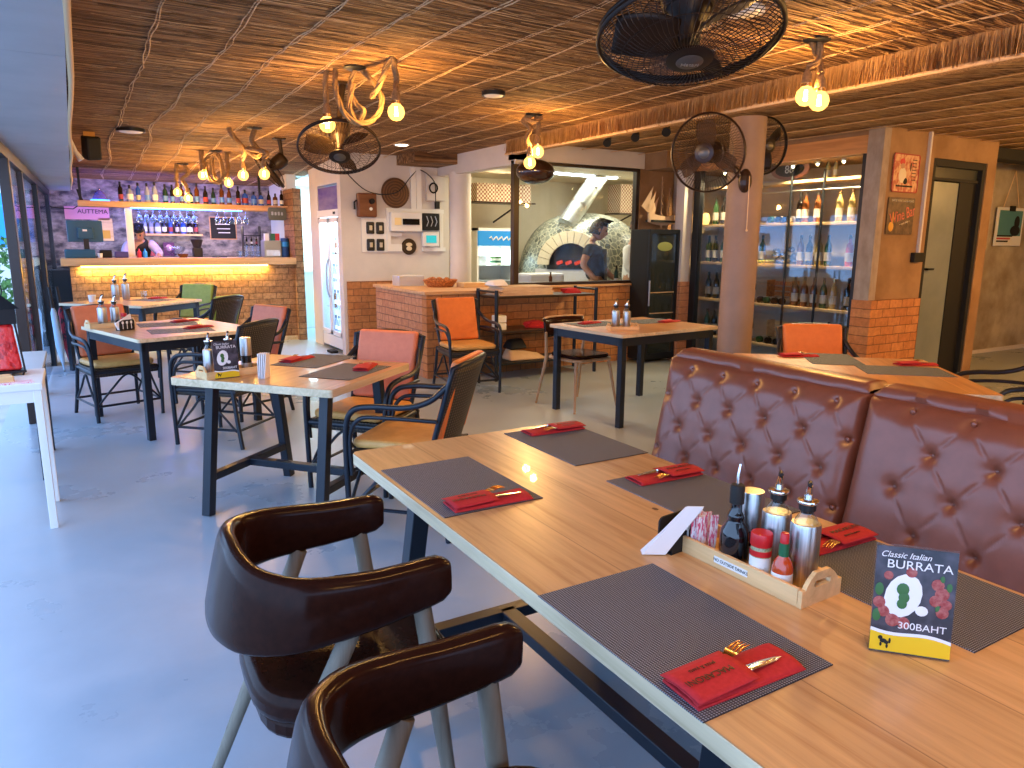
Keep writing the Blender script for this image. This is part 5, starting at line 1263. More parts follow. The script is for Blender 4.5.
lamp('fridge_tube_a', 'AREA', (2.96, 9.60, 1.0), 11, (.75, .92, 1), 1.3, (0, R(-90), 0), .04); lamp('fridge_light', 'AREA', (3.2, 9.6, 1.76), 30, (.75, .9, 1), .5, (0, 0, 0), .6)
rf = random.Random(9)
for j, z in enumerate((.21, .561, .911, 1.261)):
    for i in range(6):
        bd = rf.choice([2, 2, 1, 0]); small_bottle((3.05, 9.26+.13*i, z), bd, 3, 2, '%s bottle, %s from the near side on fridge shelf %s from the bottom' % (LBN[bd], ORD[i], ORD[j]), 'bottles in the tall display fridge', s=.72)
T(MB().box(3.0, 3.3, 9.25, 9.8, 2.125, 2.14).build('flat_tray', 'white'), 'flat white tray on top of the display fridge', 'tray')
T(MB().box(-.05, .05, -.09, .09, 0, .035).build('floor_box', 'black', loc=(2.8, 9.3, 0), bevel=.01), 'small black box on the floor before the display fridge', 'box')
# side room behind the doorway
lamp('sideroom_light', 'AREA', (3.4, 12.0, 2.3), 45, (.6, .9, 1), .8, (0, 0, 0), .8)
sk = thing('sink_unit', 'white counter with a tap in the bright side room', 'sink', (3.28, 12.45, 0)); MB().box(-.3, .4, -.25, .5, 0, .92).build('cabinet', 'sidewall', sk); MB().box(-.32, .42, -.27, .5, .92, .96).build('worktop', 'white', sk)
MB().tube(bez([(-.05, 0, .96), (-.05, 0, 1.2), (.03, -.02, 1.26), (.09, -.04, 1.18)], 4), .014, 8).build('tap', 'chrome', sk, smooth=60)
glassy('glass_jug', 'clear jug beside the tap in the side room', 'jug', (3.14, 12.28, .96), .05, .2)
# ================================================================ panel wall (y = 8.98)
yw = 8.985
ph = thing('wall_telephone', 'old brown wooden wall telephone box on the white panel wall', 'telephone', (3.195, yw, 1.88))
MB().box(-.125, .125, -.08, 0, -.15, .14).build('case', noisemat('old_telephone_wood', (.16, .05, .02), (.22, .08, .035), (4, 4, 20), .4, 0), ph, bevel=.02); MB().tube([(.05, -.08, .04), (.05, -.12, .045)], .032, 14).build('mouthpiece', 'black', ph); MB().tube([(.04, -.08, -.05), (.04, -.09, -.05)], .02, 12).build('dial', 'labelw', ph)
MB().tube([(-.125, -.04, .05), (-.16, -.05, .03), (-.16, -.05, -.06)], .012, 8).build('receiver', 'black', ph)
def woven():
    m = mat('woven_disc', (.22, .1, .04), .8); t = NT(m); mp = t.coord((1, 1, 1)); w_ = t.add('ShaderNodeTexWave', Scale=9., Distortion=1.); w_.wave_type = 'RINGS'; w_.rings_direction = 'Y'; t.link(mp, 'Vector', w_, 'Vector')
    r = t.ramp(w_, 'Fac', [(0, (.10, .045, .018)), (1, (.19, .09, .035))]); t.link(r, 'Color', t.b, 'Base Color'); t.bump(w_, 'Fac', .6, .01); return m
wd = thing('woven_wall_disc', 'round brown woven wall disc above the fuse box', 'wall decoration', (3.59, yw, 2.04))
b = MB(); b.X = Matrix.Rotation(pi/2, 4, 'X'); b.lathe([(0, .0), (.185, 0), (.19, .012), (.18, .02), (0, .028)], seg=40); b.build('disc', woven(), wd, smooth=50)
for k, z in enumerate((.02, -.04)): words(['COFFEE', 'house'][k] if 0 else ['Bistro', 'Bar'][k], .05, (0, -.031, z), (pi/2, 0, 0), mat('faint_lettering', (.34, .2, .1), .8), wd) if 0 else None
T(MB().box(3.13, 3.47, yw-.012, yw, 1.30, 1.72).build('mounting_board', 'white'), 'white board carrying four black switches', 'board')
k = 0
for x in (3.24, 3.37):
    for z in (1.60, 1.39):
        s_ = thing('wall_switch', 'black round-cornered switch, %s of the four' % ['upper left', 'lower left', 'upper right', 'lower right'][k], 'switch', (x, yw-.012, z), 0, 'four black switches'); k += 1
        MB().box(-.052, .052, -.03, 0, -.075, .075).build('plate', 'blackplastic', s_, bevel=.014); MB().box(-.02, .02, -.037, -.03, -.03, .03).build('toggle', 'steel', s_, bevel=.004)
tk = thing('cable_trunking', 'white plastic cable trunking running round the fuse boxes', 'trunking', (0, 0, 0))
for b_ in ((3.46, 3.51, 1.40, 1.80), (3.46, 4.26, 1.80, 1.85), (3.80, 3.87, 1.85, 2.37), (3.875, 3.945, 1.85, 2.37), (3.51, 3.66, 1.50, 1.545), (3.46, 3.66, 1.31, 1.40), (4.20, 4.25, 1.36, 1.80), (3.95, 4.28, 1.31, 1.36)):
    MB().box(b_[0], b_[1], yw-.03, yw, b_[2], b_[3]).build('channel', 'white', tk)
fb = thing('fuse_box', 'wide white fuse box with a dark breaker window', 'fuse box', (3.70, yw-.031, 1.69))
MB().box(-.215, .215, -.08, 0, -.13, .115).build('case', 'white', fb, bevel=.012); MB().box(-.06, .17, -.096, -.088, -.045, .03).build('window', 'glassdark', fb); MB().box(-.17, -.08, -.094, -.09, -.05, .04).build('cover', mat('warm_lit_spot', (.85, .68, .35), .4), fb)  # small warm patch paints the lit spot on the case
mt_ = thing('electricity_meter', 'black glass-fronted meter right of the fuse box', 'meter', (4.045, yw-.031, 1.69)); MB().box(-.115, .115, -.08, 0, -.11, .105).build('case', 'black', mt_, bevel=.01)
for q in range(3): MB().tube([(-.07+.06*q, -.082, -.06), (-.05+.06*q, -.095, 0), (-.07+.06*q, -.082, .07)], .007, 6).build('wire', 'soffit', mt_)
cs = thing('control_panel', 'small white control panel with a teal screen', 'control panel', (4.045, yw-.031, 1.47)); MB().box(-.115, .115, -.06, 0, -.095, .09).build('case', 'white', cs, bevel=.01); MB().box(-.07, .075, -.066, -.058, -.05, .045).build('screen', mat('teal_screen', (.02, .3, .35), .3, emit=(.02, .4, .45), es=.5), cs)
ck = thing('round_plaque', 'round black plaque with a pale face emblem below the fuse box', 'wall decoration', (3.765, yw, 1.37))
b = MB(); b.X = Matrix.Rotation(pi/2, 4, 'X'); b.lathe([(0, 0), (.1, 0), (.105, .01), (.1, .02), (.085, .02), (.08, .014), (0, .014)], seg=32); b.build('disc', 'browndark', ck, smooth=50)
b = MB(); b.sph((0, -.016, .025), (.045, .004, .025), 16, 8); b.build('emblem', 'cream', ck, smooth=60); b = MB(); b.sph((0, -.016, -.025), (.04, .004, .028), 16, 8); b.build('emblem', 'cream', ck, smooth=60)
rt_ = thing('router_box', 'white box with a coil of black cable at the top right of the panel wall', 'box', (4.15, yw, 2.12))
MB().box(-.14, .13, -.05, 0, -.16, .16).build('case', 'whitep', rt_, bevel=.006); MB().tube([(-.05+.055*cos(a*pi/8), -.065, .0+.06*sin(a*pi/8)) for a in range(16)], .011, 8, closed=True).build('cable_coil', 'black', rt_, smooth=60)
T(MB().box(4.14, 4.2, yw-.04, yw, 1.86, 1.95).build('plug_adapter', 'black', bevel=.004), 'black plug adapter below the cable coil', 'adapter')
T(MB().tube(bez([(2.2, 7.6, 2.49), (2.9, 8.5, 2.12), (3.3, 8.93, 2.02), (3.6, 8.93, 2.05), (3.8, 8.95, 2.25), (3.93, 8.96, 2.34), (4.1, 8.9, 2.2), (4.12, 8.9, 1.95)], 6), .006, 6).build('cable', 'black', smooth=60), 'black cable sagging from the ceiling fan across the white panel wall', 'cable')
# ================================================================ brick island, cart
isl = thing('island_counter', 'brick island counter with wooden top before the white panel wall', 'counter', (0, 0, 0))
b = MB(); b.box(3.12, 4.185, 7.0, 7.12, 0, .89); b.build('front_panel', 'brick_y', isl); b = MB(); b.box(3.12, 3.24, 7.12, 8.5, 0, .89); b.build('side_panel', 'brick_x', isl)
MB().box(3.09, 4.185, 6.97, 8.52, .89, .925).build('countertop', 'shelfwood', isl, bevel=.004)
M['clearbox'] = thinglass('translucent_plastic', (.85, .88, .9), 1, opaque=.45, body=(.75, .75, .78))
T(MB().box(-.16, .16, -.11, .11, 0, .12).build('plastic_container', 'clearbox', loc=(3.36, 8.05, .926), bevel=.01), 'clear plastic container at the left back of the island top', 'container')
M['basket'] = noisemat('orange_wicker', (.2, .05, .01), (.7, .25, .06), (60, 60, 60), .6, .8)
bk_ = thing('wicker_basket', 'low orange wicker basket on the island top', 'basket', (3.62, 7.72, .926)); MB().lathe([(0, 0), (.12, 0), (.17, .08), (.16, .085), (.12, .015), (0, .015)], seg=26, sx=1.25).build('bowl', 'basket', bk_, smooth=40)
rr_ = random.Random(3)
for q in range(9): MB().sph((rr_.uniform(-.12, .12), rr_.uniform(-.09, .09), .07+rr_.uniform(0, .025)), (.035, .025, .022), 10, 6).build('wrapped_bread', 'basket', bk_, smooth=60)
T(MB().box(-.16, .16, -.1, .1, 0, .05).build('wooden_box', 'traywood', loc=(3.95, 7.55, .926), bevel=.004), 'shallow pale wooden box at the right of the island top', 'box')
ct = thing('trolley_shelf', 'black three-tier metal shelf standing against the brick wall', 'shelf', (4.34, 6.74, 0))
for sx in (-1, 1):
    for sy in (-1, 1): MB().tube([(sx*.64, sy*.2, 0), (sx*.64, sy*.2, .93), (sx*.64, sy*.2, .95)], .02, 10).build('post', 'blackmetal', ct, smooth=50)
for z in (.16, .5, .86): MB().box(-.63, .63, -.2, .2, z, z+.025).build('tier', 'browndark' if z > .4 else 'blackmetal', ct, bevel=.004)
for z in (.93,): MB().tube([(-.64, -.2, z), (-.64, .2, z)], .012, 8).build('rail', 'blackmetal', ct); MB().tube([(.64, -.2, z), (.64, .2, z)], .012, 8).build('rail', 'blackmetal', ct)
for q in range(7):
    T(MB().box(-.33+.004*q, .33-.006*q, -.16, .16, 0, .013).build('flat_pizza_box', 'cardboard', loc=(4.10+.012*(q % 3), 6.74+.006*(q % 2), .886+.0135*q), rz=.02*((q*7) % 3-1), bevel=.003), 'flat unfolded pale box, %s from the bottom of the pile on the black shelf' % ORD[q], 'box', 'flat boxes piled on the black shelf')
T(MB().hexa([(-.1, -.1, 0), (.1, -.12, 0), (.12, .1, 0), (-.1, .12, 0), (-.08, -.06, .05), (.06, -.06, .07), (.08, .06, .06), (-.06, .08, .05)]).build('plastic_bag', 'paper', loc=(3.82, 6.76, .986), bevel=.02, seg=3, smooth=60), 'crumpled white plastic bag on the left of the box pile', 'bag')
for q in range(4):
    T(MB().box(-.1, .1, -.045, .045, 0, .012).build('folded_napkin', 'red', loc=(4.76, 6.70+.02*q, .886+.0125*q), rz=.25*(q-1.5), bevel=.003), 'red napkin piled on the right of the black shelf, %s from the bottom' % ORD[q], 'napkin', 'red napkins on the top tier')
for q in range(5):
    T(MB().box(-.12, .12, -.05, .05, 0, .012).build('folded_napkin', 'red', loc=(4.28, 6.68+.02*q, .526+.0125*q), rz=.3*(q-2), bevel=.003), 'red napkin in the pile on the middle tier, %s from the bottom' % ORD[q], 'napkin', 'red napkins on the middle tier')
T(MB().hexa([(-.12, -.09, 0), (.12, -.09, 0), (.12, .09, 0), (-.12, .09, 0), (-.1, -.05, .03), (.1, -.05, .05), (.1, .05, .04), (-.09, .06, .03)]).build('folded_cloth', 'traywood', loc=(4.5, 6.7, .526), bevel=.012), 'folded tan cloth beside the napkins on the middle tier', 'cloth')
T(MB().hexa([(-.25, -.12, 0), (.25, -.12, 0), (.25, .12, 0), (-.25, .12, 0), (-.2, -.05, .1), (.12, -.04, .07), (.2, .05, .05), (-.2, .08, .14)]).build('cloth_bag', 'cardboard', loc=(4.15, 6.7, .186), bevel=.03, seg=3, smooth=60), 'tan cloth bag slumped on the lowest tier', 'bag')
T(MB().hexa([(-.12, -.1, 0), (.12, -.1, 0), (.12, .1, 0), (-.12, .1, 0), (-.08, -.05, .1), (.08, -.04, .12), (.08, .05, .1), (-.06, .08, .1)]).build('black_pouch', 'black', loc=(4.05, 6.75, .30), bevel=.03, seg=3, smooth=60), 'black pouch on top of the tan bag', 'bag')
for q, z in enumerate((.526, .606)): T(MB().box(-.06, .06, -.06, .06, 0, .075).build('white_tub', 'white', loc=(3.80, 6.66, z), bevel=.01), ['lower', 'upper'][q]+' white tub at the left of the middle tier', 'tub')
# ================================================================ kitchen
lamp('kitchen_wall_fill_a', 'POINT', (5.5, 9.7, 2.2), 26, (1, .88, .62), .12); lamp('kitchen_wall_fill_b', 'POINT', (8.3, 8.6, 2.2), 22, (1, .88, .62), .12)  # unseen point fills added to light the kitchen walls more evenly
lamp('kitchen_tube', 'AREA', (6.7, 9.0, 2.40), 16, (1, .93, .72), 1.4, (0, 0, 0), .2)
lamp('kitchen_fill_lamp', 'AREA', (5.3, 8.4, 2.40), 22, (1, .85, .55), .7, (0, 0, 0), .5)
tl = thing('tube_light', 'long glowing white strip light on the kitchen ceiling', 'light', (6.7, 9.15, 2.43), .12)
MB().box(-.62, .62, -.06, .06, -.02, .01).build('diffuser', emis('tube_glow', (1, 1, .95), 9), tl); MB().box(-.66, .66, -.09, .09, .0, .012).build('housing', 'white', tl)
ov = thing('pizza_oven', 'domed pizza oven covered in broken dark mosaic with a cream stone arch', 'oven', (6.95, 9.5, 0))
def dome(u, v):
    a = 2*pi*u; e = pi/2*v; r = cos(e)**.75
    return (1.06*r*cos(a), 1.0*r*sin(a), .72+1.17*sin(e)**.9)
b = MB(); b.grid(dome, 48, 20, cu=True); b.build('dome', 'mosaic', ov, smooth=180)
MB().cyl((0, 0, 0), (0, 0, .76), 1.0, seg=48).build('base', 'cream', ov, smooth=60)
# arch: frame with axis toward the room
an = atan2(-.93, -.88); fwd = V((cos(an), sin(an), 0)); sdv = V((-fwd.y, fwd.x, 0)); ac = V((6.07, 8.60, 1.12))-V((6.95, 9.5, 0))
def ap(s_, z, d): return ac + sdv*s_ + V((0, 0, z)) + fwd*d
N_ = 13
for k in range(N_):
    a0 = pi*(k+.04)/N_; a1 = pi*(k+.96)/N_
    q = []
    for d in (-.30, .02):
        q += [ap(.31*cos(a0), .31*sin(a0), d), ap(.48*cos(a0), .48*sin(a0), d), ap(.48*cos(a1), .48*sin(a1), d), ap(.31*cos(a1), .31*sin(a1), d)]
    MB().hexa(q).build('arch_stone', 'cream', ov)
b = MB(); pts = [ap(.32*cos(pi*k/16), .32*sin(pi*k/16), -.05) for k in range(17)]; b._f([b.v(p) for p in pts]); b.build('mouth', 'black', ov)
b = MB(); b.hexa([ap(-.33, -.06, -.35), ap(.33, -.06, -.35), ap(.33, -.06, .04), ap(-.33, -.06, .04), ap(-.33, 0, -.35), ap(.33, 0, -.35), ap(.33, 0, .04), ap(-.33, 0, .04)]); b.build('hearth_ledge', 'black', ov)
b = MB(); b.hexa([ap(-.5, -1.12, -.35), ap(.5, -1.12, -.35), ap(.5, -1.12, .03), ap(-.5, -1.12, .03), ap(-.5, -.06, -.35), ap(.5, -.06, -.35), ap(.5, -.06, .03), ap(-.5, -.06, .03)]); b.build('front_block', 'tileW', ov)
for k in range(4): MB().tube([ap(-.2+.13*k, .02, -.04), ap(-.12+.13*k, .05, -.03)], .025, 8).build('ember', emis('ember', (1, .08, .02), .5), ov)
MB().cyl((-.58, -.35, 1.70), (.06, -.3, 2.46), .14, seg=28).build('flue', noisemat('galvanised_flue', (.5, .52, .48), (.7, .72, .68), (8, 8, 8), .5, 0, metal=1), ov, smooth=60)
for q in (.35, .7):
    p = V((-.58, -.35, 1.70)).lerp(V((.06, -.3, 2.46)), q); p2_ = V((-.58, -.35, 1.70)).lerp(V((.06, -.3, 2.46)), q+.03); MB().cyl(p, p2_, .144, seg=28).build('flue_band', 'steel', ov, smooth=60)
# white worktop before the oven
kc = thing('kitchen_worktop', 'white kitchen worktop seen through the window below the oven', 'counter', (0, 0, 0)); MB().box(4.9, 7.3, 7.3, 7.55, 0, .86).build('cabinet', 'white', kc); MB().box(4.88, 7.32, 7.28, 7.6, .86, .9).build('worktop', 'white', kc)
T(MB().box(5.0, 5.55, 7.98, 8.3, 0, 1.04).build('chest_freezer', 'tileW', bevel=.03), 'white chest freezer left of the oven front', 'freezer')
# kitchen fridge
kf = thing('drinks_fridge', 'small white glass-door fridge with blue header in the kitchen', 'fridge', (5.5, 9.9, 0))
b = MB(); b.box(-.35, .35, .25, .3, 0, 1.64); b.box(-.35, -.32, -.2, .3, 0, 1.64); b.box(.32, .35, -.2, .3, 0, 1.64); b.box(-.35, .35, -.2, .3, 1.6, 1.64); b.box(-.35, .35, -.2, .3, 0, .3); b.build('cabinet', 'white', kf)
MB().box(-.34, .34, -.22, -.19, 1.38, 1.6).build('header', 'signblue', kf, bevel=.01); MB().tube([(-.15+.03*q_, -.222, 1.49+.03*sin(q_*2.1)) for q_ in range(14)], .012, 6).build('header_script', 'labelw', kf, smooth=60)
for z in (.62, .85, 1.08): MB().box(-.32, .32, -.15, .25, z, z+.012).build('shelf', 'white', kf)
MB().box(-.32, .32, -.2, -.19, .3, 1.38).build('glass_door', 'glass', kf)
lamp('drinks_fridge_light', 'AREA', (5.5, 9.95, 1.35), 7, (.8, 1, .95), .4, (0, 0, 0), .3)
for q in range(4): T(MB().lathe([(0, 0), (.09, 0), (.1, .028), (0, .03)], seg=18).build('stacked_plate', ['cream', 'greenfoil', 'cream', 'leafg'][q], loc=(5.58, 9.9, 1.093+.032*q), smooth=40), 'plate, %s from the bottom of the stack in the small fridge' % ORD[q], 'plate', 'plates in the small fridge')
T(MB().box(-.08, .08, -.08, .08, 0, .14).build('white_carton', 'white', loc=(5.3, 9.9, 1.093)), 'white carton on the top shelf of the small fridge', 'carton')
T(MB().box(5.16, 5.3, 10.5, 10.58, 1.68, 2.0).build('blue_notice', 'signblue'), 'small blue notice on the kitchen wall above the fridge', 'notice')
# wall shelves with stacked pizza boxes seen edge on
def boxmat():
    m = mat('printed_box_edge', (.7, .55, .38), .7); t = NT(m); mp = t.coord((1, 1, 1), loc=(.5, 0, .3)); v = t.add('ShaderNodeTexChecker', Scale=34., Color1=col((.8, .66, .45)), Color2=col((.32, .12, .07))); t.link(mp, 'Vector', v, 'Vector'); t.link(v, 'Color', t.b, 'Base Color'); return m
M['boxedge'] = boxmat()
for nm, x0, x1, z, lb in (('wall_shelf', 5.08, 6.12, 2.0, 'long dark shelf of pizza boxes at the upper left of the kitchen'), ('wall_shelf', 7.74, 8.35, 1.9, 'short dark shelf of pizza boxes at the right of the kitchen')):
    o = T(MB().box(x0, x1, 9.62, 10.0, z, z+.02).build(nm, 'browndark'), lb, 'shelf'); 
    MB().bar((x1-.2, 9.8, z), (x1-.2, 10.58, z-.25), .02).build('shelf_bracket', 'black', o)
for base, n_, z, h, lb, gp in ((5.12, 6, 2.021, .26, 'upright printed pizza box edge in the row on the upper left kitchen shelf', 'pizza boxes on the left kitchen shelf'), (7.78, 4, 1.921, .46, 'upright printed pizza box in the tall row on the right kitchen shelf', 'pizza boxes on the right kitchen shelf')):
    for k in range(n_):
        w_ = .155 if n_ == 6 else .14
        for q in range(3): T(MB().box(base+w_*k+.05*q, base+w_*k+.05*q+.046, 9.64, 9.98, z, z+h-.01*(q % 2)).build('pizza_box', 'boxedge'), lb, 'box', gp)
# bottles at the window sill
for (x, y, s_, bd, lb_, lb) in ((5.945, 7.4, .85, 4, 0, 'dark green bottle standing on the kitchen worktop before the second cook'), (6.215, 7.42, .6, 3, 2, 'small dark bottle at the right end of the kitchen worktop'), (4.95, 7.42, .62, 0, 2, 'red sauce bottle at the left of the kitchen worktop')):
    small_bottle((x, y, .901), bd, lb_, 2, lb, None, s=s_)
# ================================================================ people
def skinfig(name, mat_, pts, edges, parent=None, lv=2):
    bm = bmesh.new(); lay = bm.verts.layers.skin.verify(); vs = []
    for i, (p, r) in enumerate(pts):
        v = bm.verts.new(V(p)); r = r if isinstance(r, tuple) else (r, r); v[lay].radius = r; v[lay].use_root = (i == 0); vs.append(v)
    for a, b in edges: bm.edges.new((vs[a], vs[b]))
    me = bpy.data.meshes.new(name); bm.to_mesh(me); bm.free(); me.materials.append(M[mat_])
    o = bpy.data.objects.new(name, me); C.objects.link(o)
    if parent: o.parent = parent
    k = o.modifiers.new('skin', 'SKIN'); k.use_smooth_shade = True; k.branch_smoothing = .6
    k = o.modifiers.new('sub', 'SUBSURF'); k.levels = k.render_levels = lv
    return o
def hand(parent, w, d, palm_n, s=1.):
    w, d, n_ = V(w), V(d).normalized(), V(palm_n).normalized(); sd = d.cross(n_).normalized()
    pts = [(w, .022*s), (w+d*.05*s, (.034*s, .016*s)), (w+d*.085*s, (.036*s, .014*s))]; ed = [(0, 1), (1, 2)]
    for k in range(4):
        o_ = (k-1.5)*.02*s; L_ = [.065, .075, .07, .055][k]*s; b0 = w+d*.09*s+sd*o_; i = len(pts)
        pts += [(b0, .0095*s), (b0+d*L_*.5-n_*.004, .0085*s), (b0+d*L_*.9-n_*.02*s, .007*s)]; ed += [(2, i), (i, i+1), (i+1, i+2)]
    i = len(pts); b0 = w+d*.035*s+sd*-.032*s; pts += [(b0, .012*s), (b0+(d*.6-sd*.8)*.04*s, .0095*s), (b0+(d*.9-sd*.6)*.068*s, .008*s)]; ed += [(1, i), (i, i+1), (i+1, i+2)]
    return pts, ed
def head(parent, c, f, upv, hairm='hair', s=1., skin='skin', cap=False):
    c, f, u = V(c), V(f).normalized(), V(upv).normalized(); r_ = f.cross(u).normalized(); u = r_.cross(f)
    X = Matrix((r_, f, u)).transposed().to_4x4(); X.translation = c
    def hd(a, e):
        th = 2*pi*a; ph_ = pi*(e-.5); x = cos(ph_)*cos(th)*.075; y = cos(ph_)*sin(th)*.096; z = sin(ph_)*.118
        if z < 0: x *= 1+z*2.4; y = y*(1+z*1.6)+.10*(-z)*.9
        if y > 0:
            y += .022*math.exp(-((x/.012)**2+((z+.018)/.022)**2)) + .006*math.exp(-((x/.025)**2+((z+.058)/.01)**2)) - .012*math.exp(-(((abs(x)-.03)/.016)**2+((z-.012)/.012)**2)) + .008*math.exp(-(((z+.1)/.025)**2+(x/.03)**2))
        return (x*s, y*s, z*s)
    b = MB(); b.X = X; b.grid(lambda u_, v_: hd(u_, v_*.998+.001), 40, 30, cu=True)
    h = b.build('head', skin, parent, smooth=180)
    for sx in (-1, 1):
        e_ = MB(); e_.X = X; e_.sph((sx*.03*s, .083*s, .012*s), .009*s, 10, 8); e_.build('eye', 'black', h, smooth=180)
        e_ = MB(); e_.X = X; e_.sph((sx*.077*s, .0, -.005*s), (.01*s, .018*s, .03*s), 12, 8); e_.build('ear', skin, h, smooth=180)
        e_ = MB(); e_.X = X; e_.tube([(sx*.018*s, .094*s, .03*s), (sx*.045*s, .082*s, .034*s)], .0035*s, 6); e_.build('eyebrow', 'hair', h)
    m_ = MB(); m_.X = X; m_.tube([(-.022*s, .094*s, -.056*s), (0, .1*s, -.058*s), (.022*s, .094*s, -.056*s)], .005*s, 6); m_.build('lips', mat('lips', (.3, .1, .08), .5), h)
    def hr(a, e):
        th = 2*pi*a; lo = -.06 if sin(th) < .25 else .055
        lo += .0
        z0 = lo; zt = .135; z = z0+(zt-z0)*e
        k = sqrt(max(0, 1-(max(z, 0)/.136)**2)) if z > 0 else 1
        j = 1+.035*noise.noise(V((th*5, z*60, 1)))
        y = .104*k*sin(th)*j + (.012 if z > .08 else 0)*(1-e)*8*.3
        return (.084*k*cos(th)*j*s, (y-.004)*s, z*s)
    b = MB(); b.X = X; b.grid(hr, 36, 14, cu=True); b.build('hair', hairm, parent, smooth=70)
    if not cap:
        b = MB(); b.X = X; rr2 = random.Random(2)
        for k in range(90):
            x = rr2.uniform(-.06, .06); y = rr2.uniform(-.05, .09); z = .128-.5*(x*x+y*y)*8*.12
            b.tube([(x*s, y*s, (z-.02)*s), ((x*1.1)*s, (y+.02)*s, (z+.012)*s), ((x*1.2)*s, (y+.045)*s, (z+.014)*s)], [.006*s, .005*s, .001*s], 4)
        b.build('hair_tuft', hairm, parent, smooth=60)
    return h
M['tee'] = noisemat('charcoal_tshirt', (.03, .03, .03), (.05, .05, .055), (15, 15, 15), .9, .1)
M['apron'] = noisemat('grey_apron', (.07, .072, .07), (.10, .10, .095), (25, 25, 25), .9, .1)
M['trouser'] = mat('dark_trousers', (.02, .02, .025), .9); M['lilac'] = mat('pale_lilac_shirt', (.55, .5, .68), .8); M['whitecloth'] = noisemat('white_chef_jacket', (.7, .7, .66), (.78, .78, .74), (9, 9, 9), .85, .1)
pc_ = thing('person', 'person with short black hair in charcoal T-shirt and grey apron leaning in the kitchen', 'person', (5.93, 7.8, 0))
Lp = V((5.93, 7.8, 0))
def loc_(p): return V(p)-Lp
body = [((5.93, 7.8, .95), (.15, .12)), ((5.92, 7.79, 1.1), (.145, .11)), ((5.87, 7.78, 1.25), (.16, .115)), ((5.82, 7.77, 1.37), (.14, .1)), ((5.83, 7.77, 1.45), .06), ((5.87, 7.77, 1.52), .055),
        ((5.72, 7.68, 1.38), .065), ((5.60, 7.66, 1.16), .047), ((5.74, 7.62, 1.0), .038), ((5.84, 7.60, .94), .026),
        ((5.93, 7.88, 1.37), .065), ((6.05, 7.86, 1.13), .047), ((6.12, 7.72, 1.0), .038), ((6.17, 7.64, .95), .026),
        ((5.86, 7.74, .85), .095), ((5.88, 7.76, .48), .068), ((5.88, 7.82, .1), .05), ((5.92, 7.74, .04), .045),
        ((6.0, 7.88, .85), .095), ((6.02, 7.88, .48), .068), ((5.98, 7.94, .1), .05), ((6.02, 7.86, .04), .045)]
be = [(0, 1), (1, 2), (2, 3), (3, 4), (4, 5), (3, 6), (6, 7), (7, 8), (8, 9), (3, 10), (10, 11), (11, 12), (12, 13), (0, 14), (14, 15), (15, 16), (16, 17), (0, 18), (18, 19), (19, 20), (20, 21)]
skinfig('body', 'skin', [(loc_(p), r) for p, r in body], be, pc_)
head(pc_, loc_((5.93, 7.77, 1.60)), (.84, -.5, -.28), (.3, -.15, 1), s=1.12)
sh_ = [((5.93, 7.8, .93), (.165, .135)), ((5.92, 7.79, 1.1), (.158, .123)), ((5.87, 7.78, 1.25), (.175, .128)), ((5.82, 7.77, 1.375), (.15, .112)), ((5.83, 7.77, 1.42), .07), ((5.72, 7.68, 1.385), .08), ((5.65, 7.67, 1.25), .066), ((5.93, 7.88, 1.375), .08), ((6.0, 7.87, 1.24), .066)]
skinfig('tshirt', 'tee', [(loc_(p), r) for p, r in sh_], [(0, 1), (1, 2), (2, 3), (3, 4), (3, 5), (5, 6), (3, 7), (7, 8)], pc_)
skinfig('trousers', 'trouser', [(loc_(p), r) for p, r in [((5.93, 7.8, .9), (.16, .13)), ((5.86, 7.74, .8), .11), ((5.88, 7.76, .48), .085), ((5.88, 7.82, .1), .07), ((6.0, 7.88, .8), .11), ((6.02, 7.88, .48), .085), ((5.98, 7.94, .1), .07)]], [(0, 1), (1, 2), (2, 3), (0, 4), (4, 5), (5, 6)], pc_)
b = MB(); ad_ = V((.84, -.5, 0)); as_ = V((.5, .84, 0))
def apr(u, v):
    c_ = V((5.93, 7.8, .75)).lerp(V((5.86, 7.78, 1.36)), v); wd_ = (.19 if v < .6 else .19-.22*(v-.6)); a = (u-.5)*2
    return c_ + ad_*(.150+.02*v)*sqrt(max(.05, 1-(.75*a)**2)) + as_*a*wd_ - Lp
b.grid(apr, 14, 14); b.build('apron', 'apron', pc_, smooth=180, solid=.006)
for w_, d_, n_ in (((5.84, 7.60, .94), (.8, -.3, -.25), (0, 0, 1)), ((6.17, 7.64, .95), (.5, -.5, -.3), (0, 0, 1))):
    pts, ed = hand(None, V(w_)-Lp, d_, n_); skinfig('hand', 'skin', pts, ed, pc_, 1)
# second cook in white, mostly hidden by the window frame
p2_ = thing('person', 'person in a white jacket half hidden by the right frame of the kitchen window', 'person', (6.70, 8.0, 0)); Lp = V((6.70, 8.0, 0))
b2_ = [((6.72, 8.0, .95), (.16, .13)), ((6.71, 8.0, 1.2), (.165, .12)), ((6.71, 8.0, 1.38), (.15, .1)), ((6.72, 8.0, 1.5), .06), ((6.73, 8.0, 1.58), .055), ((6.56, 7.92, 1.36), .065), ((6.50, 7.86, 1.12), .048), ((6.61, 7.7, 1.0), .038), ((6.68, 7.64, .95), .026), ((6.87, 8.05, 1.36), .065), ((6.96, 7.95, 1.12), .048), ((6.89, 7.75, 1.0), .038), ((6.84, 7.68, .95), .026),
       ((6.64, 8.0, .85), .095), ((6.64, 8.0, .48), .068), ((6.64, 8.04, .1), .05), ((6.64, 7.95, .04), .045), ((6.80, 8.0, .85), .095), ((6.80, 8.0, .48), .068), ((6.80, 8.04, .1), .05), ((6.80, 7.95, .04), .045)]
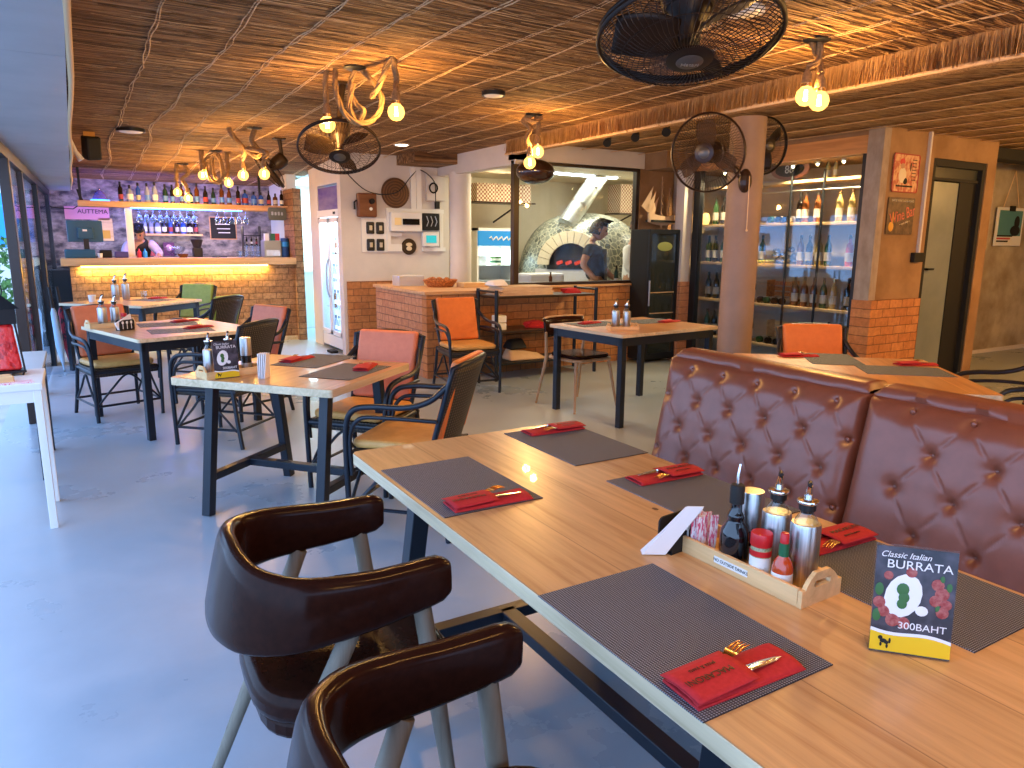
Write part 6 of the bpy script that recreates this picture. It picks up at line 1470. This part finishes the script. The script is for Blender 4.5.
be2 = [(0, 1), (1, 2), (2, 3), (3, 4), (2, 5), (5, 6), (6, 7), (7, 8), (2, 9), (9, 10), (10, 11), (11, 12), (0, 13), (13, 14), (14, 15), (15, 16), (0, 17), (17, 18), (18, 19), (19, 20)]
skinfig('body', 'skin', [(loc_(p), r) for p, r in b2_], be2, p2_); head(p2_, loc_((6.74, 7.98, 1.67)), (-.3, -.9, -.3), (0, -.1, 1), s=1.05)
jk = [((6.72, 8.0, .85), (.185, .15)), ((6.71, 8.0, 1.2), (.185, .14)), ((6.71, 8.0, 1.385), (.165, .115)), ((6.72, 8.0, 1.45), .075), ((6.56, 7.92, 1.37), .088), ((6.50, 7.86, 1.12), .07), ((6.58, 7.74, 1.03), .058), ((6.87, 8.05, 1.37), .088), ((6.96, 7.95, 1.12), .07), ((6.91, 7.79, 1.03), .058)]
skinfig('jacket', 'whitecloth', [(loc_(p), r) for p, r in jk], [(0, 1), (1, 2), (2, 3), (2, 4), (4, 5), (5, 6), (2, 7), (7, 8), (8, 9)], p2_)
skinfig('trousers', 'trouser', [(loc_(p), r) for p, r in [((6.72, 8.0, .88), (.16, .13)), ((6.64, 8.0, .8), .11), ((6.64, 8.0, .48), .085), ((6.64, 8.04, .1), .07), ((6.80, 8.0, .8), .11), ((6.80, 8.0, .48), .085), ((6.80, 8.04, .1), .07)]], [(0, 1), (1, 2), (2, 3), (0, 4), (4, 5), (5, 6)], p2_)
for w_, d_, n_ in (((6.68, 7.64, .95), (.5, -.6, -.25), (0, 0, 1)), ((6.84, 7.68, .95), (-.4, -.6, -.25), (0, 0, 1))):
    pts, ed = hand(None, V(w_)-Lp, d_, n_); skinfig('hand', 'skin', pts, ed, p2_, 1)
# bartender bending behind the bar
p3_ = thing('person', 'person in black top and pale lilac sleeves bowed over the bar', 'person', (.80, 11.55, 0)); Lp = V((.80, 11.55, 0))
b3 = [((.74, 11.68, .92), (.15, .12)), ((.76, 11.64, 1.1), (.15, .11)), ((.80, 11.57, 1.27), (.16, .11)), ((.82, 11.5, 1.38), (.13, .1)), ((.81, 11.45, 1.44), .058), ((.80, 11.42, 1.48), .054), ((.95, 11.52, 1.37), .062), ((1.04, 11.42, 1.24), .046), ((1.0, 11.30, 1.21), .034), ((.98, 11.24, 1.205), .025), ((.66, 11.52, 1.36), .062), ((.60, 11.44, 1.24), .046), ((.66, 11.32, 1.215), .034), ((.70, 11.27, 1.205), .025),
      ((.68, 11.70, .85), .095), ((.68, 11.7, .48), .068), ((.68, 11.74, .1), .05), ((.68, 11.66, .04), .045), ((.84, 11.70, .85), .095), ((.84, 11.7, .48), .068), ((.84, 11.74, .1), .05), ((.84, 11.66, .04), .045)]
be3 = [(0, 1), (1, 2), (2, 3), (3, 4), (4, 5), (3, 6), (6, 7), (7, 8), (8, 9), (3, 10), (10, 11), (11, 12), (12, 13), (0, 14), (14, 15), (15, 16), (16, 17), (0, 18), (18, 19), (19, 20), (20, 21)]
skinfig('body', 'skin', [(loc_(p), r) for p, r in b3], be3, p3_); head(p3_, loc_((.79, 11.38, 1.53)), (-.2, -.75, -.65), (0, -.5, .8), s=1.)
skinfig('top', 'black', [(loc_(p), r) for p, r in [((.74, 11.68, .9), (.165, .135)), ((.76, 11.64, 1.1), (.162, .122)), ((.80, 11.57, 1.27), (.17, .122)), ((.82, 11.5, 1.385), (.14, .11)), ((.81, 11.46, 1.42), .068)]], [(0, 1), (1, 2), (2, 3), (3, 4)], p3_)
for sgn, chain in ((1, [((.90, 11.51, 1.38), .078), ((.96, 11.51, 1.36), .07), ((1.04, 11.42, 1.24), .056), ((1.01, 11.32, 1.22), .045)]), (-1, [((.71, 11.51, 1.37), .078), ((.65, 11.51, 1.35), .07), ((.60, 11.44, 1.24), .056), ((.65, 11.34, 1.22), .045)])):
    skinfig('sleeve', 'lilac', [(loc_(p), r) for p, r in chain], [(0, 1), (1, 2), (2, 3)], p3_)
skinfig('trousers', 'trouser', [(loc_(p), r) for p, r in [((.74, 11.68, .88), (.155, .13)), ((.68, 11.70, .8), .11), ((.68, 11.7, .48), .085), ((.68, 11.74, .1), .07), ((.84, 11.70, .8), .11), ((.84, 11.7, .48), .085), ((.84, 11.74, .1), .07)]], [(0, 1), (1, 2), (2, 3), (0, 4), (4, 5), (5, 6)], p3_)
for w_, d_ in (((.98, 11.24, 1.205), (-.1, -.9, -.05)), ((.70, 11.27, 1.205), (.1, -.9, -.05))):
    pts, ed = hand(None, V(w_)-Lp, d_, (0, 0, 1)); skinfig('hand', 'skin', pts, ed, p3_, 1)
# ================================================================ recess: black fridge, model ship
bf = thing('glass_door_fridge', 'black glass-door fridge with a green oval emblem in the recess', 'fridge', (6.13, 6.86, 0))
MB().box(-.28, .19, -.15, .15, .03, 1.6).build('cabinet', 'black', bf, bevel=.008)
fr_ = MB(); fr_.box(-.28, -.245, -.185, -.15, .05, 1.6); fr_.box(.155, .19, -.185, -.15, .05, 1.6); fr_.box(-.245, .155, -.185, -.15, 1.55, 1.6); fr_.box(-.245, .155, -.185, -.15, .05, .12); fr_.build('door_frame', 'blackmetal', bf)
MB().box(-.245, .155, -.17, -.165, .12, 1.55).build('pane', mat('dark_mirror_pane', (.02, .025, .025), .06, coat=.8), bf)
b = MB(); b.sph((-.03, -.172, 1.40), (.12, .003, .055), 24, 8); b.build('oval_emblem', mat('olive_emblem', (.22, .25, .08), .5), bf, smooth=60)
for k, z in enumerate((.35, .6, .85)): MB().box(-.24, .15, -.172, -.17, z, z+.012).build('shelf_edge', 'chairwood', bf)
MB().tube([(-.27, -.2, .7), (-.27, -.2, 1.0)], .01, 8).build('handle', 'steel', bf)
M['hull'] = mat('cream_hull', (.7, .5, .32), .5); M['sail'] = mat('tan_sail', (.6, .38, .2), .8)
shp = thing('model_ship', 'wooden model sailing ship with tan sails on top of the black fridge', 'model ship', (6.18, 6.86, 1.602), .25)
b = MB(); sec = []
for i in range(11):
    u = i/10; x = -.27+.54*u; w_ = .055*sin(pi*min(1, max(.0, u*.92+.05)))**.6; k_ = .05+.05*abs(u-.5)**2*2; top_ = .155+.06*(abs(u-.55)**2)*2
    sec.append([b.v((x-.03*(1 if i == 0 else 0), -w_, top_)), b.v((x, -w_*.85, .09)), b.v((x+.02, 0, k_)), b.v((x, w_*.85, .09)), b.v((x, w_, top_))])
for A, B in zip(sec, sec[1:]):
    for k in range(4): b._f([A[k], A[k+1], B[k+1], B[k]])
    b._f([A[4], A[0], B[0], B[4]])
b._f(sec[0]); b._f(sec[-1][::-1]); b.build('hull', 'hull', shp, smooth=40)
MB().box(-.25, .25, -.058, .058, .085, .11).build('hull_band', 'black', shp)
MB().box(-.02, .02, -.05, .05, 0, .01).build('stand', 'chairwood', shp); MB().cyl((0, 0, .01), (0, 0, .07), .008, seg=8).build('stand_post', 'chairwood', shp)
for x, h in ((-.02, .62), (.14, .5)): MB().cyl((x, 0, .12), (x, 0, h), .006, seg=8).build('mast', 'chairwood', shp)
MB().cyl((-.25, 0, .17), (-.44, 0, .27), .005, seg=8).build('bowsprit', 'chairwood', shp)
for x in (-.02, .14):
    for z, w_, h in ((.17, .085, .1), (.29, .075, .1), (.40, .06, .09), (.50, .045, .06)):
        if x > .1 and z > .45: continue
        b = MB(); b.grid(lambda u, v: (x-.012-.03*sin(pi*v)+(u-.5)*w_*(1.6-.4*v), -.03+(u-.5)*w_*.9, z+h*v), 6, 6); b.build('square_sail', 'sail', shp, smooth=60, solid=.002)
for k, (x0, x1, z1) in enumerate(((-.43, -.20, .50), (-.35, -.14, .44), (-.29, -.08, .38))):
    b = MB(); b._f([b.v((x0, 0, .26-.03*k)), b.v((x0+.14, 0, .19-.01*k)), b.v((x1, 0, z1))]); b.build('triangular_sail', 'hull', shp, solid=.002)
# ================================================================ wine display
ws = thing('wine_rack', 'tall wine rack of pale boards and black pipes behind the display glass', 'rack', (0, 0, 0))
SZ = [.29, .745, 1.19, 1.64, 2.08]
for z in SZ: MB().box(6.72, 7.0, 4.46, 6.85, z, z+.03).build('shelf_board', 'winewood', ws, bevel=.003)
for y in (4.55, 5.02, 5.42, 5.86, 6.72):
    for x in (6.71,): MB().cyl((x, y, 0), (x, y, 2.2 if y in (5.02, 5.42) else 2.12), .013, seg=10).build('pipe', 'blackmetal', ws, smooth=60)
MB().cyl((6.71, 4.5, 2.0), (6.71, 5.86, 2.0), .008, seg=8).build('rail', 'steel', ws)
wl = []
for y in (4.75, 5.05, 5.35, 6.3):
    o = thing('cabinet_downlight', 'small warm glowing spotlight at the top of the wine display', 'light', (6.62, y, 2.27), 0, 'spotlights inside the wine display')
    MB().lathe([(0, 0), (.03, 0), (.03, -.02), (0, -.02)], seg=14).build('housing', 'steel', o); MB().sph((0, 0, -.025), .014, 10, 6).build('bulb', emis('spot_glow', (1, .75, .35), 30), o)
    lamp('wine_spot', 'SPOT', (6.62, y, 2.22), 46, (1, .68, .34), .02, (0, R(14), 0), spot=150)
S(MB().box(6.53, 7.25, 4.34, 6.95, 2.28, 2.30).build('trim_30', 'plaster'))
WB = [M['glassdark'], mat('wine_green', (.02, .07, .03), .1, coat=.5), mat('wine_brown', (.16, .05, .015), .12, coat=.5), mat('wine_rose', (.55, .08, .09), .12, coat=.5), mat('wine_straw', (.4, .3, .12), .12, coat=.5)]
WN = ['black', 'green', 'brown', 'rose', 'straw-coloured']
WP = [(0, 0), (.034, 0), (.037, .006), (.037, .19), (.030, .22), (.0145, .25), (.0135, .315), (0, .316)]
WC = {}
def wine(x, y, z, c_, label, grp, lay=0, rz=0, s=1):
    if c_ not in WC:
        o = MB().lathe(WP, seg=18).build('wine_bottle', WB[c_], smooth=50); WC[c_] = o
        MB().lathe([(.0376, .05), (.0376, .14)], seg=18).build('label', LL[0], o, smooth=50)
        MB().lathe([(.0142, .25), (.0142, .318), (0, .319)], seg=14).build('foil', 'black' if c_ != 4 else 'brass', o, smooth=50)
    else:
        s0 = WC[c_]; o = s0.copy(); C.objects.link(o)
        for ch_ in s0.children: q = ch_.copy(); C.objects.link(q); q.parent = o
    o.location = (x, y, z+(.037 if lay else 0)); o.rotation_euler = (0, R(-90) if lay else 0, rz) if lay != 2 else (0, R(-72), rz); o.scale = (s, s, s)
    return T(o, label, 'bottle', grp)
SN = ['lowest', 'second lowest', 'middle', 'second highest', 'top']
def row(si, ys, cols, gap='standing'):
    for i, (y, c_) in enumerate(zip(ys, cols)):
        wine(6.80, y, SZ[si]+.03, c_, '%s wine bottle, %s from the right, standing on the %s wine rack board' % (WN[c_], ORD[i], SN[si]), 'wine bottles standing on the %s board' % SN[si])
row(3, [4.62, 4.74, 4.88, 5.14, 5.29, 5.36, 6.45, 6.58, 6.0, 6.12], [4, 4, 4, 2, 2, 0, 0, 1, 0, 1])
row(2, [4.61, 4.72, 4.97, 5.08, 5.20, 5.31, 5.83, 5.94, 6.42, 6.55, 6.66], [4, 3, 1, 4, 0, 2, 1, 1, 1, 0, 1])
row(1, [4.60, 4.69, 4.86, 4.98, 5.10, 5.22, 5.34, 5.93, 6.05, 6.5, 6.63], [1, 0, 4, 1, 2, 2, 2, 0, 1, 0, 0])
row(0, [4.62, 4.75, 4.88, 5.93, 6.05, 6.5, 6.62], [1, 0, 1, 0, 4, 0, 1])
for si, ys, n0 in ((3, (5.50, 5.60, 5.70), 0), (1, (5.47, 5.57, 5.68, 5.77), 0), (0, (5.50, 5.62, 5.74), 0)):
    for i, y in enumerate(ys):
        wine(7.02, y, SZ[si]+.035, [0, 0, 1, 0][i], 'x %s %s' % (ORD[i], SN[si]), 'wine bottles lying on the %s board' % SN[si], lay=1) if 0 else wine(6.73, y, SZ[si]+.03, [0, 0, 1, 0][i], 'dark wine bottle lying flat, %s from the right on the %s wine rack board' % (ORD[i], SN[si]), 'wine bottles lying on the %s board' % SN[si], lay=1, rz=pi)
for i, y in enumerate((4.95, 5.04)): wine(6.78, y, SZ[4]+.03, 4, ['right', 'left'][i]+' small pale bottle on the top board of the wine rack', 'small bottles on the top board', s=.6)
osn = thing('oval_sign', 'oval framed sign with white lettering on the top board of the wine rack', 'sign', (6.79, 5.52, 2.235))
b = MB(); b.X = Matrix(((0, 0, 1, 0), (-1, 0, 0, 0), (0, 1, 0, 0), (0, 0, 0, 1)))
b.prism([(.25*cos(a*pi/16), .105*sin(a*pi/16)) for a in range(32)], -.01, .01); b.build('frame', mat('dusty_pink_frame', (.35, .16, .12), .6), osn)
b = MB(); b.X = Matrix(((0, 0, 1, 0), (-1, 0, 0, 0), (0, 1, 0, 0), (0, 0, 0, 1))); b.prism([(.19*cos(a*pi/16), .075*sin(a*pi/16)) for a in range(32)], -.014, -.008); b.build('panel', 'blackmetal', osn)
words('88', .12, (-.018, 0, 0), (pi/2, 0, -pi/2), 'labelw', osn)
hl = thing('silver_ornament', 'silvery sculpted ornament on the middle board of the wine rack', 'ornament', (6.84, 5.55, SZ[2]+.03))
b = MB(); rr3 = random.Random(1)
for k in range(12): b.sph((rr3.uniform(-.05, .05), rr3.uniform(-.12, .12), .04+rr3.uniform(0, .13)), (.035, .05, .035), 10, 8)
b.build('body', noisemat('tarnished_silver', (.1, .12, .16), (.6, .62, .66), (30, 30, 30), .25, .4, metal=.8), hl, smooth=180)
MB().hexa([(-.02, -.02, .17), (.02, -.02, .17), (.02, .05, .17), (-.02, .05, .17), (-.01, .0, .36), (.01, .0, .36), (.01, .02, .36), (-.01, .02, .36)]).build('fin', 'hull', hl, bevel=.005)
for i, (y, z, lb) in enumerate(((5.42, SZ[1]+.03, 'brown wicker wine crate standing behind the lying bottles'), (5.38, SZ[0]+.03, 'slatted pale wooden wine crate on the lowest board'))):
    t = thing('wine_crate', lb, 'crate', (6.9, y+.18, z)); MB().box(-.05, .08, -.17, .17, .0, .012).build('base', 'winewood', t)
    for k in range(4): MB().box(.07, .08, -.17, .17, .02+.06*k, .065+.06*k).build('slat', 'winewood' if i else 'basket', t)
    for s_ in (-1, 1): MB().box(-.05, .08, s_*.165-.006, s_*.165+.006, 0, .26).build('side', 'winewood' if i else 'basket', t)
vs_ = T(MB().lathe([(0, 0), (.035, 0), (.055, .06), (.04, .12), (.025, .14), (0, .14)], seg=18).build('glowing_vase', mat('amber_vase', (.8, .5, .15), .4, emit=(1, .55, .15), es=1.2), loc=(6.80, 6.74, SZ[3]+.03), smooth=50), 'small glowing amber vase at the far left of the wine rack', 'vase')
# ================================================================ posters on the right
yp = 4.195
M['posterA'] = noisemat('faded_red_cream_poster', (.45, .1, .05), (.66, .38, .2), (26, 26, 16), .5, 0, p=(.42, .56)); M['posterB'] = noisemat('dark_brown_poster', (.06, .03, .015), (.16, .09, .05), (14, 14, 14), .5, 0)
pa = thing('tin_poster', 'faded red and cream tin poster of a figure, the upper of two', 'poster', (6.76, yp, 2.10)); b = MB(); b.X = Matrix.Rotation(pi/2, 4, 'X'); b.prism(rrect(-.2, .2, -.17, .17, .03), 0, .008); b.build('plate', 'posterA', pa)
MB().tube([(.2*sx_, -.01, .17*sz_) for sx_, sz_ in ((-.95, -1), (.95, -1), (1, -.9), (1, .9), (.95, 1), (-.95, 1), (-1, .9), (-1, -.9))], .005, 6, closed=True).build('border', mat('red_border', (.4, .04, .03), .5), pa)
for c_, m_, x, z, rx_, rz_ in (('head', 'skin', -.06, .07, .03, .035), ('hair_shape', 'redcap', -.065, .1, .042, .03), ('figure', 'cream', -.05, -.02, .06, .07), ('drink', 'black', .0, -.07, .035, .03), ('small_bottle', 'black', .07, .06, .01, .04)):
    b = MB(); b.sph((x, -.009, z), (rx_, .002, rz_), 16, 8); b.build(c_+'_print', m_, pa, smooth=60)
MB().box(-.14, .12, -.011, -.009, -.125, -.11).build('text_bar', 'black', pa)
for k in range(7): MB().box(.09, .16, -.0105, -.009, .12-.03*k, .127-.03*k).build('text_line', 'black', pa)
pb = thing('tin_poster', 'dark tin sign reading Wine Bar, the lower of two', 'sign', (6.76, yp, 1.71)); b = MB(); b.X = Matrix.Rotation(pi/2, 4, 'X'); b.prism(rrect(-.22, .2, -.17, .17, .015), 0, .008); b.build('plate', 'posterB', pb)
words('Wine Bar', .145, (.015, -.011, .01), (pi/2, R(-14), 0), mat('red_cream_lettering', (.66, .16, .1), .5), pb, sx=.7); words('GOOD WINE GOOD FOOD', .028, (0, -.011, .14), (pi/2, 0, 0), 'cream', pb); words('~ open daily ~', .028, (.06, -.011, -.06), (pi/2, R(-14), 0), 'cream', pb)
b = MB(); b.sph((-.15, -.01, -.1), (.04, .003, .045), 14, 8); b.build('fruit_print', mat('gold_fruit', (.7, .35, .04), .5), pb, smooth=60); b = MB(); b.sph((-.13, -.01, -.02), (.015, .003, .06), 12, 8); b.build('bottle_print', mat('gold_print', (.5, .25, .04), .5), pb, smooth=60)
T(MB().box(7.0, 7.16, yp-.04, yp+.004, 1.28, 1.37).build('junction_box', 'black', bevel=.005), 'small dark junction box at the foot of the wall conduit', 'box')
cp = thing('hanging_picture', 'clipboard picture of a dark portrait on teal hung by string on the concrete wall', 'picture', (10.78, 5.17, 1.69))
MB().box(-.34, .34, -.02, 0, -.25, .25).build('board', 'labelw', cp, bevel=.005); MB().box(-.29, .29, -.026, -.02, -.12, .21).build('picture', mat('teal_print', (.08, .25, .26), .5), cp)
b = MB(); b.sph((.16, -.028, .06), (.07, .003, .085), 16, 8); b.build('portrait_print', 'black', cp, smooth=60); b = MB(); b.sph((.13, -.029, -.05), (.13, .003, .07), 16, 8); b.build('shoulder_print', 'black', cp, smooth=60)
for k in range(3): MB().box(-.3, -.02+.05*k, -.03, -.022, -.2+.035*k, -.18+.035*k).build('text_band', 'black' if k != 1 else 'redcap', cp)
MB().box(-.06, .06, -.04, -.02, .2, .27).build('clip', 'black', cp); MB().tube([(-.2, -.01, .25), (0, -.01, .72), (.2, -.01, .25)], .005, 5).build('string', 'string', cp)
# unseen pendants of the same kind, added for warm fill light (above the big table, behind the camera, over the right of the room)
for k, (x, y) in enumerate(((1.15, .55), (3.2, .7), (6.2, .8), (.9, -1.2), (7.6, 1.7), (9.6, 2.5))):
    m_ = V((x, y, 2.5)); A = (x-.06, y, 2.2); B = (x+.08, y+.04, 2.14)
    pendant('added unseen two-bulb rope pendant for warm fill, ' + ['over the near end of the big table', 'over the booth table', 'over the right of the room', 'behind the camera', 'before the door wall', 'before the far right wall'][k], m_, [A, B], [[off(m_, -.03, 0), off(V(A), 0, .14)], [off(m_, .03, 0), off(V(B), 0, .14)]], power=[8, 12, 34, 8, 34, 24][k])
